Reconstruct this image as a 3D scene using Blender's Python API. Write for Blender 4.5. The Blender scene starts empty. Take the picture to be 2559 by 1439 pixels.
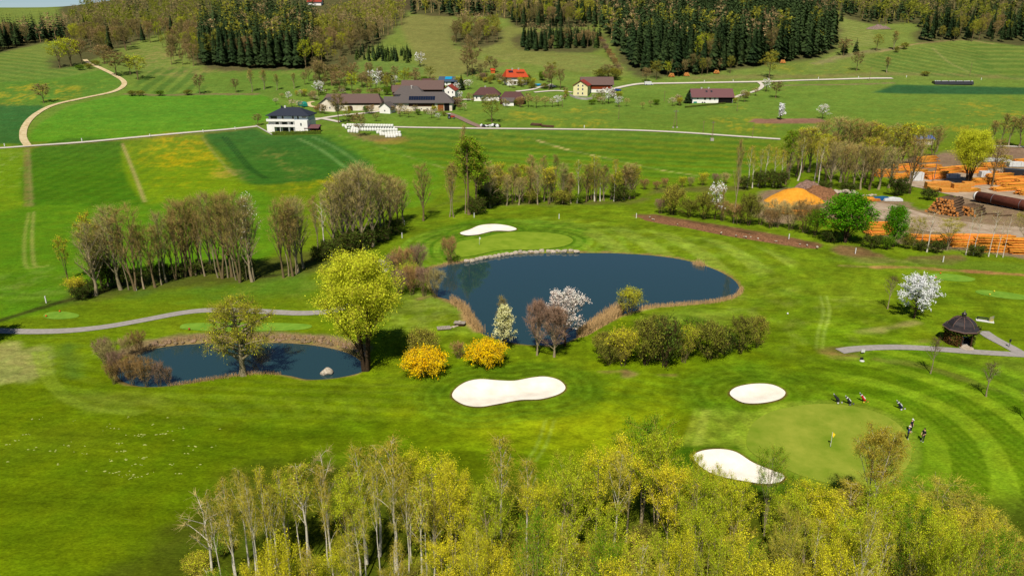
import bpy, bmesh, math, random
import numpy as np
from mathutils import Vector, Matrix, Euler
from mathutils.geometry import delaunay_2d_cdt

# ------------------------------------------------------------------ camera, sky, sun, exposure
scene = bpy.context.scene
COL = scene.collection
CAM_H, FPX, CU, CV = 46.0, 1827.0, 1279.5, 719.5
PITCH = math.atan((CV - 80.0) / FPX)
cam_data = bpy.data.cameras.new("camera")
cam_data.sensor_fit = 'HORIZONTAL'; cam_data.sensor_width = 36.0
cam_data.lens = 36.0 * FPX / 2559.0
cam_data.clip_start = 0.5; cam_data.clip_end = 9000
cam = bpy.data.objects.new("camera", cam_data)
cam.location = (0, 0, CAM_H); cam.rotation_euler = (math.pi / 2 - PITCH, 0, 0)
COL.objects.link(cam); scene.camera = cam

SUN_EL = math.radians(54.0)
SUN_DIR = Vector((-0.20, -1.0, 0)).normalized()          # towards the sun (behind the camera, a little to its left)
world = bpy.data.worlds.new("World"); scene.world = world; world.use_nodes = True
wn = world.node_tree.nodes; wl = world.node_tree.links
sky = wn.new('ShaderNodeTexSky'); sky.sky_type = 'NISHITA'; sky.sun_disc = False
sky.sun_elevation = SUN_EL; sky.sun_rotation = math.atan2(SUN_DIR.x, SUN_DIR.y)
sky.air_density = 1.0; sky.dust_density = 0.0; sky.altitude = 2500; sky.ozone_density = 4.5
wn['Background'].inputs['Strength'].default_value = 0.056
wl.new(sky.outputs[0], wn['Background'].inputs['Color'])
sun_data = bpy.data.lights.new("sun", 'SUN'); sun_data.energy = 5.0; sun_data.angle = math.radians(0.53)
sun_data.color = (1.0, 0.94, 0.84)
sun = bpy.data.objects.new("sun", sun_data); COL.objects.link(sun)
sdir = Vector((SUN_DIR.x * math.cos(SUN_EL), SUN_DIR.y * math.cos(SUN_EL), math.sin(SUN_EL)))
sun.rotation_euler = sdir.to_track_quat('Z', 'Y').to_euler()
sun.location = (0, -100, 200)
vs = scene.view_settings
vs.view_transform = 'Standard'; vs.look = 'None'; vs.gamma = 1.0; vs.exposure = 0.38
vs.use_curve_mapping = False
scene.cycles.max_bounces = 5; scene.cycles.diffuse_bounces = 2; scene.cycles.glossy_bounces = 2
scene.cycles.transmission_bounces = 2; scene.cycles.transparent_max_bounces = 4

R = random.Random(7)
NR = np.random.default_rng(11)
rad = math.radians

# ------------------------------------------------------------------ noise and terrain height
def _hash(ix, iy, seed):
    h = (ix.astype(np.int64) * 374761393 + iy.astype(np.int64) * 668265263 + seed * 1442695041) & 0x7fffffff
    h = ((h ^ (h >> 13)) * 1274126177) & 0x7fffffff
    return ((h ^ (h >> 16)) & 0xffff) / 65535.0
def vnoise(x, y, scale, seed=0):
    x = np.asarray(x, float) / scale; y = np.asarray(y, float) / scale
    ix = np.floor(x); iy = np.floor(y); fx = x - ix; fy = y - iy
    fx = fx * fx * (3 - 2 * fx); fy = fy * fy * (3 - 2 * fy)
    a = _hash(ix, iy, seed); b = _hash(ix + 1, iy, seed); c = _hash(ix, iy + 1, seed); d = _hash(ix + 1, iy + 1, seed)
    return (a * (1 - fx) + b * fx) * (1 - fy) + (c * (1 - fx) + d * fx) * fy
def fbm(x, y, scale, seed=0, oct=3):
    s = 0; a = 1; t = 0
    for k in range(oct):
        s = s + a * vnoise(x, y, scale / 2 ** k, seed + k * 17); t += a; a *= .5
    return s / t
def sstep(a, b, x):
    t = np.clip((x - a) / (b - a), 0, 1); return t * t * (3 - 2 * t)

_basep = [(-200, 0), (250, 0), (300, 1.0), (335, 3.3), (380, 6.5), (420, 10.2), (460, 16), (500, 23.7), (550, 32), (600, 40),
          (660, 50), (720, 60), (800, 77), (900, 99), (1000, 114), (1300, 130), (4000, 150)]
_leftp = [(-200, 0), (250, 0), (300, .6), (335, 3.3), (380, 8), (420, 13.5), (460, 20), (500, 25.5), (560, 32), (620, 37.5),
          (700, 46), (800, 59), (900, 72.5), (960, 74), (1050, 66), (1300, 50), (4000, 20)]
GS = np.linspace(-2.2, 2.2, 221); GY = np.arange(-60, 3600, 2.0)
def _build_grid():
    zb = np.interp(GY, *zip(*_basep)); zl = np.interp(GY, *zip(*_leftp))
    k = np.exp(-0.5 * (np.arange(-24, 25) / 9.0) ** 2); k /= k.sum()
    zb = np.convolve(np.pad(zb, 24, 'edge'), k, 'valid'); zl = np.convolve(np.pad(zl, 24, 'edge'), k, 'valid')
    w = sstep(-0.30, -0.56, GS)[:, None] if False else (1 - sstep(-0.56, -0.30, GS))[:, None]
    Z = zb[None, :] * (1 - w) + zl[None, :] * w
    X = GS[:, None] * (GY[None, :] + 60); Yg = np.broadcast_to(GY[None, :], X.shape)
    far = sstep(330, 520, Yg)
    Z = Z + far * (fbm(X, Yg, 150, 3) - .5) * 7.0 * (1 - .6 * w)
    near = 1 - sstep(250, 380, Yg)
    Z = Z + near * (fbm(X, Yg, 38, 5, 2) - .5) * 0.7
    return Z
GZ = _build_grid()
def zbase(x, y):
    x = np.asarray(x, float); y = np.asarray(y, float)
    s = np.clip((x / np.maximum(y + 60, 1) + 2.2) / 0.02, 0, 219.999); t = np.clip((y + 60) / 2.0, 0, len(GY) - 1.001)
    i = s.astype(int); j = t.astype(int); a = s - i; b = t - j
    return (GZ[i, j] * (1 - a) + GZ[i + 1, j] * a) * (1 - b) + (GZ[i, j + 1] * (1 - a) + GZ[i + 1, j + 1] * a) * b

CP, SP = math.cos(PITCH), math.sin(PITCH)
def ray(u, v):
    dx = (u - CU) / FPX; dy = -(v - CV) / FPX
    return np.array([dx, CP + dy * SP, -SP + dy * CP])
_T = np.concatenate([np.arange(30, 520, 2.0), np.arange(520, 2600, 4.0)])
def gnd(u, v):
    """ground point (x, y) that pixel (u, v) of the photograph looks at"""
    d = ray(u, v); z = CAM_H + d[2] * _T; g = zbase(d[0] * _T, d[1] * _T)
    k = np.argmax(z < g) if (z < g).any() else len(_T) - 1
    a, b = _T[max(k - 1, 0)], _T[k]
    for _ in range(14):
        m = .5 * (a + b)
        if CAM_H + d[2] * m < float(zbase(d[0] * m, d[1] * m)): b = m
        else: a = m
    return (d[0] * a, d[1] * a)
def depth_at(x, y, z): return y * CP + (CAM_H - z) * SP
def height_to(x, y, z0, vtop):
    """height above z0 at ground point (x, y) of a thing whose top shows in row vtop"""
    d = ray(CU, vtop); return CAM_H + y * d[2] / d[1] - z0
def mpp(x, y, z=0): return depth_at(x, y, z) / FPX     # metres per photo pixel

def spline(pts, closed=True, n=6):
    P = np.array(pts, float); N = len(P); out = []
    rng = range(N) if closed else range(N - 1)
    for i in rng:
        if closed: p0, p1, p2, p3 = P[(i - 1) % N], P[i], P[(i + 1) % N], P[(i + 2) % N]
        else: p0, p1, p2, p3 = P[max(i - 1, 0)], P[i], P[i + 1], P[min(i + 2, N - 1)]
        for k in range(n):
            t = k / n
            out.append(.5 * (2 * p1 + (p2 - p0) * t + (2 * p0 - 5 * p1 + 4 * p2 - p3) * t * t + (3 * p1 - p0 - 3 * p2 + p3) * t ** 3))
    if not closed: out.append(P[-1])
    return np.array(out)
def wpoly(px, smooth=True, n=5):
    P = spline(px, True, n) if smooth else np.array(px, float)
    return np.array([gnd(u, v) for u, v in P])
def wline(px, n=6):
    P = np.array([gnd(u, v) for u, v in px]); return spline(P, False, n)

def sdist(poly, x, y):
    """signed distance to a closed polygon, positive inside"""
    x = np.asarray(x, float); y = np.asarray(y, float)
    d2 = np.full(x.shape, 1e18); ins = np.zeros(x.shape, bool); N = len(poly)
    for i in range(N):
        ax, ay = poly[i]; bx, by = poly[(i + 1) % N]; ex, ey = bx - ax, by - ay
        L = ex * ex + ey * ey + 1e-12
        t = np.clip(((x - ax) * ex + (y - ay) * ey) / L, 0, 1)
        d2 = np.minimum(d2, (x - ax - t * ex) ** 2 + (y - ay - t * ey) ** 2)
        c = ((ay > y) != (by > y))
        if ey != 0: ins ^= c & (x < ex * (y - ay) / ey + ax)
    return np.where(ins, 1, -1) * np.sqrt(d2)
def ldist(line, x, y):
    d2 = np.full(np.shape(x), 1e18)
    for i in range(len(line) - 1):
        ax, ay = line[i]; ex, ey = line[i + 1][0] - ax, line[i + 1][1] - ay
        t = np.clip(((x - ax) * ex + (y - ay) * ey) / (ex * ex + ey * ey + 1e-12), 0, 1)
        d2 = np.minimum(d2, (x - ax - t * ex) ** 2 + (y - ay - t * ey) ** 2)
    return np.sqrt(d2)

# outlines that shape the ground
POND = wpoly([(1075, 668), (1110, 655), (1170, 645), (1290, 631), (1420, 627), (1560, 628), (1690, 641), (1780, 665), (1835, 693), (1850, 718),
              (1835, 737), (1780, 750), (1700, 757), (1620, 764), (1560, 780), (1505, 808), (1452, 834), (1400, 855), (1330, 858), (1270, 850), (1220, 836),
              (1195, 822), (1178, 795), (1160, 768), (1120, 745), (1090, 735), (1072, 700)])
POND2 = wpoly([(322, 890), (365, 868), (430, 856), (520, 850), (620, 849), (720, 850), (800, 858), (870, 875), (908, 900), (905, 922), (840, 938), (770, 943),
               (720, 934), (650, 928), (600, 932), (530, 942), (460, 954), (390, 961), (335, 957), (295, 940), (290, 915)])
B1 = wpoly([(1131, 995), (1138, 975), (1165, 957), (1200, 950), (1245, 953), (1285, 954), (1330, 946), (1365, 944), (1398, 953), (1413, 972), (1395, 988), (1350, 1000),
            (1300, 1002), (1245, 1012), (1200, 1019), (1160, 1014)])
B2 = wpoly([(1824, 988), (1838, 971), (1880, 962), (1925, 963), (1955, 975), (1962, 987), (1945, 1001), (1900, 1010), (1855, 1008)])
B3 = wpoly([(1732, 1143), (1755, 1129), (1800, 1125), (1840, 1133), (1880, 1158), (1925, 1177), (1958, 1190), (1950, 1206), (1915, 1212), (1860, 1205), (1790, 1190),
            (1750, 1168)])
B4 = wpoly([(1150, 584), (1175, 575), (1200, 565), (1235, 562), (1270, 566), (1291, 574), (1275, 579), (1235, 579), (1195, 588), (1165, 590)])
GREEN1 = wpoly([(1865, 1105), (1880, 1060), (1925, 1030), (2000, 1013), (2080, 1010), (2165, 1022), (2235, 1052), (2270, 1095), (2275, 1150), (2230, 1200), (2160, 1222),
                (2080, 1210), (2000, 1188), (1920, 1155), (1880, 1132)])
GREEN2 = wpoly([(1135, 625), (1145, 605), (1190, 597), (1250, 584), (1330, 580), (1400, 586), (1432, 600), (1410, 614), (1340, 622), (1250, 624), (1190, 636), (1150, 640)])
BUNKERS = [B1, B2, B3, B4]
def bbox(poly, m): return (poly[:, 0].min() - m, poly[:, 0].max() + m, poly[:, 1].min() - m, poly[:, 1].max() + m)
def within(poly, x, y, m):
    b = bbox(poly, m); return (x > b[0]) & (x < b[1]) & (y > b[2]) & (y < b[3])
WATER_Z = {}
for nm, P in (('big', POND), ('small', POND2)):
    WATER_Z[nm] = float(np.min(zbase(P[:, 0], P[:, 1]))) - 0.30
STREAM = wline([(-60, 818), (60, 782), (150, 755), (240, 735), (330, 700), (430, 683), (520, 668), (600, 690), (690, 688), (735, 670), (800, 640), (890, 605), (960, 588),
                (1040, 545), (1130, 535), (1230, 520), (1300, 498), (1420, 497), (1560, 490), (1640, 478), (1750, 466), (1850, 470)])
def bunker_cut(sd): return .30 * sstep(-.05, .45, sd)
def zt(x, y):
    """height of the finished ground"""
    x = np.asarray(x, float); y = np.asarray(y, float); sh = x.shape
    x = x.ravel(); y = y.ravel(); z = zbase(x, y)
    for nm, P in (('big', POND), ('small', POND2)):
        m = within(P, x, y, 14)
        if m.any():
            sd = sdist(P, x[m], y[m]); wz = WATER_Z[nm]
            shore = wz + 0.22
            k = sstep(-9, -0.6, sd); zz = z[m] * (1 - k) + np.minimum(z[m], shore) * k
            zz = zz - 1.5 * sstep(-0.5, 2.2, sd); z[m] = zz
    for P in BUNKERS:
        m = within(P, x, y, 2)
        if m.any():
            sd = sdist(P, x[m], y[m]); z[m] += -0.55 * sstep(0.0, 3.5, sd) - bunker_cut(sd) + .15 * sstep(-2, -.6, sd)
    return z.reshape(sh)
def zt1(x, y): return float(zt(np.array([x]), np.array([y]))[0])
def G(u, v):
    x, y = gnd(u, v); return x, y, zt1(x, y)
# ------------------------------------------------------------------ materials
MATS = {}
def s2l(c): return tuple(((v / 255) / 12.92 if v / 255 <= .04045 else ((v / 255 + .055) / 1.055) ** 2.4) for v in c)
def mat(name, color, rough=.8, var=.15, scale=3.0, spec=.25, metal=0.0, bump=0.0, color2=None, objvar=0.0, trans=0.0, detail=4.0, stretch=None, island=0.0):
    """procedural material: two-tone noise, optional per-object and per-leaf variation, optional leaf translucency"""
    if name in MATS: return MATS[name]
    m = bpy.data.materials.new(name); m.use_nodes = True; MATS[name] = m
    nt = m.node_tree; n = nt.nodes; l = nt.links
    b = n['Principled BSDF']; b.inputs['Roughness'].default_value = rough; b.inputs['Metallic'].default_value = metal
    b.inputs['Specular IOR Level'].default_value = spec
    tc = n.new('ShaderNodeTexCoord'); src = tc.outputs['Object']
    if stretch:
        mp = n.new('ShaderNodeMapping'); mp.inputs['Scale'].default_value = stretch; l.new(src, mp.inputs['Vector']); src = mp.outputs[0]
    nz = n.new('ShaderNodeTexNoise'); nz.inputs['Scale'].default_value = scale; nz.inputs['Detail'].default_value = detail; nz.inputs['Roughness'].default_value = .65
    l.new(src, nz.inputs['Vector'])
    c = np.array(color[:3])
    c2 = np.array(color2[:3]) if color2 is not None else c * (1 - var * 1.6)
    c1 = c if color2 is not None else np.minimum(c * (1 + var), 1)
    rp = n.new('ShaderNodeValToRGB'); l.new(nz.outputs['Fac'], rp.inputs['Fac'])
    rp.color_ramp.elements[0].position = .33; rp.color_ramp.elements[1].position = .67
    rp.color_ramp.elements[0].color = (*c2, 1); rp.color_ramp.elements[1].color = (*c1, 1)
    out = rp.outputs['Color']
    if objvar or island:
        hs = n.new('ShaderNodeHueSaturation'); l.new(out, hs.inputs['Color']); out = hs.outputs['Color']
        add = None
        if objvar:
            oi = n.new('ShaderNodeObjectInfo'); mr = n.new('ShaderNodeMapRange'); l.new(oi.outputs['Random'], mr.inputs['Value'])
            mr.inputs['To Min'].default_value = 1 - objvar; mr.inputs['To Max'].default_value = 1 + objvar
            add = mr.outputs[0]
            mh = n.new('ShaderNodeMapRange'); l.new(oi.outputs['Random'], mh.inputs['Value'])
            mh.inputs['To Min'].default_value = .5 + objvar * .06; mh.inputs['To Max'].default_value = .5 - objvar * .06
            l.new(mh.outputs[0], hs.inputs['Hue'])
        if island:
            gi = n.new('ShaderNodeNewGeometry'); mi = n.new('ShaderNodeMapRange'); l.new(gi.outputs['Random Per Island'], mi.inputs['Value'])
            mi.inputs['To Min'].default_value = 1 - island; mi.inputs['To Max'].default_value = 1 + island
            if add:
                mu = n.new('ShaderNodeMath'); mu.operation = 'MULTIPLY'; l.new(add, mu.inputs[0]); l.new(mi.outputs[0], mu.inputs[1]); add = mu.outputs[0]
            else: add = mi.outputs[0]
        l.new(add, hs.inputs['Value'])
    l.new(out, b.inputs['Base Color'])
    if bump:
        bp = n.new('ShaderNodeBump'); bp.inputs['Strength'].default_value = bump; l.new(nz.outputs['Fac'], bp.inputs['Height']); l.new(bp.outputs[0], b.inputs['Normal'])
    if trans:
        tr = n.new('ShaderNodeBsdfTranslucent'); mx = n.new('ShaderNodeMixShader'); mx.inputs['Fac'].default_value = trans
        l.new(out, tr.inputs['Color']); l.new(b.outputs[0], mx.inputs[1]); l.new(tr.outputs[0], mx.inputs[2])
        l.new(mx.outputs[0], n['Material Output'].inputs['Surface'])
    return m

# ------------------------------------------------------------------ object helpers
def link(o, parent=None):
    COL.objects.link(o)
    if parent is not None: o.parent = parent
    return o
def tag(o, label=None, cat=None, group=None, kind=None):
    if label: o['label'] = label
    if cat: o['category'] = cat
    if group: o['group'] = group
    if kind: o['kind'] = kind
    return o
def empty(name, loc, rz=0.0, label=None, cat=None, group=None, scale=1.0):
    o = bpy.data.objects.new(name, None); link(o); o.location = loc; o.rotation_euler = (0, 0, rz)
    o.scale = (scale,) * 3 if not hasattr(scale, '__len__') else scale
    o.empty_display_size = .2
    return tag(o, label, cat, group)
def mesh_np(name, V, F, m, smooth=False):
    """mesh from a vertex array and an (n,3) or (n,4) index array"""
    me = bpy.data.meshes.new(name)
    V = np.asarray(V, np.float32); F = np.asarray(F, np.int32)
    me.vertices.add(len(V)); me.vertices.foreach_set('co', V.ravel())
    k = F.shape[1]; me.loops.add(F.size); me.loops.foreach_set('vertex_index', F.ravel())
    me.polygons.add(len(F)); me.polygons.foreach_set('loop_start', np.arange(0, F.size, k, dtype=np.int32))
    me.polygons.foreach_set('loop_total', np.full(len(F), k, np.int32))
    if smooth: me.polygons.foreach_set('use_smooth', np.ones(len(F), bool))
    me.update(calc_edges=True)
    for mm in (m if isinstance(m, (list, tuple)) else [m]): me.materials.append(mm)
    return me
def obj_np(name, V, F, m, parent=None, smooth=False):
    return link(bpy.data.objects.new(name, mesh_np(name, V, F, m, smooth)), parent)

class MB:
    """collects boxes, tubes, prisms, lathes; build() links them as one mesh object"""
    def __init__(s): s.v = []; s.f = []
    def add(s, V, F):
        o = len(s.v); s.v += [tuple(p) for p in V]; s.f += [tuple(i + o for i in f) for f in F]; return s
    def box(s, x0, x1, y0, y1, z0, z1):
        return s.add([(x0, y0, z0), (x1, y0, z0), (x1, y1, z0), (x0, y1, z0), (x0, y0, z1), (x1, y0, z1), (x1, y1, z1), (x0, y1, z1)],
                     [(0, 3, 2, 1), (4, 5, 6, 7), (0, 1, 5, 4), (1, 2, 6, 5), (2, 3, 7, 6), (3, 0, 4, 7)])
    def tube(s, p0, p1, r0, r1=None, n=8, cap=True):
        r1 = r0 if r1 is None else r1
        p0 = Vector(p0); p1 = Vector(p1); d = (p1 - p0)
        if d.length < 1e-6: return s
        q = d.to_track_quat('Z', 'Y'); V = []
        for p, r in ((p0, r0), (p1, r1)):
            for k in range(n):
                a = 2 * math.pi * k / n; V.append(p + q @ Vector((r * math.cos(a), r * math.sin(a), 0)))
        F = [(k, (k + 1) % n, n + (k + 1) % n, n + k) for k in range(n)]
        if cap: F += [tuple(reversed(range(n))), tuple(range(n, 2 * n))]
        return s.add(V, F)
    def lathe(s, prof, n=16, c=(0, 0, 0)):
        V = []; F = []
        for r, z in prof:
            for k in range(n):
                a = 2 * math.pi * k / n; V.append((c[0] + r * math.cos(a), c[1] + r * math.sin(a), c[2] + z))
        for i in range(len(prof) - 1):
            for k in range(n): F.append((i * n + k, i * n + (k + 1) % n, (i + 1) * n + (k + 1) % n, (i + 1) * n + k))
        F.append(tuple(reversed(range(n)))); F.append(tuple(range((len(prof) - 1) * n, len(prof) * n)))
        return s.add(V, F)
    def prism(s, poly, axis, a, b):
        """polygon given in the plane across an axis ('x': (y,z), 'y': (x,z), 'z': (x,y)) pushed from a to b"""
        def pt(p, t): return (t, p[0], p[1]) if axis == 'x' else (p[0], t, p[1]) if axis == 'y' else (p[0], p[1], t)
        n = len(poly); V = [pt(p, a) for p in poly] + [pt(p, b) for p in poly]
        F = [(k, (k + 1) % n, n + (k + 1) % n, n + k) for k in range(n)] + [tuple(reversed(range(n))), tuple(range(n, 2 * n))]
        return s.add(V, F)
    def mesh(s, name, m, smooth=False):
        me = bpy.data.meshes.new(name); me.from_pydata(s.v, [], s.f); me.update()
        bm = bmesh.new(); bm.from_mesh(me); bmesh.ops.recalc_face_normals(bm, faces=bm.faces); bm.to_mesh(me); bm.free()
        if smooth:
            for p in me.polygons: p.use_smooth = True
        me.materials.append(m); return me
    def build(s, name, m, parent=None, smooth=False):
        return link(bpy.data.objects.new(name, s.mesh(name, m, smooth)), parent)
def copy_tree(o, parent=None):
    c = o.copy(); link(c, None)
    if parent is not None: c.parent = parent
    for ch in list(o.children): copy_tree(ch, c)
    return c

def inside_pts(poly, step):
    b = bbox(poly, 0); xs = np.arange(b[0], b[1], step); ys = np.arange(b[2], b[3], step)
    X, Y = np.meshgrid(xs, ys); X = X.ravel() + NR.uniform(-.2, .2, X.size) * step; Y = Y.ravel() + NR.uniform(-.2, .2, Y.size) * step
    k = sdist(poly, X, Y) > step * .45
    return np.stack([X[k], Y[k]], 1)
def sheet(name, poly, m, dz=.05, step=2.0, z=None, kind='structure', label=None, cat=None):
    """a sheet laid over the ground inside an outline"""
    P = np.asarray(poly); I = inside_pts(P, step) if step else np.zeros((0, 2))
    pts = [Vector((float(a), float(b))) for a, b in np.vstack([P, I])]
    n = len(P); r = delaunay_2d_cdt(pts, [(i, (i + 1) % n) for i in range(n)], [], 1, 1e-5)
    V2 = np.array([(p.x, p.y) for p in r[0]]); F = np.array([f[:3] for f in r[2]], int)
    zz = np.full(len(V2), z) if z is not None else zt(V2[:, 0], V2[:, 1]) + dz
    if name == 'sand_bunker': zz = zz + bunker_cut(sdist(P, V2[:, 0], V2[:, 1]))
    o = obj_np(name, np.column_stack([V2, zz]), F, m, smooth=True)
    return tag(o, label, cat, None, kind)
def strip(name, line, width, m, dz=.06, kind='structure', cross=4, label=None, cat=None, w2=None):
    """a ribbon (road, path) laid over the ground along a centre line"""
    L = np.asarray(line); seg = np.sqrt((np.diff(L, axis=0) ** 2).sum(1)); s = np.concatenate([[0], np.cumsum(seg)])
    t = np.arange(0, s[-1], max(1.0, width * .6)); t = np.append(t, s[-1])
    x = np.interp(t, s, L[:, 0]); y = np.interp(t, s, L[:, 1]); gx = np.gradient(x); gy = np.gradient(y); q = np.hypot(gx, gy) + 1e-9
    w = np.interp(t / s[-1], [0, 1], [width, w2 or width]) * (1 + .08 * (vnoise(t, t * 0, 6, 9) - .5))
    V = []; F = []
    for k in range(cross + 1):
        a = (k / cross - .5) * w; V.append(np.stack([x - gy / q * a, y + gx / q * a], 1))
    V = np.stack(V, 1).reshape(-1, 2); n = len(t); c1 = cross + 1
    for i in range(n - 1):
        for k in range(cross): F.append((i * c1 + k, (i + 1) * c1 + k, (i + 1) * c1 + k + 1, i * c1 + k + 1))
    z = zt(V[:, 0], V[:, 1]) + dz
    F = np.array(F)
    return tag(obj_np(name, np.column_stack([V, z]), F[:, ::-1], m, smooth=True), label, cat, None, kind)
# ------------------------------------------------------------------ the ground: one sheet, coloured field by field
KA = 0.60
def A(r, g, b): return np.array(s2l((r, g, b))) * KA
def _rows():
    v = np.arange(1475, 330, -2.9); d = PITCH + np.arctan((v - CV) / FPX); y1 = CAM_H / np.tan(d)
    y = np.concatenate([[-58, -40, -20, 0, 15, 28, 38, 44], y1, np.arange(y1[-1] + 2.0, 720, 2.0), np.arange(722, 1000, 4), np.geomspace(1004, 3500, 26)])
    return y
_ys = _rows()
_cs = np.concatenate([-np.geomspace(2.1, .70, 14), np.linspace(-.685, .685, 660), np.geomspace(.70, 2.1, 14)])
VX = (_cs[None, :] * (_ys[:, None] + 60)).ravel(); VY = np.repeat(_ys, len(_cs))
VZ = zt(VX, VY)
_n1 = fbm(VX, VY, 14, 21); _n2 = fbm(VX, VY, 3.0, 31, 3); _n3 = fbm(VX, VY, 45, 41); _n4 = NR.random(len(VX))
VC = np.tile(A(104, 134, 20), (len(VX), 1))
def blend(m, c, idx=None):
    c = np.asarray(c)
    if idx is None: VC[:] = VC * (1 - m[:, None]) + c * m[:, None]
    else: VC[idx] = VC[idx] * (1 - m[:, None]) + (c if c.ndim == 1 else c) * m[:, None]
def pmask(px, soft=1.0, rough=0.0, smooth=True, world=None):
    P = world if world is not None else wpoly(px, smooth)
    i = np.nonzero(within(P, VX, VY, soft * 2 + rough * 2 + 2))[0]
    sd = sdist(P, VX[i], VY[i]) + (rough * 2 * (_n2[i] - .5) + rough * 2 * (_n1[i] - .5) if rough else 0)
    return i, sstep(-soft, soft, sd), P
def pfill(px, c, soft=1.0, rough=0.0, k=1.0, smooth=True, world=None):
    i, m, P = pmask(px, soft, rough, smooth, world); blend(m * k, c, i); return i, m, P
def stroke(px, width, c, soft=.5, k=1.0, rough=0.0, world=None):
    L = world if world is not None else wline(px)
    cell = (float(np.mean(L[:, 1])) + 60) * 1.37 / 660; w0 = width; width = max(width, cell * 1.3); soft = max(soft, cell * .5); k = k * (w0 / width) ** .5
    i = np.nonzero(within(L, VX, VY, width + soft * 2 + rough * 2 + 1))[0]
    d = ldist(L, VX[i], VY[i]) + (rough * 2 * (_n2[i] - .5) if rough else 0)
    blend((1 - sstep(width / 2 - soft, width / 2 + soft, d)) * k, c, i)
_n5 = fbm(VX, VY * .45, 1.6, 91, 3)
def speckle(px, c, lo=.5, hi=.62, soft=8, k=1.0, fine=True):
    i, m, P = pmask(px, soft, 4)
    n = .40 * _n2[i] + .33 * _n1[i] + .27 * _n5[i]
    lo, hi = lo + .02, hi + .04; k = k * .45
    blend(m * sstep(lo, hi, n) * (k * (.55 + .45 * (_n4[i] > .35)) if fine else k), c, i)
def stripes(px, ang, period, c, k=.5, soft=2.0, curve=0.0, sharp=.25):
    """mown or tilled bands inside an outline"""
    i, m, P = pmask(px, soft, 1.0)
    a = rad(ang); cx, cy = P.mean(0); dx, dy = VX[i] - cx, VY[i] - cy
    t = dx * math.cos(a) + dy * math.sin(a) + curve * (-dx * math.sin(a) + dy * math.cos(a)) ** 2 + 1.5 * (_n1[i] - .5)
    w = sstep(-sharp, sharp, np.sin(2 * math.pi * t / period) + .5 * (vnoise(t, t * 0, period * 2.7, 77) - .5))
    blend(m * w * k, c, i)

# broad tones
i_all = slice(None)
blend(sstep(330, 480, VY), A(112, 142, 48)); 
blend((1 - sstep(90, 135, VY)) * .85, A(104, 132, 6))
blend((1 - sstep(60, 115, VY)) * .75 * (1 - sstep(-34, 14, VX)), A(92, 120, 5))
blend(sstep(120, 135, VY) * (1 - sstep(180, 230, VY)) * .3 * sstep(-10, 30, VX), A(118, 146, 26))
blend(sstep(.45, .75, _n3) * .3, A(96, 126, 16)); blend(sstep(.5, .8, _n1) * .16, A(140, 154, 34))
# the far hill meadows
blend(sstep(300, 340, VY) * (1 - sstep(430, 500, VY)) * .7, A(100, 146, 36))
blend(sstep(480, 560, VY) * .3, A(122, 144, 50))
blend(sstep(900, 1000, VY) * .8, A(60, 128, 40))
# left slope
pfill([(-80, 262), (105, 262), (60, 312), (55, 345), (72, 366), (-80, 372)], A(46, 112, 36), 1.6)
pfill([(76, 352), (90, 318), (130, 290), (185, 262), (330, 236), (480, 236), (650, 238), (700, 268), (665, 300), (560, 326), (300, 345), (150, 353)], A(78, 150, 14), 1.5)
speckle([(90, 340), (200, 270), (400, 250), (640, 245), (640, 305), (300, 338)], A(120, 165, 20), .5, .7, k=.5)
stripes([(120, 345), (150, 320), (400, 300), (640, 300), (560, 322), (300, 340)], 80, 6, A(95, 160, 25), .35)
pfill([(-60, 250), (110, 262), (300, 215), (270, 175), (150, 195), (-60, 215)], A(84, 138, 28), 3)
speckle([(-60, 258), (100, 258), (200, 232), (120, 205), (-60, 228)], A(200, 172, 14), .44, .56)
speckle([(130, 250), (290, 215), (270, 200), (200, 220)], A(170, 160, 25), .55, .65, k=.7)
stripes([(-60, 215), (150, 195), (230, 160), (130, 150), (60, 130), (-60, 140)], 65, 9, A(70, 124, 26), .5)
stripes([(345, 228), (380, 175), (500, 172), (520, 215), (500, 235)], 8, 8, A(66, 116, 24), .65)
pfill([(500, 200), (560, 178), (780, 176), (790, 232), (560, 230)], A(96, 138, 34), 4)
speckle([(380, 178), (560, 165), (780, 172), (760, 182), (560, 180), (420, 190)], A(165, 140, 80), .40, .58)
speckle([(330, 130), (400, 110), (430, 150), (380, 180)], A(175, 150, 90), .45, .6)
stroke([(155, 215), (120, 222), (60, 240)], .8, A(150, 155, 60), k=.6)
# strips below the village road
pfill([(-60, 385), (68, 372), (80, 530), (-60, 535)], A(104, 146, 20), 1.5)
speckle([(-40, 395), (60, 395), (60, 450), (-40, 460)], A(172, 186, 110), .48, .62, k=.8)
speckle([(-40, 480), (60, 450), (70, 530), (-40, 535)], A(150, 150, 30), .5, .66, k=.6)
pfill([(84, 372), (306, 356), (362, 510), (330, 518), (80, 528)], A(62, 118, 16), 1.2)
stripes([(84, 372), (306, 356), (362, 510), (80, 528)], 4, 5.5, A(76, 132, 22), .4)
pfill([(308, 356), (505, 338), (585, 430), (640, 470), (560, 490), (366, 508)], A(112, 148, 18), 1.2)
speckle([(370, 352), (505, 340), (590, 432), (560, 440), (430, 420), (380, 400)], A(212, 172, 8), .42, .56)
speckle([(330, 370), (430, 420), (600, 440), (560, 470), (380, 480)], A(190, 165, 12), .52, .66, k=.8)
stripes([(310, 358), (360, 352), (430, 500), (366, 508)], 10, 5, A(84, 130, 24), .35)
stroke([(70, 372), (74, 440), (78, 525)], 1.2, A(150, 138, 78), .6, .75, rough=.5)
stroke([(62, 372), (64, 440), (66, 520)], 1.0, A(150, 130, 70), .5, k=.6, rough=.6)
stroke([(306, 360), (330, 420), (362, 505)], 1.0, A(180, 164, 98), .4, .8)
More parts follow.
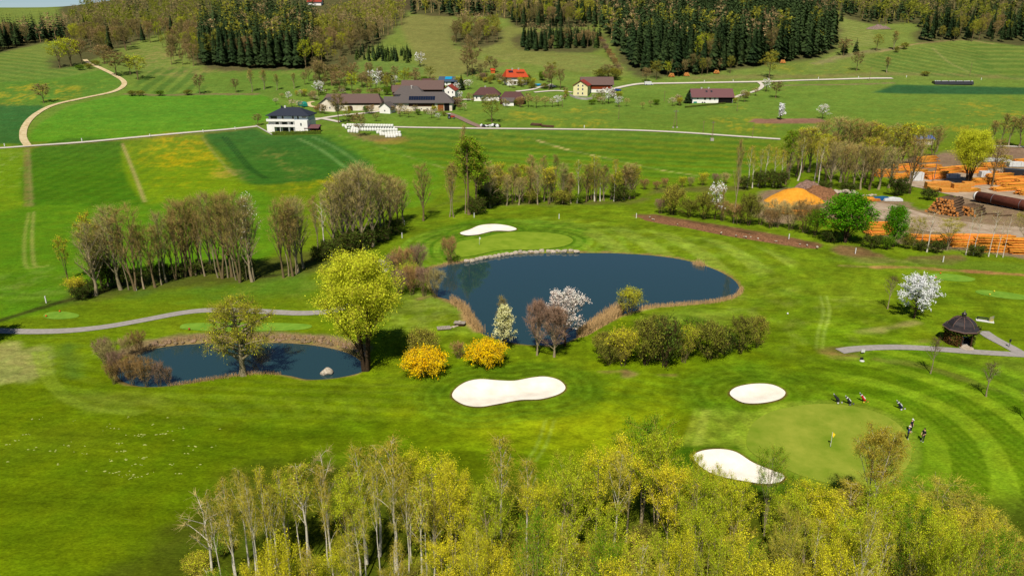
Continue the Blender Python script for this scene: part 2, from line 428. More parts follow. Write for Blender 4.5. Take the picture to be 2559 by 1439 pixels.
pfill([(0, 530), (370, 512), (560, 492), (640, 475), (700, 520), (680, 640), (500, 690), (250, 740), (0, 800), (-80, 700)], A(82, 136, 20), 2)
stripes([(160, 520), (560, 492), (640, 475), (700, 520), (680, 620), (400, 660)], -42, 9, A(98, 150, 26), .35)
stroke([(72, 532), (62, 590), (64, 662), (92, 668), (118, 664)], .7, A(148, 160, 70), .3, k=.7)
stroke([(84, 530), (80, 590), (84, 655), (94, 667)], .7, A(158, 164, 78), .3, k=.7)
speckle([(20, 700), (140, 690), (140, 720), (20, 730)], A(150, 150, 80), .45, .62, k=.7)
# dark winter crop below the white house
CROP = [(507, 342), (560, 330), (640, 322), (680, 338), (800, 337), (852, 345), (905, 383), (935, 412), (880, 438), (760, 455), (640, 462), (600, 446), (560, 398)]
pfill(CROP, A(50, 112, 32), 2.6)
speckle(CROP, A(50, 120, 36), .5, .7, k=.5)
speckle([(660, 375), (690, 380), (745, 430), (720, 435)], A(168, 140, 70), .40, .58, k=.85)
for k in (0, 6): stroke([(740 + k, 345), (800 + k, 375), (862 + k, 420)], .5, A(110, 160, 80), .25, k=.8)
for k in (0, 7): stroke([(778 + k, 342), (840 + k, 372), (895 + k, 410)], .5, A(104, 156, 76), .25, k=.75)
for k in (0, 10): stroke([(555 + k, 342), (590 + k, 385), (625 + k, 425), (660 + k, 446)], .6, A(16, 66, 24), .3, k=.8)
stroke([(505, 342), (545, 395), (590, 440)], .8, A(140, 150, 70), .4, k=.7)
speckle([(560, 420), (585, 425), (600, 445), (575, 440)], A(170, 140, 90), .38, .5)
speckle([(700, 468), (780, 452), (830, 452), (820, 470), (720, 480)], A(200, 170, 14), .46, .6)
# village meadow and the wide striped meadow
for px, c, w, k in (([(850, 340), (920, 355), (1000, 385), (1110, 420)], A(176, 160, 96), 1.3, .9), ([(1320, 344), (1350, 352), (1400, 368), (1445, 382)], A(170, 170, 96), 1.0, .6),
                    ([(1345, 352), (1410, 372), (1480, 388), (1560, 406), (1650, 425), (1760, 442)], A(190, 180, 104), 1.5, .95),
                    ([(860, 362), (940, 388), (1050, 420), (1090, 440)], A(64, 128, 40), 2.0, .6)):
    stroke(px, w, c, .5, k, rough=.4)
stripes([(860, 345), (1000, 325), (1400, 328), (1900, 350), (1850, 440), (1600, 440), (1200, 400), (1100, 420)], 72, 12, A(64, 124, 22), .7, curve=-.0006)
stripes([(1240, 380), (1700, 400), (1830, 400), (1830, 450), (1600, 450), (1300, 440)], 76, 8, A(104, 156, 36), .45, curve=-.0006)
pfill([(800, 335), (905, 342), (1110, 420), (1040, 520), (900, 470), (930, 410)], A(82, 142, 22), 3, k=.6)
stripes([(800, 335), (905, 342), (1110, 420), (1040, 520), (930, 410)], -30, 9, A(100, 152, 34), .4)
speckle([(1150, 318), (1400, 296), (1600, 300), (1560, 320)], A(175, 165, 20), .54, .64, k=.7)
speckle([(1280, 276), (1330, 285), (1345, 300), (1310, 296)], A(205, 172, 10), .42, .55)
speckle([(1420, 300), (1480, 308), (1490, 322), (1440, 318)], A(205, 175, 10), .44, .56)
speckle([(1450, 265), (1520, 275), (1490, 290), (1400, 270)], A(190, 168, 16), .5, .62)
speckle([(1210, 330), (1330, 340), (1300, 360), (1200, 350)], A(170, 160, 26), .54, .64, k=.7)
speckle([(1800, 300), (1850, 292), (1920, 305), (1905, 325), (1830, 325)], A(200, 168, 10), .44, .56)
speckle([(1780, 268), (1850, 262), (1860, 268), (1790, 276)], A(200, 168, 10), .46, .58)
speckle([(2330, 270), (2560, 245), (2600, 330), (2400, 340), (2300, 300)], A(190, 160, 14), .47, .6)
speckle([(1950, 165), (2120, 160), (2125, 190), (1960, 185)], A(175, 160, 30), .5, .63, k=.8)
speckle([(1160, 285), (1260, 270), (1260, 300), (1150, 310)], A(165, 160, 26), .52, .64, k=.7)
stroke([(1740, 195), (1900, 192), (2100, 190), (2250, 185), (2400, 188), (2560, 196)], 9, A(140, 128, 70), 4, .55, rough=3)
stroke([(1960, 214), (2100, 212), (2230, 208)], 2.5, A(150, 122, 90), 1, .7, rough=1.2)
pfill([(2180, 232), (2235, 212), (2400, 215), (2640, 222), (2640, 237), (2400, 236), (2260, 235)], A(40, 100, 40), 2.5, smooth=False)
stripes([(2160, 160), (2240, 130), (2420, 110), (2480, 185), (2320, 190)], 35, 9, A(70, 118, 24), .6)
stripes([(2420, 110), (2600, 115), (2600, 190), (2480, 185)], 88, 13, A(70, 120, 24), .6, curve=.001)
stroke([(2330, 120), (2370, 155), (2420, 180)], 1.5, A(150, 155, 80), .6, .7)
stripes([(2075, 40), (2150, 50), (2190, 110), (2100, 110)], 25, 7, A(150, 158, 80), .6)
stroke([(2200, 130), (2280, 112), (2400, 100), (2480, 110)], 3, A(168, 150, 90), 1.2, .8, rough=1)
stroke([(2040, 160), (2110, 140), (2180, 128), (2240, 122)], 7, A(150, 138, 90), 3, .6, rough=3)
pfill([(1000, 60), (1040, 38), (1130, 42), (1130, 110), (1200, 150), (1280, 160), (1080, 195), (1040, 140)], A(128, 136, 58), 4)
pfill([(1200, 130), (1260, 70), (1310, 72), (1310, 120), (1500, 140), (1560, 190), (1380, 170)], A(128, 138, 58), 4, k=.8)
speckle([(1180, 140), (1290, 140), (1330, 165), (1230, 170)], A(160, 150, 86), .44, .62, k=.7)
speckle([(1380, 130), (1480, 130), (1530, 180), (1420, 170)], A(92, 148, 50), .4, .6, k=.7)
pfill([(860, 140), (900, 150), (1040, 162), (1060, 185), (930, 195), (870, 175)], A(100, 138, 46), 4, k=.8)
# brown forest floors and hedge banks
for px in ([(470, 100), (520, 172), (785, 175), (860, 180), (900, 150), (1000, 60), (1000, -20), (480, -20)], [(1490, 20), (1570, 180), (1680, 190), (1900, 165), (2085, 130), (2090, 30), (2060, -30), (1500, -30)],
           [(2090, 30), (2180, 62), (2290, 60), (2290, 105), (2420, 100), (2600, 105), (2600, -30), (2100, -30)], [(-60, 140), (90, 112), (165, 92), (165, 75), (-60, 95)],
           [(1130, 70), (1240, 70), (1240, 112), (1150, 118)], [(1300, 85), (1500, 85), (1490, 128), (1310, 125)], [(1030, 36), (1250, 44), (1300, 70), (1490, 60), (1490, -20), (1030, -20)],
           [(130, 170), (230, 150), (330, 110), (440, 60), (460, -20), (180, -20), (150, 90)]):
    pfill(px, A(84, 78, 36), 5, 4, .8)
pfill([(1180, 480), (1000, 560), (960, 600), (740, 690), (250, 745), (150, 760), (200, 735), (470, 665), (720, 640), (960, 575), (1060, 530), (1150, 495)], A(84, 76, 40), 2.5, 3, .65)
pfill([(1240, 508), (1420, 505), (1590, 496), (1640, 470), (1840, 465), (1830, 478), (1640, 486), (1600, 505), (1420, 514)], A(110, 96, 56), 2, 2.5, .7)
pfill([(1590, 540), (1640, 536), (1760, 556), (1900, 580), (2010, 600), (2060, 615), (2010, 622), (1900, 602), (1760, 572), (1640, 556)], A(124, 92, 62), .8, 1.2)
pfill([(2070, 615), (2160, 620), (2240, 650), (2180, 655), (2080, 635)], A(130, 98, 66), 1, 2, .9)
pfill([(2250, 640), (2400, 640), (2390, 660), (2270, 658)], A(130, 100, 66), 1, 2, .8)
pfill([(1890, 298), (1960, 298), (2040, 296), (2060, 306), (1970, 309), (1880, 306)], A(150, 116, 84), 1, 1.5)
stroke([(320, 235), (400, 238), (520, 236), (640, 236)], 4, A(140, 112, 76), 1.5, .8, rough=1.5)
stroke([(60, 368), (300, 350), (560, 328), (640, 316)], 4.5, A(132, 116, 60), 1.5, .6, rough=1)
pfill([(868, 330), (930, 338), (1010, 342), (990, 350), (920, 352)], A(150, 112, 76), 1, 1, .55)
pfill([(940, 352), (1000, 345), (1020, 352), (960, 362)], A(170, 140, 60), 1.5, 2, .5)
# the timber yard
pfill([(1880, 500), (1960, 470), (2060, 480), (2140, 492), (2240, 500), (2320, 520), (2380, 470), (2200, 440), (2260, 400), (2620, 380), (2700, 640), (2420, 630), (2230, 606), (2150, 570), (2040, 540), (1960, 560),
       (1890, 540)], A(150, 124, 98), 1.5, 2.5, .95)
# golf course tones
pfill([(1060, 585), (1180, 552), (1320, 548), (1450, 565), (1480, 600), (1420, 622), (1300, 628), (1160, 645), (1080, 650), (1020, 640)], A(66, 122, 20), 2, k=.85)
for k, c in ((1.5, 108), (4.0, 112), (6.5, 108), (9, 104), (11.5, 104)):
    P = GREEN2; ci = np.nonzero(within(P, VX, VY, 16))[0]; sd = -sdist(P, VX[ci], VY[ci])
    blend((1 - sstep(.5, 1.1, np.abs(sd - k))) * .7, A(c + 10, c + 48, 40), ci)
stripes([(1480, 570), (1640, 580), (1900, 620), (1990, 660), (1880, 690), (1790, 665), (1650, 632), (1480, 622)], 12, 8, A(136, 162, 52), .9, curve=.004)
stripes([(1330, 540), (1600, 570), (1900, 640), (2000, 760), (1900, 700), (1780, 640), (1500, 590)], -58, 6, A(122, 152, 40), .6, curve=.004)
stripes([(1860, 760), (2050, 740), (2300, 900), (2000, 950), (1800, 960)], 40, 9, A(108, 150, 24), .3, curve=.003)
pfill([(1640, 790), (1800, 775), (1840, 800), (1700, 815)], A(128, 152, 56), 4, 2, .5)
speckle([(1900, 740), (2050, 750), (2160, 830), (2060, 870), (1900, 830)], A(158, 160, 76), .46, .64, k=.75)
speckle([(2100, 760), (2190, 790), (2180, 840), (2080, 850)], A(150, 150, 74), .46, .64, k=.6)
stroke([(2150, 830), (2200, 824), (2240, 815), (2290, 806)], 1.4, A(172, 160, 92), .8, .7, rough=.8)
stroke([(2140, 862), (2200, 868), (2320, 852)], 1.2, A(166, 140, 80), .7, .5, rough=.8)
for d in (0, 15): stroke([(2050 + d, 740), (2058 + d, 780), (2045 + d, 830), (2040 + d, 870)], .5, A(150, 176, 70), .25, .6)
stroke([(2060, 880), (2110, 870), (2140, 876)], 1.6, A(170, 128, 80), .6, .6, rough=.8)
stroke([(2085, 888), (2130, 892)], 2.0, A(180, 130, 84), .6, .75, rough=.8)
stroke([(2200, 900), (2290, 912), (2370, 932), (2460, 965), (2559, 985)], 1.6, A(186, 140, 84), .7, .7, rough=1)
pfill([(2180, 888), (2600, 905), (2600, 1000), (2480, 960), (2350, 905)], A(116, 140, 42), 3, 2, .6)
stroke([(2180, 668), (2260, 667), (2370, 675), (2600, 690)], 1.6, A(190, 130, 86), .6, .85, rough=.8)
stroke([(2100, 664), (2200, 668)], .9, A(180, 150, 90), .4, .6)
pfill([(2100, 640), (2600, 660), (2600, 680), (2300, 672), (2140, 660)], A(104, 142, 40), 2, 1, .5)
pfill([(-30, 870), (60, 862), (95, 890), (90, 935), (-30, 945)], A(172, 164, 98), 1.5, 2.5, .75)
speckle([(-30, 870), (60, 862), (95, 890), (90, 935), (-30, 945)], A(120, 150, 60), .5, .6, soft=2, k=.8)
stripes([(60, 850), (240, 850), (250, 960), (420, 990), (900, 1000), (900, 1040), (420, 1040), (180, 1010), (100, 940)], 60, 3.2, A(120, 154, 34), .3, curve=.01)
for d in (0, 1, 2): stroke([(85 + d * 14, 880), (100 + d * 14, 930), (140 + d * 16, 985), (210 + d * 20, 1020), (340 + d * 12, 1036 - d * 5)], .5, A(138, 166, 44), .25, .6)
pfill([(150, 880), (180, 860), (200, 930), (170, 940)], A(60, 108, 40), 1.2, 1, .5)
pfill([(160, 990), (300, 985), (420, 1000), (330, 1015)], A(130, 138, 50), 3, 2, .5)
pfill([(330, 730), (560, 715), (760, 690), (760, 735), (500, 745)], A(68, 124, 34), 4, 3, .6)
speckle([(560, 735), (760, 705), (790, 750), (700, 770)], A(160, 156, 60), .46, .62, k=.6)
speckle([(1010, 735), (1090, 745), (1130, 790), (1020, 800)], A(150, 164, 84), .42, .6, k=.7)
stripes([(420, 960), (1000, 945), (1130, 1010), (1130, 1050), (420, 1060)], 86, 2.4, A(124, 150, 34), .28)
stripes([(1420, 940), (1820, 930), (1830, 1010), (1700, 1030), (1400, 1040), (1300, 1050)], 66, 2.6, A(112, 150, 24), .35)
pfill([(1000, 1030), (1420, 1020), (1650, 1020), (1720, 1060), (1660, 1120), (1420, 1110), (1200, 1090)], A(148, 164, 14), 5, 2, .75)
pfill([(420, 1060), (1000, 1040), (1130, 1080), (1000, 1140), (600, 1180)], A(92, 124, 6), 6, 3, .6)
for cc, hh in ((A(150, 110, 74), [(1500, 928), (1560, 922), (1560, 932)]), (A(154, 112, 76), [(1640, 936), (1690, 932), (1690, 942)]), (A(150, 116, 80), [(1560, 926), (1590, 934), (1560, 940)])):
    pfill(hh, cc, .5, .8, .6)
pfill([(1700, 1115), (1735, 1022), (1770, 1022), (1745, 1118)], A(156, 178, 50), .4, .2, .95, False)
pfill([(1770, 1022), (1860, 1028), (1900, 1050), (1860, 1100), (1745, 1118)], A(144, 168, 44), 1, .4, .85, False)
for d in (0, 22): stroke([(1385 - d, 1050), (1365 - d, 1110), (1340 - d, 1150)], .22, A(140, 168, 60), .12, .6)
# collars of mown grass round bunkers and greens
for P, reach, per in ((B1, 7, 1.5), (B2, 9, 1.5), (B4, 6, 2.0)):
    ci = np.nonzero(within(P, VX, VY, reach))[0]; sd = -sdist(P, VX[ci], VY[ci])
    w = (1 - sstep(reach * .5, reach, sd)) * (sd > 0)
    blend(w * .5, A(60, 108, 14), ci); blend(w * .45 * sstep(-.2, .6, np.sin(sd * 2 * math.pi / per)), A(108, 150, 26), ci)
ci = np.nonzero(within(B3, VX, VY, 5))[0]; sd = -sdist(B3, VX[ci], VY[ci]); blend((1 - sstep(1.5, 3.2, sd)) * .8, A(48, 100, 12), ci)
ci = np.nonzero(within(GREEN1, VX, VY, 36))[0]; sd = -sdist(GREEN1, VX[ci], VY[ci])
gx, gy = GREEN1.mean(0)
side = sstep(.15, .75, (VX[ci] - gx) / (np.hypot(VX[ci] - gx, VY[ci] - gy) + 1e-6)) * (1 - sstep(24, 32, sd)) * (sd > 0)
ph = sd + 1.0 * (vnoise(VX[ci], VY[ci], 9, 5) - .5)
blend(side * .7, A(74, 124, 10), ci); blend(side * .95 * sstep(-.25, .5, np.sin(ph * 2 * math.pi / 6.2 - 1.2) + .25 * np.sin(ph * 2 * math.pi / 1.55)), A(120, 160, 26), ci)
blend((sd > -.5) * (1 - sstep(.6, 1.6, sd)) * .85, A(124, 152, 40), ci); blend((sd > 1.2) * (1 - sstep(2.6, 4.2, sd)) * .35, A(86, 128, 14), ci)
# rims: bare earth at the bunker lips, dry grass at the shores
for P in BUNKERS:
    ci = np.nonzero(within(P, VX, VY, 2))[0]; sd = sdist(P, VX[ci], VY[ci]); blend((1 - sstep(.12, .45, np.abs(sd))) * .8, A(116, 84, 44), ci)
for P in (POND, POND2):
    ci = np.nonzero(within(P, VX, VY, 6))[0]; sd = -sdist(P, VX[ci], VY[ci]) + 1.2 * (_n2[ci] - .5)
    blend((1 - sstep(.15, .75, sd)) * .9, A(150, 124, 76), ci)
stroke([(330, 872), (380, 852), (460, 842), (560, 838), (700, 838), (810, 846), (900, 866)], 3.2, A(152, 128, 92), .8, .9, rough=1)
stroke([(1160, 770), (1175, 800), (1195, 822)], 2.2, A(196, 160, 108), .7, .9, rough=.8)
pfill([(1455, 822), (1520, 775), (1620, 752), (1640, 760), (1560, 785), (1500, 815), (1470, 830)], A(196, 160, 106), .8, 1, .9)
stroke([(1050, 745), (1090, 738), (1150, 762)], 1.5, A(150, 120, 80), .7, .7, rough=.8)
# thin grassless floor of the birch wood in front
pfill([(440, 1300), (700, 1180), (1300, 1190), (1700, 1200), (2100, 1240), (2500, 1260), (2700, 1330), (2700, 1560), (400, 1560)], A(70, 78, 18), 3, 3, .8)

# the pale squarish apron mown beside the near green
AP = [(1726, 1112), (1752, 1022), (1860, 1030), (1930, 1034), (1880, 1070), (1868, 1110), (1800, 1118)]
pfill(AP, A(136, 162, 44), .8, .3, .8, False)
stripes(AP, 8, 3.4, A(112, 146, 30), .55, .6)
pfill([(1730, 1112), (1754, 1024), (1776, 1024), (1756, 1114)], A(160, 180, 60), .3, .1, .8, False)
stripes([(2240, 1000), (2420, 960), (2600, 1010), (2600, 1260), (2480, 1240), (2380, 1180), (2330, 1100)], 4, 1.1, A(132, 168, 34), .22, 1.5, curve=-.006)
stroke(None, 1.6, A(58, 58, 26), .6, .8, .8, world=STREAM[:70])
# every green leans to the yellow of spring grass
VC[:, 0] += .17 * np.maximum(0, VC[:, 1] - VC[:, 0])
VC[:, 1] *= 1 - .08 * sstep(250, 330, VY) - .02 * sstep(470, 540, VY); VC[:, 2] += .010 * sstep(230, 400, VY)
# mowing and wheel streaks: round the large pond, along the near fairway
ci = np.nonzero(within(POND, VX, VY, 60) & (VX > -25))[0]; d_ = -sdist(POND, VX[ci], VY[ci]); pc = POND.mean(0); an = np.arctan2(VY[ci] - pc[1], VX[ci] - pc[0])
w = sstep(.5, 3, d_) * (1 - sstep(40, 58, d_)) * (1 - sstep(215, 240, VY[ci])); st_ = .55 * vnoise(d_, an * 40, 1.1, 61) + .45 * vnoise(d_ + 4 * vnoise(VX[ci], VY[ci], 20, 3), an * 22, 2.7, 62)
VC[ci] *= (1 + w * .85 * (st_ - .5))[:, None]
ci = np.nonzero((VY < 150) & (VY > 48))[0]; yy = VY[ci] + .12 * VX[ci] + 2.5 * (vnoise(VX[ci], VY[ci], 26, 8) - .5); w = (1 - sstep(120, 150, VY[ci])) * (within(GREEN1, VX[ci], VY[ci], 22) < .5)
st_ = .5 * vnoise(VX[ci] * .06, yy, .55, 71) + .5 * vnoise(VX[ci] * .05, yy, 1.5, 72)
VC[ci] *= (1 + w * .5 * (st_ - .5))[:, None]
# fine random grain
g = .87 + .26 * _n2 + .14 * (_n4 - .5)
VC *= np.clip(g, .5, 1.4)[:, None]

def ground_material():
    m = bpy.data.materials.new('grass_and_fields'); m.use_nodes = True; n = m.node_tree.nodes; l = m.node_tree.links
    b = n['Principled BSDF']; b.inputs['Roughness'].default_value = .95; b.inputs['Specular IOR Level'].default_value = .02
    at = n.new('ShaderNodeAttribute'); at.attribute_name = 'field_colour'
    ge = n.new('ShaderNodeNewGeometry')
    val = None
    for sc, lo, hi in ((5.0, .66, 1.34), (1.3, .76, 1.24), (.3, .88, 1.13), (.06, .90, 1.1)):
        z = n.new('ShaderNodeTexNoise'); z.inputs['Scale'].default_value = sc; z.inputs['Detail'].default_value = 5; z.inputs['Roughness'].default_value = .7
        mp = n.new('ShaderNodeMapping'); mp.inputs['Scale'].default_value = (.55, 1.0, 1.0); l.new(ge.outputs['Position'], mp.inputs['Vector']); l.new(mp.outputs[0], z.inputs['Vector'])
        mr = n.new('ShaderNodeMapRange'); mr.inputs['From Min'].default_value = .3; mr.inputs['From Max'].default_value = .7
        mr.inputs['To Min'].default_value = lo; mr.inputs['To Max'].default_value = hi; l.new(z.outputs['Fac'], mr.inputs['Value'])
        if val is None: val = mr.outputs[0]
        else:
            mu = n.new('ShaderNodeMath'); mu.operation = 'MULTIPLY'; l.new(val, mu.inputs[0]); l.new(mr.outputs[0], mu.inputs[1]); val = mu.outputs[0]
    zh = n.new('ShaderNodeTexNoise'); zh.inputs['Scale'].default_value = .22; zh.inputs['Detail'].default_value = 4; l.new(ge.outputs['Position'], zh.inputs['Vector'])
    mh = n.new('ShaderNodeMapRange'); mh.inputs['From Min'].default_value = .3; mh.inputs['From Max'].default_value = .7
    mh.inputs['To Min'].default_value = .490; mh.inputs['To Max'].default_value = .510; l.new(zh.outputs['Fac'], mh.inputs['Value'])
    hs = n.new('ShaderNodeHueSaturation'); l.new(mh.outputs[0], hs.inputs['Hue']); l.new(val, hs.inputs['Value']); l.new(at.outputs['Color'], hs.inputs['Color'])
    l.new(hs.outputs[0], b.inputs['Base Color'])
    bp = n.new('ShaderNodeBump'); bp.inputs['Strength'].default_value = .5; bp.inputs['Distance'].default_value = .12
    zb = n.new('ShaderNodeTexNoise'); zb.inputs['Scale'].default_value = 3; zb.inputs['Detail'].default_value = 4; l.new(ge.outputs['Position'], zb.inputs['Vector'])
    l.new(zb.outputs['Fac'], bp.inputs['Height']); l.new(bp.outputs[0], b.inputs['Normal'])
    return m
_nr, _nc = len(_ys), len(_cs)
_a = (np.arange(_nr - 1)[:, None] * _nc + np.arange(_nc - 1)[None, :]).ravel()
ground = obj_np('ground', np.column_stack([VX, VY, VZ]), np.stack([_a, _a + 1, _a + _nc + 1, _a + _nc], 1), ground_material(), smooth=True)
tag(ground, 'rolling green meadows, fairways and hill fields', None, None, 'structure')
_at = ground.data.color_attributes.new('field_colour', 'FLOAT_COLOR', 'POINT')
_at.data.foreach_set('color', np.column_stack([np.clip(VC, 0, 1), np.ones(len(VC))]).astype(np.float32).ravel())

# ------------------------------------------------------------------ water, sand, greens, roads
def water_material():
    m = bpy.data.materials.new('pond_water'); m.use_nodes = True; n = m.node_tree.nodes; l = m.node_tree.links
    b = n['Principled BSDF']; b.inputs['Base Color'].default_value = (.014, .038, .042, 1); b.inputs['Roughness'].default_value = .03
    b.inputs['IOR'].default_value = 1.45; b.inputs['Specular IOR Level'].default_value = .5
    ge = n.new('ShaderNodeNewGeometry'); z = n.new('ShaderNodeTexNoise'); z.inputs['Scale'].default_value = 1.6; z.inputs['Detail'].default_value = 3
    l.new(ge.outputs['Position'], z.inputs['Vector'])
    bp = n.new('ShaderNodeBump'); bp.inputs['Strength'].default_value = .05; bp.inputs['Distance'].default_value = .04
    l.new(z.outputs['Fac'], bp.inputs['Height']); l.new(bp.outputs[0], b.inputs['Normal'])
    return m
WATER = water_material()
sheet('pond_water', POND, WATER, step=12, z=WATER_Z['big'], label='large dark blue pond below the far putting green')
sheet('pond_water', POND2, WATER, step=12, z=WATER_Z['small'], label='small dark pond with one round boulder in it')
SAND = mat('bunker_sand', np.array([.75, .70, .60]), .95, .05, .3, .1, bump=.3, color2=np.array([.59, .53, .43]), detail=8)
sheet('sand_bunker', B1, SAND, .05, .9, label='waisted white sand bunker below the yellow forsythias')
sheet('sand_bunker', B2, SAND, .05, .9, label='oval sand bunker beside the golf trolleys')
sheet('sand_bunker', B3, SAND, .05, .8, label='long sand bunker with a rake at the edge of the birch wood')
sheet('sand_bunker', B4, SAND, .06, 1.2, label='thin curved sand bunker above the far putting green')
GREENM = mat('putting_green_grass', A(168, 176, 62), .95, .05, .22, .06, color2=A(124, 150, 34), detail=10)
sheet('putting_green', GREEN1, GREENM, .05, 1.2, label='large pale putting green with a yellow flag')
GREENM2 = mat('far_green_grass', A(152, 174, 50), .95, .05, .3, .06, color2=A(120, 150, 30), detail=10)
sheet('putting_green', GREEN2, GREENM2, .06, 1.5, label='far putting green by the stone-edged pond')
TEE = mat('tee_grass', A(136, 176, 56), .95, .05, .6, .06, color2=A(110, 154, 44))
for px, lb in (([(108, 789), (122, 781), (160, 779), (196, 786), (190, 794), (150, 798), (118, 796)], 'pale oval tee box between the stream and the cart path'),
               ([(450, 816), (475, 808), (600, 806), (740, 808), (780, 814), (740, 823), (560, 826), (465, 822)], 'long pale tee box above the small pond'),
               ([(2320, 686), (2345, 683), (2400, 688), (2437, 697), (2420, 704), (2370, 702), (2330, 694)], 'pale tee box with orange markers'),
               ([(2437, 729), (2455, 725), (2510, 730), (2559, 738), (2600, 748), (2530, 748), (2460, 738)], 'pale tee box with yellow markers')):
    sheet('tee_box', wpoly(px), TEE, .05, 1.5, label=lb)
ASPH = mat('path_asphalt', A(176, 168, 160), .9, .10, 1.5, .2, bump=.1)
GRAV = mat('road_gravel', A(232, 214, 180), .95, .10, .6, .1)
ROADM = mat('road_light_asphalt', A(224, 214, 196), .9, .08, .8, .15)
TRACK = mat('farm_track_earth', A(240, 220, 176), .95, .16, .5, .1, color2=A(200, 176, 122))
strip('cart_path', wline([(-80, 822), (0, 827), (90, 829), (180, 826), (270, 816), (360, 800), (450, 783), (515, 776), (600, 776), (680, 780), (760, 783), (830, 777), (890, 760)]), 2.1, ASPH, .07, label='grey cart path above the small pond')
strip('cart_path', wline([(938, 652), (952, 656), (958, 668), (950, 680)]), 2.6, ASPH, .07, label='short grey cart path bend by the willow shrubs')
strip('cart_path', wline([(2098, 878), (2140, 872), (2220, 868), (2300, 870), (2400, 877), (2500, 884), (2640, 891)]), 1.9, ASPH, .07, label='grey cart path passing in front of the pavilion')
strip('cart_path', wline([(2455, 828), (2480, 845), (2520, 866), (2552, 884)]), 2.0, ASPH, .075, label='grey cart path running behind the pavilion')
road = strip('road', wline([(-80, 374), (0, 371), (70, 366), (200, 357), (330, 345), (450, 334), (560, 325), (640, 317)]), 3.2, ROADM, .22, label='pale lane past the white house')
strip('road', wline([(960, 318), (1060, 320), (1200, 322), (1400, 324), (1560, 326), (1700, 332), (1830, 341), (1950, 349)]), 3.0, ROADM, .25, label='pale lane across the village meadow')
strip('road', wline([(775, 300), (800, 297), (830, 302), (850, 306)]), 3.0, ROADM, .25, label='driveway behind the white house')
strip('road', wline([(764, 306), (800, 298), (850, 290), (910, 284), (955, 278)]), 3.4, ROADM, .27, label='village street past the old barn')
strip('farm_track', wline([(70, 366), (58, 345), (62, 318), (85, 290), (130, 265), (200, 248), (280, 231), (308, 216), (308, 203), (285, 188), (255, 173), (225, 160), (212, 150)]), 2.9, TRACK, .25, label='curving earth track climbing the slope')
strip('farm_track', wline([(845, 272), (800, 270), (775, 266), (772, 258), (785, 255)]), 2.5, TRACK, .25, label='bent earth drive by the old barn')
strip('farm_track', wline([(1120, 284), (1150, 296), (1175, 308), (1205, 320)]), 3.6, mat('drive_brown', A(150, 124, 108), .95, .1, .6), .27, label='brown farm drive down to the lane')
strip('road', wline([(1515, 232), (1540, 222), (1590, 212), (1640, 210), (1760, 208), (1880, 206), (2000, 202), (2110, 199), (2230, 197)]), 3.0, ROADM, .35, label='pale lane along the foot of the forest')
strip('road', wline([(1895, 206), (1905, 216), (1890, 228), (1855, 238), (1832, 246)]), 2.4, ROADM, .35, label='drive down to the long white house')
strip('road', wline([(1290, 230), (1330, 225), (1345, 220), (1380, 212)]), 2.6, ROADM, .3, label='drive up to the red-roofed house')
strip('road', wline([(1335, 232), (1390, 228), (1430, 232)]), 2.4, ROADM, .3, label='drive between the farms')
strip('road', wline([(1130, 252), (1160, 250), (1190, 250)]), 2.6, ROADM, .3, label='yard drive beside the red-roofed farmhouse')
strip('road', wline([(2440, 365), (2520, 367), (2640, 371)]), 2.4, ROADM, .25, label='lane behind the timber yard')
YARD = mat('yard_gravel', A(206, 186, 160), .95, .12, .25, .1, color2=A(160, 134, 108))
sheet('timber_yard_floor', wpoly([(2150, 508), (2230, 512), (2330, 540), (2450, 560), (2640, 580), (2700, 640), (2560, 610), (2400, 590), (2280, 572), (2180, 540)]), YARD, .10, 3, label='pale trodden earth of the timber yard')
sheet('timber_yard_floor', wpoly([(2230, 452), (2330, 432), (2480, 425), (2640, 430), (2700, 520), (2560, 525), (2430, 500), (2320, 475)]), YARD, .10, 3, label='pale gravel between the lumber stacks')
# ------------------------------------------------------------------ plants: a small tree grower
def unit(v): return v / (np.linalg.norm(v, axis=-1, keepdims=True) + 1e-9)
def tubes(P0, P1, R0, R1, n=5):
    P0 = np.asarray(P0, float); P1 = np.asarray(P1, float); R0 = np.asarray(R0, float); R1 = np.asarray(R1, float); k = len(P0)
    d = unit(P1 - P0); ref = np.where(np.abs(d[:, 2:3]) > .9, np.array([[1., 0, 0]]), np.array([[0, 0, 1.]]))
    a = unit(np.cross(d, ref)); b = np.cross(d, a); an = np.arange(n) * 2 * math.pi / n
    ring = a[:, None, :] * np.cos(an)[None, :, None] + b[:, None, :] * np.sin(an)[None, :, None]
    V = np.concatenate([P0[:, None] + ring * R0[:, None, None], P1[:, None] + ring * R1[:, None, None]], 1).reshape(-1, 3)
    o = (np.arange(k) * 2 * n)[:, None]; i = np.arange(n)[None, :]; j = (i + 1) % n
    return V, np.stack([o + i, o + j, o + n + j, o + n + i], 2).reshape(-1, 4)
def slivers(P0, P1, W):
    """fine twigs: two crossed thin blades each"""
    d = unit(P1 - P0); ref = NR.normal(size=P0.shape); a = unit(np.cross(d, ref)) * W[:, None]; b = unit(np.cross(d, a)) * W[:, None]
    V = np.stack([P0 - a, P0 + a, P1 + a * .35, P1 - a * .35, P0 - b, P0 + b, P1 + b * .35, P1 - b * .35], 1).reshape(-1, 3)
    o = (np.arange(len(P0)) * 8)[:, None]
    return V, np.concatenate([o + np.array([[0, 1, 2, 3]]), o + np.array([[4, 5, 6, 7]])], 1).reshape(-1, 4)
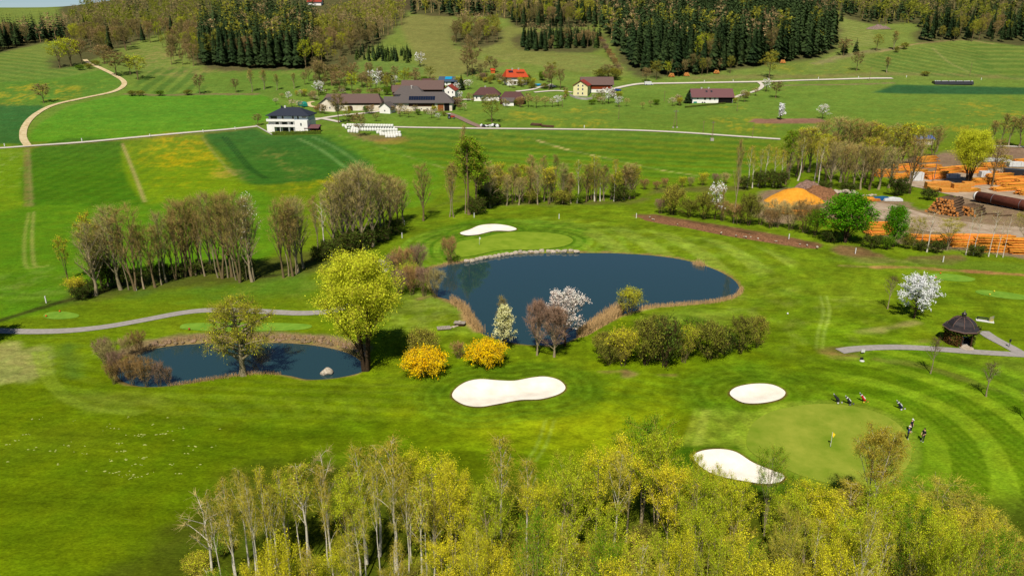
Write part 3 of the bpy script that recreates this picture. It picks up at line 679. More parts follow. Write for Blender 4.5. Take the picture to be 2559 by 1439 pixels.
def leaf_quads(P, size, jit=.6, aspect=.7):
    n = len(P); a = unit(NR.normal(size=(n, 3))); b = unit(np.cross(a, NR.normal(size=(n, 3))))
    s = (size * (1 + jit * NR.uniform(-1, 1, n)))[:, None] * .5
    V = np.stack([P - a * s, P - b * s * aspect, P + a * s, P + b * s * aspect], 1).reshape(-1, 3)
    return V, np.arange(4 * n).reshape(-1, 4)
def cat_geo(L):
    Vs = []; Fs = []; o = 0
    for V, F in L:
        if len(V) == 0: continue
        Vs.append(V); Fs.append(F + o); o += len(V)
    return np.concatenate(Vs), np.concatenate(Fs)
def bez(p0, p1, p2, n):
    t = np.linspace(0, 1, n)[:, None]; return (1 - t) ** 2 * p0 + 2 * t * (1 - t) * p1 + t * t * p2
ENV = {'round': lambda q: np.sqrt(np.clip(1 - (2 * q - 1) ** 2, 0, 1)) ** .8, 'egg': lambda q: np.clip(1.25 * np.sqrt(np.clip(q, 0, 1)) * (1 - q) ** .55 * 1.35, 0, 1),
       'vase': lambda q: np.clip(.35 + .9 * q, 0, 1) * np.sqrt(np.clip(1 - np.clip((q - .72) / .3, 0, 1) ** 2, 0, 1)),
       'cone': lambda q: np.clip(1 - q, 0.03, 1) ** .75 * np.clip(q * 6, 0, 1) ** .5, 'pillar': lambda q: np.clip(4 * q, 0, 1) ** .5 * np.clip(1 - q, 0, 1) ** .45}
def grow(h=15, r0=.2, stems=1, spread=.0, cb=.4, rad=3.5, env='round', limbs=16, sub=6, twigs=8, tw_len=.9, tw_w=.02, leaves=0, leaf=.2, droop=0.0, lift=.55, limb_r=.35, wob=.03, seed=1,
         leafbias=0.0, up=0.0, sub_len=.38, base_r=.0, leaf_spread=.25, lean=0.0):
    """returns woody geometry (V,F), twig geometry, leaf geometry of one plant h metres high"""
    rg = np.random.default_rng(seed); TP0 = []; TP1 = []; TR0 = []; TR1 = []; SB = []
    for s in range(stems):
        az = 2 * math.pi * s / max(stems, 1) + rg.uniform(-.5, .5); sp = spread * rg.uniform(.5, 1.1) if stems > 1 else 0
        hs = h * (1 if s == 0 else rg.uniform(.8, .98)); K = 8
        zz = np.linspace(0, hs * .96, K); q = zz / h
        px = math.cos(az) * (base_r + sp * h * q ** 1.1) + np.cumsum(rg.normal(0, wob * h / K, K)) * (q > 0) + lean * h * q ** 1.5
        py = math.sin(az) * (base_r + sp * h * q ** 1.1) + np.cumsum(rg.normal(0, wob * h / K, K)) * (q > 0)
        tr = np.stack([px, py, zz], 1); rs = r0 / math.sqrt(stems) ** .8
        rr = rs * (1 - .93 * q ** .9); rr[0] *= 1.35
        for k in range(K - 1): TP0.append(tr[k]); TP1.append(tr[k + 1]); TR0.append(rr[k]); TR1.append(rr[k + 1])
        nl = max(3, limbs // stems)
        for i in range(nl):
            t = cb + (.95 - cb) * ((i + rg.uniform(0, 1)) / nl) ** .9
            st = np.array([np.interp(t * h, zz, tr[:, k]) for k in range(3)]); rt = np.interp(t * h, zz, rr)
            a = i * 2.39996 + s * 1.3 + rg.uniform(-.5, .5)
            qs = (t - cb) / (1 - cb); qt = min(.985, qs + (1 - qs) * lift * rg.uniform(.5, 1.1))
            zt_ = (cb + (1 - cb) * qt) * h
            R_ = rad * float(ENV[env](np.array(qt))) * rg.uniform(.72, 1.06)
            cen = tr[-1, :2] * qt * .6
            tip = np.array([cen[0] + R_ * math.cos(a), cen[1] + R_ * math.sin(a), zt_])
            ctl = st * .45 + tip * .55 + np.array([0, 0, (.12 - .25 * lift) * (tip[2] - st[2]) + .05 * h * rg.uniform(-.3, .6)])
            B = bez(st, ctl, tip, 5); rl = rt * limb_r * rg.uniform(.8, 1.3) + .012
            rb = rl * np.linspace(1, .25, 5)
            for k in range(4): TP0.append(B[k]); TP1.append(B[k + 1]); TR0.append(rb[k]); TR1.append(rb[k + 1])
            L = np.linalg.norm(tip - st)
            for j in range(sub):
                u = rg.uniform(.18, 1.0); k = min(3, int(u * 4)); p = B[k] + (B[k + 1] - B[k]) * (u * 4 - k)
                d = unit(B[k + 1] - B[k]) + rg.normal(0, .62, 3) + np.array([0, 0, up + .25 * (1 if droop < .3 else -.2)])
                ln = sub_len * (.35 * L + .4 * rad) * rg.uniform(.5, 1.15) * (1.15 - .5 * u)
                d = unit(d); e = p + d * ln
                m = (p + e) / 2 + rg.normal(0, .06 * ln, 3)
                SB.append((p, m, e, rl * .38, ln))
    P = np.array([s_[0] for s_ in SB]); M = np.array([s_[1] for s_ in SB]); E = np.array([s_[2] for s_ in SB]); RB = np.array([s_[3] for s_ in SB])
    S0 = np.concatenate([P, M]); S1 = np.concatenate([M, E]); SR0 = np.concatenate([RB, RB * .65]); SR1 = np.concatenate([RB * .65, RB * .3])
    wood = [tubes(TP0, TP1, TR0, TR1, 6), tubes(S0, S1, np.maximum(SR0, .008), np.maximum(SR1, .006), 3)]
    n = len(P); u = rg.uniform(.15, 1.05, (n, twigs)); base = np.where(u[..., None] < .5, P[:, None] + (M - P)[:, None] * (u * 2)[..., None], M[:, None] + (E - M)[:, None] * (u * 2 - 1)[..., None])
    dd = unit(unit(E - P)[:, None] + rg.normal(0, .75, (n, twigs, 3)) + np.array([0, 0, .2 + up - 1.6 * droop]))
    if droop > .5: dd = unit(dd + np.array([0, 0, -droop]))
    tl = tw_len * rg.uniform(.4, 1.2, (n, twigs))
    T0 = base.reshape(-1, 3); T1 = (base + dd * tl[..., None]).reshape(-1, 3)
    tw = slivers(T0, T1, np.full(len(T0), tw_w) * rg.uniform(.6, 1.2, len(T0)))
    lf = (np.zeros((0, 3)), np.zeros((0, 4), int))
    if leaves:
        nt = len(T0); cnt = int(nt * leaves); k = rg.integers(0, nt, cnt)
        if leafbias:
            w = np.exp(leafbias * (T1[:, 2] / h)); k = rg.choice(nt, cnt, p=w / w.sum())
        f = rg.uniform(.1, 1.1, cnt)[:, None]
        lf = leaf_quads(T0[k] + (T1 - T0)[k] * f + rg.normal(0, leaf_spread, (cnt, 3)), leaf)
    return cat_geo(wood), tw, lf

BARK = mat('bark_brown', A(118, 102, 70) * 1.3, .95, .25, 6, .1, objvar=.2)
BARKG = mat('bark_grey', A(148, 134, 104) * 1.4, .95, .25, 6, .1, objvar=.2)
BARKD = mat('bark_dark', A(78, 62, 46), .95, .25, 6, .1)
def birch_bark():
    m = mat('bark_birch', A(238, 228, 206), .8, .08, 5, .2, color2=A(232, 220, 196)); n = m.node_tree.nodes; l = m.node_tree.links
    v = n.new('ShaderNodeTexNoise'); v.inputs['Scale'].default_value = 2.4; v.inputs['Detail'].default_value = 3
    mp = n.new('ShaderNodeMapping'); mp.inputs['Scale'].default_value = (1.5, 1.5, 3.2); tc = n.new('ShaderNodeTexCoord'); l.new(tc.outputs['Object'], mp.inputs['Vector']); l.new(mp.outputs[0], v.inputs['Vector'])
    r = n.new('ShaderNodeValToRGB'); r.color_ramp.elements[0].position = .60; r.color_ramp.elements[1].position = .66; r.color_ramp.elements[0].color = (1, 1, 1, 1); r.color_ramp.elements[1].color = (.12, .10, .08, 1)
    l.new(v.outputs['Fac'], r.inputs['Fac']); mx = n.new('ShaderNodeMix'); mx.data_type = 'RGBA'; mx.blend_type = 'MULTIPLY'; mx.inputs['Factor'].default_value = 1
    b = n['Principled BSDF']; src = b.inputs['Base Color'].links[0].from_socket
    l.new(src, mx.inputs['A']); l.new(r.outputs[0], mx.inputs['B']); l.new(mx.outputs['Result'], b.inputs['Base Color']); return m
BIRCHB = birch_bark()
TW_BROWN = mat('twigs_brown', A(162, 140, 80) * 1.7, .95, .2, 2, .05, objvar=.22, island=.35)
TW_GREY = mat('twigs_grey', A(168, 152, 96) * 1.75, .95, .2, 2, .05, objvar=.2, island=.35)
TW_PURP = mat('twigs_purple', A(150, 122, 98) * 1.5, .95, .2, 2, .05, objvar=.12, island=.35)
TW_DARK = mat('twigs_dark', A(96, 78, 50) * 1.5, .95, .2, 2, .05, objvar=.15, island=.35)
TW_RED = mat('twigs_reddish', A(164, 130, 80) * 1.55, .95, .2, 2, .05, objvar=.15, island=.35)
TW_HILL = mat('twigs_hill', A(150, 130, 86) * 1.65, .95, .2, 2, .05, objvar=.25, island=.35)
TW_OLIVE = mat('twigs_olive', A(158, 148, 56) * 1.65, .95, .2, 2, .05, objvar=.15, island=.35)
def leafm(name, c, tr=.4, ov=.16, isl=.45, c2=None): return mat(name, np.minimum(np.asarray(c) * 1.75, .92), .8, .2, .8, .02, objvar=ov, trans=tr, island=isl, color2=np.minimum(np.asarray(c2) * 1.75, .9))
LF_YG = leafm('leaves_yellow_green', A(222, 212, 44), c2=A(184, 188, 32), isl=.55)
LF_LIME = leafm('leaves_lime', A(198, 204, 44), c2=A(158, 176, 30), isl=.55)
LF_GOLD = leafm('leaves_gold', A(216, 206, 42), c2=A(184, 184, 32), isl=.55)
LF_GREEN = leafm('leaves_green', A(132, 166, 30), c2=A(90, 132, 22))
LF_WILLOW = leafm('leaves_willow', A(222, 222, 62), c2=A(190, 200, 46), ov=.04, tr=.5)
LF_OLIVE = leafm('leaves_olive', A(166, 164, 60), c2=A(126, 132, 44), ov=.25)
LF_BUD = leafm('leaves_bud', A(148, 144, 60), c2=A(120, 122, 48), ov=.25)
LF_RUST = leafm('leaves_catkin', A(176, 156, 46), c2=A(146, 134, 38))
LF_DARK = leafm('leaves_dark', A(80, 98, 32), c2=A(56, 72, 24), tr=.25)
LF_BRIGHT = leafm('leaves_bright', A(96, 156, 18), c2=A(64, 126, 12), ov=.05)
LF_WHITE = leafm('blossom_white', A(255, 248, 236) * 1.3, tr=.25, ov=.05, isl=.12, c2=A(246, 232, 212) * 1.25)
LF_PINK = leafm('blossom_pinkish', A(246, 226, 214) * 1.15, tr=.25, ov=.04, isl=.2, c2=A(226, 200, 186) * 1.1)
LF_CREAM = leafm('blossom_cream', A(232, 226, 176) * 1.1, tr=.25, ov=.05, isl=.2, c2=A(196, 196, 128))
LF_FORS = leafm('forsythia_flowers', A(255, 200, 10) * 1.15, tr=.25, ov=.03, isl=.25, c2=A(250, 180, 8))
NEEDLE = mat('needles_dark', A(54, 72, 32) * 1.15, .85, .3, 1.2, .1, objvar=.25, island=.5, color2=A(34, 52, 26) * 1.3)
NEEDLE2 = mat('needles_young', A(84, 104, 40), .85, .3, 1.2, .1, objvar=.25, island=.5, color2=A(56, 76, 30))
REED = mat('reed_straw', A(220, 182, 126), .9, .15, 2, .1, island=.3)

PROTO = {}
TW_LIME = mat('twigs_lime', A(176, 164, 60) * 1.6, .95, .2, 2, .03, objvar=.1, island=.35)
def proto(key, name, wood_m, twig_m=None, leaf_m=None, **kw):
    """mesh data of one plant: trunk (with limbs) and crown (twigs and leaves)"""
    w, t, lf = grow(**kw)
    V, F = w; V = V - 0; tm = mesh_np('trunk', V, F, wood_m, smooth=True)
    G_ = []; mi = []
    if twig_m is not None and len(t[0]): G_.append(t); mi += [0] * len(t[1])
    if len(lf[0]): G_.append(lf); mi += [1 if twig_m is not None else 0] * len(lf[1])
    CV_, CF_ = cat_geo(G_); mats = [m for m in (twig_m, leaf_m if len(lf[0]) else None) if m is not None]
    cm = mesh_np('crown', CV_, CF_, mats); cm.polygons.foreach_set('material_index', np.array(mi, np.int32))
    r = np.percentile(np.hypot(CV_[:, 0], CV_[:, 1]), 99.6)
    PROTO.setdefault(key, []).append((name, tm, cm, float(np.percentile(CV_[:, 2], 99.7)), float(r)))
def spruce_geo(h, rad, tiers, boughs, seed, young=False):
    rg = np.random.default_rng(seed); V = []; F = []
    for k in range(tiers):
        q = k / (tiers - 1); z = h * (.06 + .9 * q) if young else h * (.16 + .81 * q); r = rad * (1 - q) ** .85 * rg.uniform(.82, 1.12) + .12
        nb = max(4, int(boughs * (1 - .55 * q)))
        for j in range(nb):
            a = 2 * math.pi * (j + rg.uniform(-.3, .3)) / nb + k; rr = r * rg.uniform(.7, 1.15); dr = rr * rg.uniform(.25, .5)
            w = rr * rg.uniform(.28, .42); c, s = math.cos(a), math.sin(a); zz = z + rg.uniform(-.02, .02) * h
            p0 = np.array([0, 0, zz + .04 * h * (1 - q)]); m_ = np.array([c * rr * .55, s * rr * .55, zz - dr * .35]); e = np.array([c * rr, s * rr, zz - dr])
            l = np.array([-s * w, c * w, -.18 * rr]); o = len(V)
            V += [p0, m_ + l, e, m_ - l, m_ + np.array([0, 0, .10 * rr])]
            F += [(o, o + 1, o + 4), (o + 1, o + 2, o + 4), (o + 2, o + 3, o + 4), (o + 3, o, o + 4)]
    o = len(V); V += [np.array([.12, 0, h * .9]), np.array([-.1, .1, h * .9]), np.array([-.1, -.1, h * .9]), np.array([0, 0, h])]; F += [(o, o + 1, o + 3), (o + 1, o + 2, o + 3), (o + 2, o, o + 3)]
    return np.array(V), np.array(F)
def spruce_proto(key, h, rad, tiers, boughs, seed, m, young=False):
    V, F = spruce_geo(h, rad, tiers, boughs, seed, young)
    tv, tf = tubes([[0, 0, 0], [0, 0, h * .3]], [[0, 0, h * .3], [0, 0, h * .93]], [.26, .2], [.2, .03], 6)
    PROTO.setdefault(key, []).append(('spruce_tree', mesh_np('trunk', tv, tf, BARKD, True), mesh_np('crown', V, F, m), h, rad))

def plant(key, u, vb, vt=None, w=None, label=None, group=None, cat='tree', name=None, h=None, rz=None, i=None, xy=None):
    """one plant whose foot shows at pixel (u, vb), whose top shows in row vt and whose crown is w pixels wide"""
    P = PROTO[key]; nm, tm, cm, ph, pr = P[R.randrange(len(P)) if i is None else i % len(P)]
    x, y = xy if xy is not None else gnd(u, vb); z = zt1(x, y)
    hh = h if h is not None else max(.4, height_to(x, y, z, vt))
    ww = w * mpp(x, y, z) / 2 if w is not None else pr * hh / ph * R.uniform(.9, 1.1)
    o = empty(name or nm, (x, y, z - .05), R.uniform(0, 6.28) if rz is None else rz, label, cat, group, (ww / pr, ww / pr, hh / ph))
    link(bpy.data.objects.new('trunk', tm), o); link(bpy.data.objects.new('crown', cm), o)
    return o

# --- the kinds of plant in the photograph
for k in range(4): proto('bare', 'bare_tree', BARKG if k % 2 else BARK, TW_GREY if k % 2 else TW_BROWN, LF_BUD, h=17, r0=.2, stems=1 + (k == 2), spread=.05, cb=.17, rad=2.5, env='egg', limbs=36, sub=5, twigs=7, tw_len=1.2, tw_w=.0115, sub_len=.5, limb_r=.4, up=.7, leaves=.4, leaf=.14, lift=.6, seed=10 + k)
proto('palebare', 'blossom_tree', BARKG, TW_GREY, LF_PINK, h=17, r0=.2, cb=.26, rad=2.6, env='egg', limbs=30, sub=5, twigs=8, tw_len=1.2, tw_w=.014, sub_len=.5, limb_r=.45, leaves=.3, leaf=.16, lift=.6, seed=18, leafbias=3)
for k in range(3): proto('thin', 'bare_tree', BARKG, TW_BROWN, LF_BUD, h=16, r0=.15, cb=.26, rad=1.6, up=.5, env='egg', limbs=22, sub=6, twigs=8, tw_len=1.0, tw_w=.014, leaves=.35, leaf=.14, lift=.75, wob=.05, seed=20 + k)
for k in range(3): proto('hillbare', 'bare_tree', BARK, TW_HILL, LF_BUD, h=18, r0=.3, stems=1 + k % 2, spread=.06, cb=.25, rad=5.0, env='round', limbs=20, sub=7, twigs=12, tw_len=1.6, tw_w=.045, leaves=.45, leaf=.3, lift=.5, seed=30 + k)
for k in range(3): proto('hillgreen', 'leafing_tree', BARK, TW_OLIVE, (LF_OLIVE, LF_LIME, LF_BUD)[k], h=18, r0=.3, stems=1 + (k == 1), spread=.06, cb=.22, rad=4.6, env='round', limbs=20, sub=6, twigs=8, tw_len=1.4, tw_w=.03, leaves=1.0, leaf=.42, lift=.5, seed=40 + k)
for k in range(2): proto('bud', 'budding_tree', BARK, TW_OLIVE, (LF_GOLD, LF_YG)[k], h=14, r0=.2, stems=2, spread=.08, cb=.3, rad=3.0, env='egg', limbs=18, sub=6, twigs=9, tw_len=1.1, tw_w=.025, leaves=.7, leaf=.2, lift=.6, leafbias=3.5, seed=50 + k)
for k in range(4): proto('birch', 'birch_tree', BIRCHB, TW_LIME, (LF_LIME, LF_RUST, LF_YG, LF_OLIVE)[k], h=17, r0=.2, cb=.42, rad=2.2, env='pillar', limbs=18, sub=5, twigs=8, tw_len=1.0, tw_w=.014, leaves=2.4, leaf=.11, droop=.55, lift=.55, limb_r=.3, wob=.04, seed=60 + k)
proto('bigbirch', 'birch_tree', BIRCHB, TW_OLIVE, LF_RUST, h=16, r0=.22, stems=2, spread=.13, cb=.26, rad=4.0, env='egg', limbs=34, sub=7, twigs=14, tw_len=1.1, tw_w=.014, leaves=4.2, leaf=.12, droop=.55, lift=.65, limb_r=.42, seed=66)
for k in range(2): proto('deadbirch', 'bare_birch_tree', BIRCHB, TW_GREY, None, h=16, r0=.19, cb=.4, rad=2.2, env='vase', limbs=11, sub=5, twigs=6, tw_len=1.0, tw_w=.014, lift=.6, limb_r=.5, wob=.06, seed=70 + k)
for k in range(4): proto('front', 'leafing_tree', BARKG, TW_LIME, (LF_YG, LF_LIME, LF_GOLD, LF_GREEN)[k], h=13, r0=.19, stems=2 + k % 2, spread=.09, cb=.32, up=.4, rad=3.0, env='round', limbs=24, sub=6, twigs=9, tw_len=.8, tw_w=.009, leaves=7.5, leaf=.10, lift=.65, seed=80 + k, leaf_spread=.2)
for k in range(2): proto('olive', 'leafing_tree', BARKG, TW_LIME, LF_OLIVE, h=12, r0=.16, stems=3, spread=.1, cb=.2, rad=3.2, env='round', limbs=24, sub=6, twigs=10, tw_len=.8, tw_w=.014, leaves=3.2, leaf=.11, lift=.6, seed=90 + k)
proto('willow', 'willow_tree', BARKD, TW_OLIVE, LF_WILLOW, h=14, r0=.45, stems=5, spread=.16, cb=.17, rad=5.6, env='egg', limbs=60, sub=8, twigs=10, tw_len=1.0, tw_w=.016, leaves=11.0, leaf=.15, lift=.55, seed=101, leaf_spread=.36, base_r=.3)
proto('oldwillow', 'old_willow_tree', BARKG, TW_OLIVE, LF_GOLD, h=10, r0=.42, stems=1, cb=.16, rad=4.6, env='round', limbs=40, sub=10, twigs=13, tw_len=1.0, tw_w=.017, leaves=.85, leaf=.14, lift=.4, limb_r=.55, wob=.05, droop=.28, seed=103)
for k in range(2): proto('dome', 'budding_tree', BARKG, TW_PURP, None, h=8, r0=.16, stems=1, cb=.14, rad=3.0, env='egg', limbs=46, sub=8, twigs=12, tw_len=.8, tw_w=.013, lift=.8, limb_r=.4, seed=110 + k)
for k in range(2): proto('cherry', 'blossom_tree', BARKD, TW_DARK, LF_WHITE, h=7, r0=.16, cb=.16, rad=3.2, env='round', limbs=34, sub=7, twigs=7, tw_len=.55, tw_w=.012, leaves=7.0, leaf=.14, lift=.5, limb_r=.5, seed=120 + k, leaf_spread=.07)
proto('pinkcherry', 'blossom_tree', BARKD, TW_DARK, LF_PINK, h=7, r0=.16, cb=.2, rad=3.0, env='vase', limbs=34, sub=7, twigs=8, tw_len=.7, tw_w=.012, leaves=4.2, leaf=.13, lift=.7, seed=124, leaf_spread=.07)
proto('pillarpear', 'blossom_tree', BARKD, TW_OLIVE, LF_CREAM, h=8, r0=.16, cb=.08, rad=1.9, env='pillar', limbs=40, sub=7, twigs=7, tw_len=.5, tw_w=.012, leaves=3.2, leaf=.14, lift=.45, seed=126, leaf_spread=.1)
proto('pillarwhite', 'blossom_tree', BARKD, TW_DARK, LF_WHITE, h=9, r0=.16, cb=.06, rad=1.9, env='pillar', limbs=30, sub=6, twigs=6, tw_len=.6, tw_w=.02, leaves=2.2, leaf=.3, lift=.45, seed=127, leaf_spread=.12)
for k in range(2): proto('farwhite', 'blossom_tree', BARKD, TW_GREY, LF_WHITE, h=9, r0=.2, cb=.2, rad=3.6, env='round', limbs=20, sub=6, twigs=6, tw_len=.9, tw_w=.03, leaves=.9, leaf=.34, lift=.5, seed=128 + k)
for k in range(2): proto('orchard', 'fruit_tree', BARKD, TW_GREY, (LF_PINK, LF_OLIVE)[k], h=6, r0=.16, cb=.28, rad=2.8, env='round', limbs=14, sub=6, twigs=8, tw_len=.8, tw_w=.03, leaves=.5, leaf=.2, lift=.45, seed=132 + k)
for k in range(2): proto('bright', 'bright_green_tree', BARKD, TW_OLIVE, LF_BRIGHT, h=9, r0=.25, stems=3, spread=.1, cb=.08, rad=4.2, env='egg', limbs=46, sub=8, twigs=6, tw_len=.9, tw_w=.014, leaves=6.0, leaf=.22, lift=.5, seed=140 + k)
for k in range(3): proto('shrub', 'brown_shrub', BARK, (TW_RED, TW_GREY, TW_PURP)[k], None, h=3.5, r0=.08, stems=7, spread=.26, cb=.05, rad=1.7, env='vase', limbs=42, sub=6, twigs=10, tw_len=.6, tw_w=.009, lift=.9, seed=150 + k, base_r=.3)
for k in range(2): proto('budshrub', 'budding_shrub', BARK, TW_OLIVE, (LF_YG, LF_LIME)[k], h=4, r0=.09, stems=7, spread=.28, cb=.05, rad=2.2, env='vase', limbs=42, sub=6, twigs=10, tw_len=.6, tw_w=.013, leaves=.8, leaf=.12, lift=.85, leafbias=3, seed=156 + k, base_r=.3)
for k in range(3): proto('thicket', 'leafing_shrub', BARKD, TW_DARK, (LF_OLIVE, LF_GREEN, LF_OLIVE)[k], h=5, r0=.12, stems=6, spread=.24, cb=.04, rad=2.9, env='round', limbs=44, sub=7, twigs=9, tw_len=.6, tw_w=.014, leaves=2.6, leaf=.14, lift=.6, seed=160 + k, base_r=.3)
for k in range(2): proto('darkbush', 'dark_bush', BARKD, TW_DARK, LF_DARK, h=4, r0=.1, stems=6, spread=.22, cb=.03, rad=2.4, env='round', limbs=36, sub=6, twigs=7, tw_len=.6, tw_w=.018, leaves=2.0, leaf=.2, lift=.5, seed=166 + k, base_r=.3)
for k in range(2): proto('forsythia', 'forsythia_bush', BARK, TW_OLIVE, LF_FORS, h=2.8, r0=.06, stems=9, spread=.45, cb=.03, rad=2.7, env='round', limbs=70, sub=6, twigs=7, tw_len=.85, tw_w=.012, leaves=5.0, leaf=.13, lift=.6, droop=.12, seed=170 + k, base_r=.4, leaf_spread=.06)
for k in range(3): proto('sapling', 'bare_sapling', BARKG, TW_DARK, None, h=6, r0=.09, cb=.36, rad=1.5, env='egg', limbs=22, sub=5, twigs=6, tw_len=.6, tw_w=.006, lift=.8, limb_r=.4, seed=176 + k)
for k in range(2): proto('ivy', 'ivy_clad_tree', BARK, TW_OLIVE, LF_GREEN, h=22, r0=.42, stems=2, spread=.04, cb=.38, rad=4.0, env='pillar', limbs=30, sub=8, twigs=9, tw_len=1.0, tw_w=.025, leaves=1.8, leaf=.28, lift=.35, droop=.2, seed=180 + k)
for k in range(3): spruce_proto('spruce', 27, 4.2, 30, 14, 200 + k, NEEDLE)
for k in range(2): spruce_proto('youngspruce', 9, 2.0, 15, 9, 210 + k, NEEDLE2 if k else NEEDLE, True)
# ------------------------------------------------------------------ planting
def many(rows, label, group, cat='tree'):
    for r in rows: plant(r[0], r[1], r[2], r[3], r[4] * (1.08 if r[0] in ('bare', 'thin', 'bud') else 1.12), label, group, cat)
def one(key, u, vb, vt, w, label, cat='tree', i=0, group=None): return plant(key, u, vb, vt, w, label, group, cat, i=i)
def top(key, u, vt, Y, w, label, group=None, i=None, cat='tree'):
    """a tree of the wood in front: its top shows at (u, vt) and it stands Y metres ahead"""
    d = ray(u, vt); t = Y / d[1]; x = d[0] * t; z = zt1(x, Y)
    return plant(key, 0, 0, None, w, label, group, cat, h=CAM_H + d[2] * t - z, xy=(x, Y), i=i)

# single trees and bushes of the golf course
one('willow', 915, 920, 632, 225, 'big yellow-green willow leaning over the end of the small pond')
one('oldwillow', 608, 936, 738, 195, 'gnarled half-bare willow standing on the near bank of the small pond')
one('forsythia', 1062, 936, 870, 126, 'golden forsythia bush nearest the big willow', 'bush', 0)
one('forsythia', 1218, 912, 850, 118, 'golden forsythia bush beside the cream pillar tree', 'bush', 1)
one('pillarpear', 1262, 872, 763, 64, 'cream flowering pillar-shaped tree between forsythia and pond')
one('thin', 1254, 838, 737, 40, 'small bare tree behind the cream pillar tree by the pond')
one('dome', 1342, 886, 745, 84, 'bare purplish dome-shaped tree beside the pink-white cherry', i=0)
one('dome', 1385, 890, 762, 100, 'bare purplish dome-shaped tree in front of the pink-white cherry', i=1)
one('pinkcherry', 1412, 862, 720, 118, 'pinkish white flowering cherry at the pond edge')
one('budshrub', 1572, 784, 720, 92, 'rounded green-gold willow shrub in the reeds', 'shrub')
one('cherry', 2284, 795, 687, 112, 'round white flowering cherry on the lawn near the pavilion')
one('sapling', 2218, 772, 684, 46, 'thin bare tree beside the white cherry', i=0)
one('sapling', 2325, 933, 838, 56, 'young bare tree in front of the cart path and pavilion', i=1)
one('sapling', 2464, 990, 898, 60, 'young bare tree beside the strip of bare earth', i=2)
one('sapling', 2562, 1050, 960, 60, 'young bare tree at the end of the mown stripes', i=0)
one('thicket', 1060, 900, 822, 96, 'olive bush behind the forsythia near the willow', 'bush')
one('shrub', 1146, 896, 852, 46, 'small brown bush between the two forsythias', 'bush')
one('shrub', 1124, 654, 588, 56, 'brown twiggy shrub on the far bank beside the stone edging', 'shrub', 0)
for u, vb, vt, w in ((1520, 912, 832, 100), (1560, 916, 822, 96), (1612, 914, 806, 112), (1664, 914, 796, 118), (1712, 908, 796, 104), (1768, 896, 806, 96), (1812, 886, 806, 74), (1850, 880, 792, 80), (1888, 872, 800, 66),
                     (1548, 884, 822, 90), (1640, 880, 800, 100), (1730, 876, 800, 90), (1500, 890, 826, 60)):
    plant('darkbush' if u in (1664, 1548, 1812) else 'budshrub' if u in (1712, 1560) else 'thicket', u + R.uniform(-6, 6), vb + R.uniform(-4, 4), vt + R.uniform(-16, 20), w * R.uniform(.75, 1.15), 'dense olive shrub in the long thicket beside the pond', 'shrubs of the thicket by the pond', 'shrub')
for u, vb, vt, w in ((262, 905, 842, 56), (278, 932, 848, 64), (300, 948, 870, 62), (330, 958, 884, 60), (365, 962, 890, 62), (398, 958, 902, 50), (318, 885, 838, 44), (346, 880, 824, 54), (285, 955, 900, 50), (420, 955, 915, 40)):
    plant('shrub', u, vb, vt, w, 'bare brown shrub fringing the end of the small pond', 'shrubs fringing the small pond', 'shrub')
for u, vb, vt, w in ((985, 690, 632, 60), (1010, 700, 614, 70), (1045, 690, 606, 66), (1000, 738, 672, 60), (1030, 735, 660, 64), (1060, 738, 662, 60), (1088, 742, 666, 60)):
    plant('shrub', u, vb, vt, w, 'bare brown shrub in the clump between willow and large pond', 'shrubs between willow and pond', 'shrub')
one('budshrub', 1022, 722, 655, 66, 'greenish shrub among the bare clump by the pond', 'shrub', 1)
plant('bright', -96, 868, None, None, 'leafy tree beside the cart path whose shadow crosses it', None, 'tree', h=10.5)
one('budshrub', 195, 744, 690, 66, 'yellow-green shrub at the end of the stream trees', 'shrub')
one('darkbush', 205, 748, 712, 60, 'low dark bush at the foot of the stream trees', 'bush')

# the tall bare trees along the stream
ROW = 'tall bare brown tree in the row along the stream'
many([('bare', 240, 738, 552, 105), ('bare', 255, 714, 553, 70), ('bare', 302, 724, 508, 100), ('bare', 338, 726, 505, 96), ('bare', 388, 718, 560, 80), ('bare', 416, 706, 522, 72), ('bare', 464, 692, 492, 88), ('bare', 478, 690, 492, 92),
      ('bare', 504, 684, 486, 80), ('bare', 527, 680, 476, 84), ('bare', 556, 696, 474, 104), ('bare', 580, 692, 472, 92), ('bare', 600, 706, 474, 98), ('bare', 630, 704, 490, 84), ('bare', 280, 706, 530, 84), ('bare', 440, 700, 540, 70)],
     ROW, 'bare trees along the stream')
many([('thin', 244, 734, 590, 50), ('thin', 322, 724, 570, 44), ('thin', 360, 722, 560, 50), ('thin', 404, 712, 560, 40), ('thin', 452, 692, 520, 44), ('thin', 490, 688, 530, 42), ('thin', 545, 694, 510, 46), ('thin', 570, 694, 500, 46),
      ('thin', 590, 700, 510, 44), ('thin', 616, 700, 520, 42), ('thin', 270, 716, 560, 46), ('thin', 350, 712, 575, 40), ('thin', 512, 690, 520, 40)], 'slender bare pole tree between the taller stream trees', 'slender stream trees')
one('palebare', 634, 702, 482, 84, 'tall tree with pinkish white blossom at the end of the stream row')
one('bud', 236, 716, 528, 60, 'yellow-tipped tree behind the stream row'); one('bud', 170, 700, 590, 50, 'small yellow-tipped tree at the start of the stream row')
many([('darkbush', 260, 722, 640, 60), ('darkbush', 300, 716, 660, 60), ('darkbush', 345, 714, 672, 56), ('darkbush', 400, 700, 655, 60), ('darkbush', 440, 694, 660, 60), ('darkbush', 490, 684, 650, 60), ('darkbush', 530, 680, 655, 54), ('darkbush', 620, 694, 645, 50), ('darkbush', 220, 735, 700, 56)],
     'dark bush under the bare stream trees', 'bushes under the stream trees', 'bush')
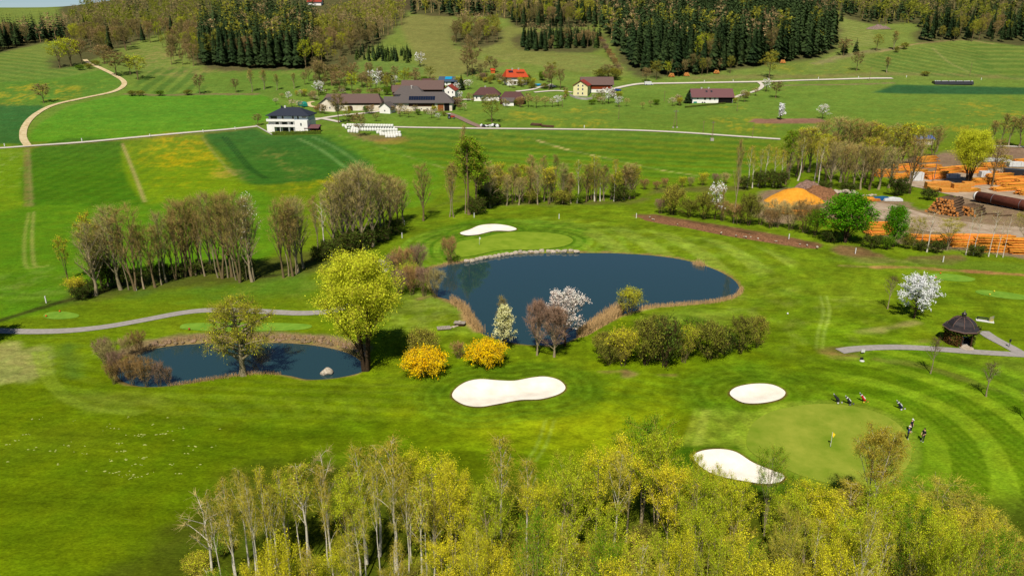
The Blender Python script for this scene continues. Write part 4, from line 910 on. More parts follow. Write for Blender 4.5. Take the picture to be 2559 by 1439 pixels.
many([('bare', 709, 694, 494, 70), ('bare', 732, 690, 488, 78), ('bare', 746, 682, 486, 76), ('bare', 758, 670, 490, 70), ('thin', 722, 690, 520, 44), ('thin', 740, 686, 510, 44)], 'bare tree in the small clump over the stream bend', 'clump over the stream bend')
one('deadbirch', 813, 640, 496, 66, 'pale bare tree with white branches beside the stream'); one('thin', 793, 632, 486, 46, 'slender bare tree next to the pale one beside the stream')
BIGC = 'bare tree in the big dark clump beyond the willow'
many([('bare', 835, 634, 452, 90), ('bare', 858, 628, 430, 100), ('bare', 884, 624, 418, 110), ('bare', 911, 624, 400, 110), ('bare', 932, 616, 412, 110), ('bare', 968, 598, 428, 96), ('bare', 950, 600, 430, 90), ('bare', 993, 560, 440, 70), ('bare', 1008, 556, 446, 56),
      ('bare', 870, 600, 424, 100), ('bare', 900, 590, 412, 100), ('bare', 978, 575, 438, 80)], BIGC, 'big clump beyond the willow')
one('bud', 846, 610, 440, 70, 'yellow-green tree on the edge of the big dark clump')
many([('darkbush', 830, 640, 595, 70), ('darkbush', 870, 630, 575, 80), ('darkbush', 905, 622, 572, 80), ('darkbush', 945, 606, 560, 70), ('darkbush', 985, 585, 545, 60), ('darkbush', 800, 650, 615, 50)], 'dark bush filling the foot of the big clump', 'bushes in the big clump', 'bush')
one('bare', 1058, 552, 404, 74, 'lone round-crowned bare tree beside the stream')
one('thin', 1124, 542, 410, 40, 'pale slender tree before the ivy-clad giant'); one('thin', 1134, 544, 404, 44, 'second pale slender tree before the ivy-clad giant')
one('ivy', 1172, 536, 340, 104, 'giant ivy-clad tree overtopping the far trees', i=0); one('ivy', 1192, 532, 362, 84, 'lower ivy-clad tree leaning on the giant', i=1)
one('thin', 1163, 534, 308, 34, 'thin bare top of old tree rising above the ivy')
many([('bare', 1216, 508, 400, 66), ('bare', 1238, 512, 412, 74), ('thin', 1287, 502, 408, 40), ('thin', 1325, 500, 384, 40), ('thin', 1358, 496, 386, 36), ('thin', 1386, 496, 384, 36), ('thin', 1560, 500, 412, 44), ('bare', 1578, 496, 404, 60), ('thin', 1340, 504, 430, 30), ('thin', 1410, 506, 420, 34),
      ('thin', 1510, 502, 410, 36), ('bare', 1225, 520, 425, 60), ('thin', 1425, 506, 430, 34)], 'bare tree in the belt beyond the far putting green', 'belt beyond the far green')
many([('bud', 1268, 500, 430, 38), ('bud', 1304, 503, 408, 48), ('bud', 1371, 510, 416, 50), ('bud', 1470, 502, 410, 40), ('bud', 1205, 505, 430, 40)], 'yellow-green dome tree in the belt beyond the far green', 'yellow domes in the far belt')
rb = random.Random(9)
for n_ in range(26):
    u = 1200 + n_ * 15.5 + rb.uniform(-6, 6); vb = 514 - (u - 1200) * .03 + rb.uniform(-6, 2); k_ = rb.choice(['bare', 'bud', 'bare', 'thin'])
    plant(k_, u, vb, rb.uniform(402, 446), rb.uniform(38, 62), 'yellow-green dome tree in the belt beyond the far green' if k_ == 'bud' else 'bare tree in the belt beyond the far putting green', 'yellow domes in the far belt' if k_ == 'bud' else 'belt beyond the far green', 'tree')
many([('birch', 1442, 508, 398, 36), ('birch', 1486, 503, 388, 42), ('birch', 1534, 503, 395, 34), ('birch', 1500, 503, 420, 34)], 'white-stemmed birch in the belt beyond the far green', 'birches in the far belt')
many([('darkbush', 1215, 520, 470, 60), ('darkbush', 1240, 512, 470, 60), ('thicket', 1330, 508, 470, 50), ('thicket', 1405, 510, 475, 60), ('darkbush', 1545, 503, 462, 50), ('thicket', 1570, 498, 470, 40), ('thicket', 1450, 508, 480, 40), ('darkbush', 1190, 536, 490, 50)],
     'low green bush at the foot of the far belt', 'bushes of the far belt', 'bush')
many([('shrub', 1610, 474, 446, 30), ('shrub', 1660, 470, 444, 24), ('budshrub', 1704, 468, 440, 26), ('shrub', 1725, 466, 440, 22), ('budshrub', 1756, 464, 430, 32), ('shrub', 1788, 462, 432, 28), ('shrub', 1812, 460, 430, 26), ('shrub', 1640, 474, 452, 24)],
     'low brown shrub on the dry meadow edge', 'shrubs on the dry meadow edge', 'shrub')
# trees round the timber yard
many([('thicket', 1680, 538, 460, 66), ('thicket', 1722, 543, 498, 56), ('thicket', 1760, 548, 478, 60), ('shrub', 1805, 552, 500, 50), ('shrub', 1845, 560, 505, 56), ('thicket', 1870, 564, 482, 66), ('shrub', 1900, 562, 500, 48), ('shrub', 1940, 568, 496, 60), ('shrub', 1975, 574, 500, 60),
      ('shrub', 2010, 582, 496, 80), ('shrub', 1650, 534, 495, 40), ('shrub', 1925, 570, 520, 50), ('thicket', 2035, 590, 520, 50)], 'scrubby shrub along the brush bank by the timber yard', 'shrubs along the brush bank', 'shrub')
one('farwhite', 1786, 549, 454, 56, 'white-topped blossom tree on the brush bank')
one('thin', 1833, 558, 345, 36, 'very tall slender tree standing out of the brush bank', i=1); one('thin', 1803, 552, 470, 22, 'slim pale stem on the brush bank beside the blossom')
one('bright', 2112, 606, 484, 150, 'big round bright green tree before the timber yard', i=0); one('bright', 2231, 618, 511, 66, 'pointed bright green tree at the timber yard', i=1)
one('olive', 2282, 618, 540, 56, 'grey-green small tree beside the yard track', i=0); one('olive', 2366, 626, 544, 80, 'round olive tree in front of the pole stacks', i=1); one('olive', 2556, 620, 520, 70, 'olive tree at the end of the pole stacks', i=0)
many([('deadbirch', 2316, 630, 522, 46), ('deadbirch', 2413, 638, 512, 28), ('deadbirch', 2432, 638, 522, 30), ('deadbirch', 2470, 641, 518, 34), ('deadbirch', 2490, 642, 545, 24), ('deadbirch', 2506, 643, 530, 26), ('deadbirch', 2300, 624, 560, 20)], 'thin leafless birch in front of the orange pole stacks', 'leafless birches at the yard')
many([('darkbush', 2180, 620, 585, 50), ('thicket', 2215, 624, 590, 40), ('darkbush', 2340, 632, 600, 44), ('darkbush', 2300, 626, 600, 40), ('darkbush', 2440, 640, 612, 50), ('darkbush', 2075, 606, 575, 40), ('thicket', 2265, 622, 585, 36)], 'low bush under the yard trees', 'bushes under the yard trees', 'bush')
one('bare', 2272, 484, 338, 84, 'dark twiggy tree standing over the timber stacks'); one('willow', 2418, 462, 324, 112, 'golden-green willow inside the timber yard'); one('bare', 2478, 466, 342, 70, 'bare tree clump beside the golden yard willow', i=2)
one('bud', 2500, 440, 385, 50, 'small yellow-green tree behind the yard willow')
many([('birch', 1868, 468, 362, 36), ('birch', 1894, 466, 372, 30), ('birch', 1912, 464, 360, 34), ('birch', 1932, 466, 366, 34), ('birch', 1994, 452, 344, 40), ('birch', 2034, 464, 352, 34), ('birch', 2042, 474, 342, 38), ('birch', 1950, 466, 372, 34), ('birch', 1880, 470, 390, 30)],
     'white-stemmed birch in the copse by the sawdust heap', 'birches by the sawdust heap')
one('ivy', 1963, 462, 324, 52, 'tall green tree rising from the birch copse')
BELT = 'bare brown tree in the wood behind the timber yard'
belt = []
for u, vb, vt, w in ((1990, 440, 320, 60), (2020, 430, 312, 66), (2050, 428, 296, 70), (2085, 425, 288, 80), (2110, 430, 292, 76), (2140, 428, 298, 74), (2165, 430, 300, 70), (2195, 425, 310, 66), (2225, 420, 306, 64), (2255, 415, 312, 60), (1970, 448, 340, 50), (2100, 456, 350, 60),
                     (2130, 470, 355, 56), (2150, 474, 360, 54), (2172, 476, 362, 54), (2195, 474, 362, 56), (2075, 474, 352, 50), (2110, 476, 358, 50), (2220, 470, 365, 50), (2060, 460, 340, 60), (2180, 452, 345, 60), (2300, 400, 318, 50), (2330, 395, 312, 44)):
    plant('bare', u, vb, vt, w * 1.35, BELT, 'wood behind the timber yard')
many([('bud', 2005, 432, 316, 66), ('bud', 2074, 450, 338, 52), ('bud', 2160, 462, 342, 70), ('bud', 2190, 432, 306, 80), ('bud', 2240, 428, 304, 76), ('bud', 2280, 420, 312, 66), ('bud', 2040, 440, 330, 54)], 'yellow-green rounded tree in the wood behind the timber yard', 'leafing trees behind the timber yard')
many([('thin', u, vb, vt, w) for u, vb, vt, w in ((2500, 362, 282, 40), (2520, 366, 290, 44), (2545, 368, 288, 50), (2480, 360, 300, 36), (2560, 372, 296, 40), (2340, 380, 320, 34))], 'slim bare tree by the lane behind the yard', 'trees by the yard lane')
many([('darkbush', 2060, 480, 452, 40), ('darkbush', 2120, 482, 456, 50), ('darkbush', 2240, 490, 440, 50), ('darkbush', 2255, 484, 455, 40), ('darkbush', 1900, 470, 425, 50), ('darkbush', 1940, 470, 425, 60), ('darkbush', 1860, 474, 440, 40), ('darkbush', 2320, 500, 470, 44)], 'dark bush between yard and copse', 'bushes between yard and copse', 'bush')

# --- village and slope trees
WH = 'white flowering fruit tree in the village'
many([('farwhite', 940, 228, 174, 48), ('farwhite', 797, 240, 202, 34), ('farwhite', 986, 218, 188, 22), ('farwhite', 1170, 224, 198, 28), ('farwhite', 1142, 240, 206, 22), ('farwhite', 1395, 266, 238, 28), ('farwhite', 1520, 260, 218, 40), ('farwhite', 1545, 268, 240, 26), ('farwhite', 1150, 256, 228, 16), ('farwhite', 722, 252, 228, 18),
      ('farwhite', 1050, 168, 130, 30), ('farwhite', 1010, 286, 266, 20), ('farwhite', 1095, 300, 282, 16)], WH, 'white fruit trees in the village')
one('pillarwhite', 1950, 300, 258, 22, 'white pillar-shaped blossom tree on the field bank'); one('farwhite', 2055, 298, 260, 36, 'round white blossom tree on the field bank'); one('farwhite', 1914, 230, 196, 30, 'white blossom tree at the lane junction'); one('hillbare', 1938, 246, 202, 44, 'spreading bare tree beside the lane junction')
one('spruce', 1153, 226, 182, 20, 'single dark spruce beside the red-roofed farmhouse'); one('spruce', 1719, 258, 224, 24, 'dark evergreen at the gable of the long white house')
one('hillgreen', 1922, 198, 126, 58, 'big olive-green tree beside the forest lane', i=0)
one('hillgreen', 1229, 306, 246, 58, 'round olive tree over the tarp-covered pile', i=2); one('hillbare', 846, 308, 232, 56, 'bare tree by the village street', i=0); one('hillbare', 900, 342, 280, 44, 'bare tree standing among the white bales', i=1)
one('hillgreen', 868, 308, 264, 34, 'greenish tree beside the village street'); one('orchard', 940, 304, 282, 28, 'small round tree above the white bales', i=1)
many([('orchard', 1000, 292, 268, 30), ('orchard', 1022, 294, 272, 28), ('orchard', 1078, 296, 274, 26), ('orchard', 1320, 268, 236, 34), ('orchard', 1340, 270, 238, 34), ('orchard', 1362, 268, 240, 30), ('orchard', 1380, 268, 244, 26), ('orchard', 1300, 262, 240, 28), ('orchard', 1505, 262, 240, 26), ('orchard', 1566, 266, 244, 18), ('orchard', 1605, 272, 254, 16),
      ('orchard', 1625, 268, 250, 16), ('orchard', 690, 262, 244, 18), ('orchard', 730, 268, 248, 26), ('orchard', 748, 272, 250, 26), ('orchard', 705, 246, 232, 16), ('orchard', 790, 252, 238, 20), ('orchard', 1230, 250, 226, 26), ('orchard', 1680, 266, 242, 24), ('orchard', 1700, 262, 246, 20), ('orchard', 1888, 240, 218, 22)],
     'small garden fruit tree among the farms', 'garden fruit trees')
many([('hillbare', 110, 258, 208, 44), ('hillbare', 500, 236, 184, 34), ('hillbare', 645, 314, 284, 28), ('hillbare', 590, 232, 196, 26), ('thin', 630, 230, 172, 26), ('thin', 660, 224, 174, 28), ('thin', 692, 226, 184, 22), ('thin', 735, 222, 182, 20)], 'lone bare tree on the meadow slope', 'lone trees on the slope')
many([('hillgreen', 150, 170, 100, 60), ('hillgreen', 178, 166, 92, 56), ('hillgreen', 345, 200, 136, 54), ('hillbare', 292, 190, 128, 64), ('hillbare', 206, 160, 96, 50), ('hillbare', 262, 160, 112, 60), ('hillbare', 326, 186, 140, 44)], 'tree beside the climbing earth track', 'trees beside the earth track')
many([('thicket', u, v, v - 14, 24) for u, v in ((330, 240), (352, 240), (400, 240), (470, 238), (240, 165), (222, 172), (200, 176), (1330, 222), (1300, 215), (1360, 222), (1480, 262), (1085, 212), (1060, 205), (1232, 200), (1210, 196), (1250, 196), (1640, 262), (880, 300))], 'small shrub on bank or garden edge', 'small shrubs on banks and gardens', 'shrub')
many([('hillbare', 1180, 188, 90, 56), ('hillbare', 1168, 192, 120, 50), ('hillgreen', 1378, 224, 152, 36), ('hillbare', 1372, 226, 160, 40), ('hillbare', 1400, 224, 170, 26), ('hillgreen', 1640, 200, 150, 34), ('hillbare', 1615, 206, 168, 28), ('hillbare', 1520, 198, 160, 50), ('thicket', 1535, 200, 170, 44), ('thicket', 1500, 196, 172, 40),
      ('hillbare', 830, 215, 160, 56), ('hillbare', 850, 230, 176, 50), ('hillgreen', 880, 232, 180, 40), ('hillbare', 968, 226, 180, 44), ('hillgreen', 1010, 214, 176, 36), ('hillbare', 1036, 214, 178, 40), ('hillbare', 800, 205, 150, 50), ('hillbare', 905, 220, 185, 36), ('hillbare', 870, 205, 165, 44), ('hillgreen', 1075, 200, 165, 30)],
     'tree among the gardens above the farms', 'trees above the farms')
rv = random.Random(21)
GARD = [(u, v) for u, v in ((792, 282), (812, 286), (905, 282), (925, 286), (986, 284), (1008, 282), (1034, 284), (1048, 288), (1064, 284), (1085, 286), (1102, 290), (1144, 268), (1150, 276), (1146, 262), (1172, 250), (1180, 256), (1206, 258), (1240, 258), (1256, 266), (1300, 268), (1316, 252), (1258, 214), (1272, 220), (1306, 218), (1318, 214), (1330, 212), (1246, 206), (1212, 206), (1196, 200), (1222, 210),
        (1410, 240), (1416, 250), (1486, 254), (1500, 250), (1530, 246), (1545, 250), (1060, 218), (1078, 222), (1148, 214), (1090, 206), (960, 236), (950, 240), (1000, 232), (926, 240), (886, 244), (860, 240), (838, 246), (812, 236), (776, 248), (760, 242), (742, 240), (1366, 206), (1348, 200), (1700, 258), (1690, 264), (1836, 258), (1850, 252), (1868, 246))]
for u, v in GARD + [(a + 9, b + 2) for a, b in GARD[::2]] + [(a - 8, b - 3) for a, b in GARD[1::2]]:
    key = rv.choice(['orchard', 'shrub', 'thicket', 'hillbare', 'orchard', 'budshrub']); hpx = rv.uniform(10, 26)
    plant(key, u + rv.uniform(-4, 4), v + rv.uniform(-1, 1), v - hpx, hpx * rv.uniform(.8, 1.3), 'small garden tree or shrub close to a farm building', 'garden growth round the farms', 'shrub', name='garden_shrub')
for k in range(14):   # hedge running up the hill
    t = k / 13; plant('shrub', 1500 + 48 * t + 3 * (k % 2), 108 + 76 * t, 108 + 76 * t - 17, 20, 'brown shrub of the hedge running up the hill', 'hedge running up the hill', 'shrub')
many([('hillbare', 2108, 140, 96, 40), ('youngspruce', 2109, 132, 90, 20), ('youngspruce', 2138, 132, 94, 18), ('hillgreen', 2190, 128, 84, 30), ('thin', 2234, 126, 76, 26), ('thicket', 2260, 124, 106, 22), ('hillbare', 2140, 178, 128, 34), ('thin', 2216, 182, 142, 26), ('youngspruce', 2102, 54, 26, 14), ('thicket', 2312, 190, 178, 24), ('thicket', 2240, 132, 116, 16)],
     'small tree on the terrace between the hill fields', 'trees between the hill fields')
# --- forests on the hills
SLOT = {}
LOWM = {}
def low_geo(kind):
    if kind in LOWM: return LOWM[kind]
    out = []
    for s in range(3):
        if kind == 'spruce': out.append(spruce_geo(27, 4.4, 11, 6, 300 + s))
        else:
            w, t, lf = grow(h=18, r0=.3, cb=.25, rad=4.8, env='round', limbs=9, sub=4, twigs=4, tw_len=2.3, tw_w=.09, leaves=(.4 if kind == 'bare' else 1.9), leaf=.8, lift=.5, seed=310 + s + (10 if kind == 'bare' else 0))
            t = (t[0], t[1][::2]); V, F = cat_geo([t, lf]) if len(lf[0]) else t
            wv, wf = w; V2, F2 = cat_geo([(V, F), (wv[:6 * 2 * 5], wf[:6 * 5])]); out.append((V2, np.concatenate([F2[:, [0, 1, 2]], F2[:, [0, 2, 3]]])))
    LOWM[kind] = out; return out
def forest(px, spacing, mix, hr, label_of, nfront, back_name, back_label, seed=1, wr=1.0):
    """trees inside an outline: the nearest ones are things, the rest one mass"""
    rg = random.Random(seed); P = wpoly(px, False); b = bbox(P, 0); pts = []
    cell = spacing; y = b[2]
    while y < min(b[3], 850):
        x = b[0]
        while x < b[1]:
            pts.append((x + rg.uniform(-.4, .4) * cell, y + rg.uniform(-.4, .4) * cell)); x += cell
        y += cell
    pts = np.array(pts); k = (sdist(P, pts[:, 0], pts[:, 1]) > 0) & (pts[:, 1] < 850); pts = pts[k]; sd = sdist(P, pts[:, 0], pts[:, 1])
    # the forest edge and the rows nearest the camera first
    pts = pts[np.argsort(pts[:, 1])]
    keys = [m[0] for m in mix]; wts = [m[1] for m in mix]; mass = {}
    for n_, (x, y) in enumerate(pts):
        key = rg.choices(keys, wts)[0]; h = (rg.uniform(*hr) - (rg.uniform(3, 9) if rg.random() < .22 else 0)) * (.8 if key == 'hillbare' else .75 if key == 'hillgreen' else 1)
        if n_ < nfront:
            lb, grp = label_of(key); plant(key, 0, 0, None, None, lb, grp, 'tree', h=h, xy=(float(x), float(y)))
        else:
            kind = 'spruce' if 'spruce' in key else 'bare' if key == 'hillbare' else 'green'
            mass.setdefault(kind, []).append((x, y, h))
    for kind, L in mass.items():
        Gs = []; z = zt(np.array([l[0] for l in L]), np.array([l[1] for l in L]))
        for (x, y, h), zz in zip(L, z):
            V, F = low_geo(kind)[rg.randrange(3)]; s = h / (27 if kind == 'spruce' else 18); a = rg.uniform(0, 6.28); c, sn = math.cos(a), math.sin(a); w = s * rg.uniform(.9, 1.2) * wr
            Gs.append((np.stack([(V[:, 0] * c - V[:, 1] * sn) * w + x, (V[:, 0] * sn + V[:, 1] * c) * w + y, V[:, 2] * s + zz], 1), F))
        V, F = cat_geo(Gs)
        o = obj_np(back_name, V, F, NEEDLE if kind == 'spruce' else (TW_HILL if kind == 'bare' else LF_OLIVE))
        tag(o, {'spruce': 'dark spruces', 'bare': 'bare brown trees', 'green': 'leafing trees'}[kind] + ' ' + back_label, None, None, 'stuff')
def lab(where, grp):
    n = {'spruce': 'dark spruce', 'hillbare': 'bare brown tree', 'hillgreen': 'olive-green leafing tree', 'youngspruce': 'young spruce'}
    return lambda key: (f'{n[key]} {where}', f'{n[key]}s {grp}')
forest([(505, 168), (640, 172), (780, 172), (800, 130), (790, 60), (640, 40), (500, 80)], 5.2, [('spruce', 9), ('hillgreen', .8), ('hillbare', .4)], (21, 29), lab('in the dark block above the white house', 'in the dark block'), 70, 'spruce_forest', 'deeper in the dark block', 1)
forest([(-40, 138), (90, 108), (165, 96), (168, 84), (90, 90), (-40, 105)], 6.0, [('spruce', 7), ('hillbare', 2)], (17, 23), lab('in the grove on the hilltop meadow', 'in the hilltop grove'), 36, 'hilltop_forest', 'of the hilltop grove', 2)
forest([(175, 110), (250, 150), (340, 120), (430, 95), (500, 150), (505, 80), (600, 20), (560, -12), (430, -12), (300, -10), (240, 15), (190, 55)], 10.5, [('hillbare', 5), ('hillgreen', 5), ('spruce', .7)], (16, 23), lab('in the mixed wood above the earth track', 'in the wood above the track'), 62, 'mixed_forest', 'of the mixed wood', 3)
forest([(785, 172), (860, 150), (900, 140), (960, 100), (1010, 60), (1000, 20), (900, 20), (800, 60)], 8.0, [('hillbare', 5), ('hillgreen', 4), ('spruce', 1.2)], (14, 22), lab('in the wood above the old barn', 'in the wood above the barn'), 46, 'mixed_forest', 'of the wood above the barn', 4)
forest([(885, 150), (930, 156), (1035, 158), (1030, 132), (900, 125)], 4.6, [('youngspruce', 1)], (6, 9), lab('in the plantation above the old barn', 'in the plantation'), 60, 'young_spruce_forest', 'of the plantation', 5)
forest([(1030, 36), (1130, 40), (1250, 44), (1300, 74), (1400, 70), (1500, 70), (1500, -14), (1030, -14)], 8.0, [('spruce', 5), ('hillbare', 3), ('hillgreen', 3)], (16, 24), lab('in the wood along the upper pasture', 'in the upper pasture wood'), 46, 'mixed_forest', 'above the upper pasture', 6)
forest([(1132, 116), (1170, 118), (1245, 112), (1240, 80), (1180, 70), (1130, 78)], 7.5, [('hillbare', 5), ('hillgreen', 3)], (15, 21), lab('in the island copse on the pasture', 'in the island copse'), 30, 'copse_forest', 'of the island copse', 7)
forest([(1305, 124), (1350, 132), (1400, 122), (1490, 122), (1500, 96), (1310, 92)], 5.0, [('spruce', 5), ('youngspruce', 3), ('hillbare', 1)], (12, 17), lab('in the dark stand behind the pasture', 'in the dark stand'), 46, 'spruce_forest', 'of the dark stand', 8)
forest([(1560, 140), (1590, 178), (1660, 194), (1760, 190), (1860, 172), (1960, 156), (2085, 136), (2086, 90), (2070, 20), (2050, -14), (1500, -14), (1500, 60)], 6.8, [('spruce', 12), ('hillgreen', .6), ('hillbare', .5)], (21, 30), lab('at the edge of the great forest', 'at the great forest edge'), 95, 'spruce_forest', 'of the great forest', 9)
forest([(1640, 200), (1700, 198), (1800, 190), (1830, 184), (1800, 178), (1680, 188)], 7.0, [('hillbare', 4), ('hillgreen', 2)], (12, 19), lab('along the lane under the great forest', 'under the great forest'), 18, 'mixed_forest', 'under the great forest', 10)
forest([(2090, 34), (2170, 64), (2260, 64), (2290, 60), (2310, 104), (2420, 106), (2600, 108), (2600, -14), (2080, -14)], 8.6, [('spruce', 7), ('hillbare', 2), ('hillgreen', 3)], (14, 23), lab('in the wood over the striped hill fields', 'in the wood over the hill fields'), 60, 'mixed_forest', 'over the hill fields', 11)

forest([(760, 215), (800, 232), (870, 240), (960, 236), (1050, 222), (1040, 200), (960, 205), (880, 190), (820, 178), (770, 180)], 9.0, [('hillbare', 5), ('hillgreen', 4)], (9, 15), lab('on the slope behind the old barn', 'on the slope behind the barn'), 60, 'slope_forest', 'behind the old barn', 12)
forest([(400, 120), (430, 168), (505, 172), (505, 110), (450, 80)], 8.5, [('hillbare', 6), ('hillgreen', 3)], (12, 19), lab('beside the dark spruce block', 'beside the dark block'), 30, 'slope_forest', 'beside the dark block', 13)
forest([(1150, 195), (1200, 200), (1260, 192), (1250, 170), (1190, 160), (1150, 170)], 8.5, [('hillbare', 5), ('hillgreen', 2)], (7, 12), lab('on the bank above the orange hut', 'on the bank above the hut'), 30, 'slope_forest', 'above the orange hut', 14)
# --- the birch wood in front
WOOD = ' in the wood before the golf course'
WL = {'birch': ['white-stemmed birch with lime leaves', 'white-stemmed birch with rusty catkins', 'white-stemmed birch with yellow-green leaves', 'white-stemmed birch with olive leaves'],
      'front': ['yellow-green leafing tree', 'lime-green leafing tree', 'golden leafing tree', 'fresh green leafing tree'], 'olive': ['grey-green leafing tree'] * 2, 'deadbirch': ['leafless white birch'] * 2,
      'thicket': ['olive undergrowth shrub', 'green undergrowth shrub', 'olive undergrowth shrub'], 'budshrub': ['yellow-green undergrowth shrub'] * 2, 'bigbirch': ['']}
def wood(key, u, vt, Y, w, i):
    i %= len(PROTO[key]); lb = WL[key][i] + WOOD; top(key, u, vt, Y, w, lb, lb + ' group', i, 'tree' if key not in ('thicket', 'budshrub') else 'shrub')
top('bigbirch', 2214, 1064, 60, 150, 'big rusty birch with two white stems reaching over the putting green', None, 0)
for key, u, vt, Y, w, i in (('deadbirch', 500, 1235, 50, 150, 0), ('birch', 560, 1245, 50, 90, 1), ('birch', 605, 1215, 52, 90, 3), ('birch', 668, 1200, 52, 90, 1), ('front', 700, 1200, 56, 120, 1), ('birch', 745, 1148, 54, 110, 0), ('deadbirch', 800, 1112, 56, 90, 1),
                            ('birch', 892, 1105, 55, 110, 1), ('birch', 928, 1110, 56, 100, 3), ('birch', 970, 1086, 54, 150, 1), ('front', 1010, 1120, 58, 130, 0), ('front', 1080, 1138, 56, 170, 0), ('front', 1130, 1165, 52, 120, 2), ('birch', 1250, 1078, 55, 120, 1), ('front', 1170, 1220, 52, 120, 0),
                            ('front', 1225, 1200, 50, 130, 1), ('birch', 1318, 1135, 54, 100, 1), ('front', 1350, 1200, 50, 130, 2), ('front', 1420, 1140, 57, 150, 1), ('front', 1435, 1170, 52, 150, 1), ('front', 1500, 1118, 57, 150, 0), ('birch', 1545, 1125, 54, 90, 3), ('front', 1620, 1038, 60, 190, 3),
                            ('front', 1660, 1080, 57, 150, 1), ('front', 1580, 1100, 58, 150, 0), ('front', 1690, 1160, 54, 150, 2), ('front', 1760, 1185, 52, 150, 1), ('front', 1800, 1165, 58, 70, 0), ('front', 1850, 1195, 53, 120, 1), ('front', 1745, 1130, 60, 60, 1), ('front', 1940, 1115, 59, 100, 3), ('front', 1990, 1180, 57, 70, 3), ('front', 2040, 1215, 52, 170, 2),
                            ('front', 2100, 1250, 50, 160, 0), ('front', 1990, 1230, 50, 150, 1), ('birch', 2130, 1195, 57, 130, 1), ('front', 2200, 1225, 52, 180, 1), ('front', 2270, 1240, 52, 170, 0), ('olive', 2370, 1205, 57, 210, 0), ('olive', 2450, 1260, 55, 180, 1), ('front', 2400, 1290, 49, 200, 2), ('front', 2330, 1270, 50, 160, 1),
                            ('olive', 2520, 1340, 52, 150, 0), ('olive', 2490, 1300, 54, 150, 1), ('front', 2160, 1300, 46, 170, 1), ('birch', 1040, 1200, 50, 90, 0), ('front', 860, 1180, 52, 120, 1)):
    wood(key, u, vt, Y, w, i)
rw = random.Random(5)
for n_ in range(74):
    u = 500 + (n_ * 2060 / 74) + rw.uniform(-18, 18); vt = rw.uniform(1255, 1400); Y = rw.uniform(38, 47)
    left = u < 1150
    if (left and n_ % 2) or (not left and n_ % 4 == 3): continue
    if left: vt = rw.uniform(1340, 1430)
    key = rw.choices(['front', 'birch', 'olive', 'budshrub'], [5, 4.5, .5, 0] if left else [6, 3.5, .6, 0])[0]
    wood(key, u, vt, Y, rw.uniform(80, 125) * (.8 if key == 'birch' else 1.15), rw.randrange(12))
for n_ in range(20):
    wood('birch', 520 + n_ * 30 + rw.uniform(-12, 12), rw.uniform(1150, 1260), rw.uniform(50, 55), rw.uniform(50, 80), rw.choice([0, 1, 1, 2, 3]))
for n_ in range(44):
    u = 470 + n_ * 2090 / 44 + rw.uniform(-20, 20); Y = rw.uniform(47, 56); x = ray(u, 1400)[0] * Y / ray(u, 1400)[1]; key = rw.choice(['thicket', 'budshrub']); i = rw.randrange(6)
    lb = WL[key][i % len(PROTO[key])] + WOOD
    plant(key, 0, 0, None, None, lb, lb + ' group', 'shrub', h=rw.uniform(2.5, 5) * (.5 if u < 1150 else 1), xy=(float(x), Y), i=i)
# ------------------------------------------------------------------ buildings
WHITE = mat('render_white', A(255, 250, 240) * 1.2, .9, .05, .7, .1)
CREAMW = mat('render_old_white', A(254, 244, 222) * 1.15, .9, .12, .5, .1, color2=A(232, 214, 188) * 1.1)
YELLOWW = mat('render_yellow', A(250, 238, 178) * 1.12, .9, .05, .6, .1)
GREYW = mat('render_pale_blue', A(206, 222, 228) * 1.1, .9, .05, .6, .1)
TIMB = mat('timber_dark', A(84, 58, 42), .9, .25, 3, .1, stretch=(6, 6, .4))
TIMBR = mat('timber_red', A(158, 72, 38), .9, .25, 3, .1, stretch=(6, 6, .4))
DOORB = mat('door_brown', A(170, 100, 58), .8, .2, 3, .1, stretch=(6, 6, .4))
TILE_BR = mat('tiles_brown', A(128, 104, 96), .9, .2, 4, .1, color2=A(104, 84, 78), stretch=(1, 3, 1))
TILE_DK = mat('tiles_dark_brown', A(104, 74, 70), .9, .2, 4, .1, stretch=(1, 3, 1))
TILE_GR = mat('tiles_grey', A(108, 100, 96), .9, .15, 4, .1, stretch=(1, 3, 1))
TILE_RED = mat('tiles_red', A(168, 72, 58), .9, .2, 4, .1, stretch=(1, 3, 1))
TILE_OR = mat('tiles_orange', A(206, 84, 48), .9, .15, 4, .1, stretch=(1, 3, 1))
TILE_AN = mat('tiles_anthracite', A(46, 52, 66), .7, .15, 4, .3, stretch=(1, 3, 1))
TILE_BL = mat('tiles_slate_blue', A(72, 88, 112), .7, .15, 4, .3, stretch=(1, 3, 1))
TILE_VI = mat('tiles_violet_brown', A(126, 88, 88), .9, .12, 4, .1, stretch=(1, 3, 1))
PANEDK = mat('window_glass', (.02, .025, .03), .15, .1, 2, .5)
FRAMEW = mat('window_frame', A(240, 238, 230), .6, .03, 2)
SOLAR = mat('solar_cells', A(26, 36, 56), .2, .1, 8, .5)
DARK = mat('opening_shade', (.01, .009, .008), .95, .1, 1, .0)  # near-black colour standing in for the shade inside open bays
TEAL = mat('teal_paint', A(40, 150, 130), .5, .1, 1)
TURQ = mat('turquoise_sheet', A(30, 160, 210), .4, .1, 1)
CONC = mat('concrete', A(196, 188, 176), .9, .1, 2, .1)
METAL = mat('grey_metal', A(150, 150, 150), .45, .1, 2, .4, metal=.4)
BLACKM = mat('black_plastic', (.012, .012, .013), .5, .1, 4, .4)
_WM = {}
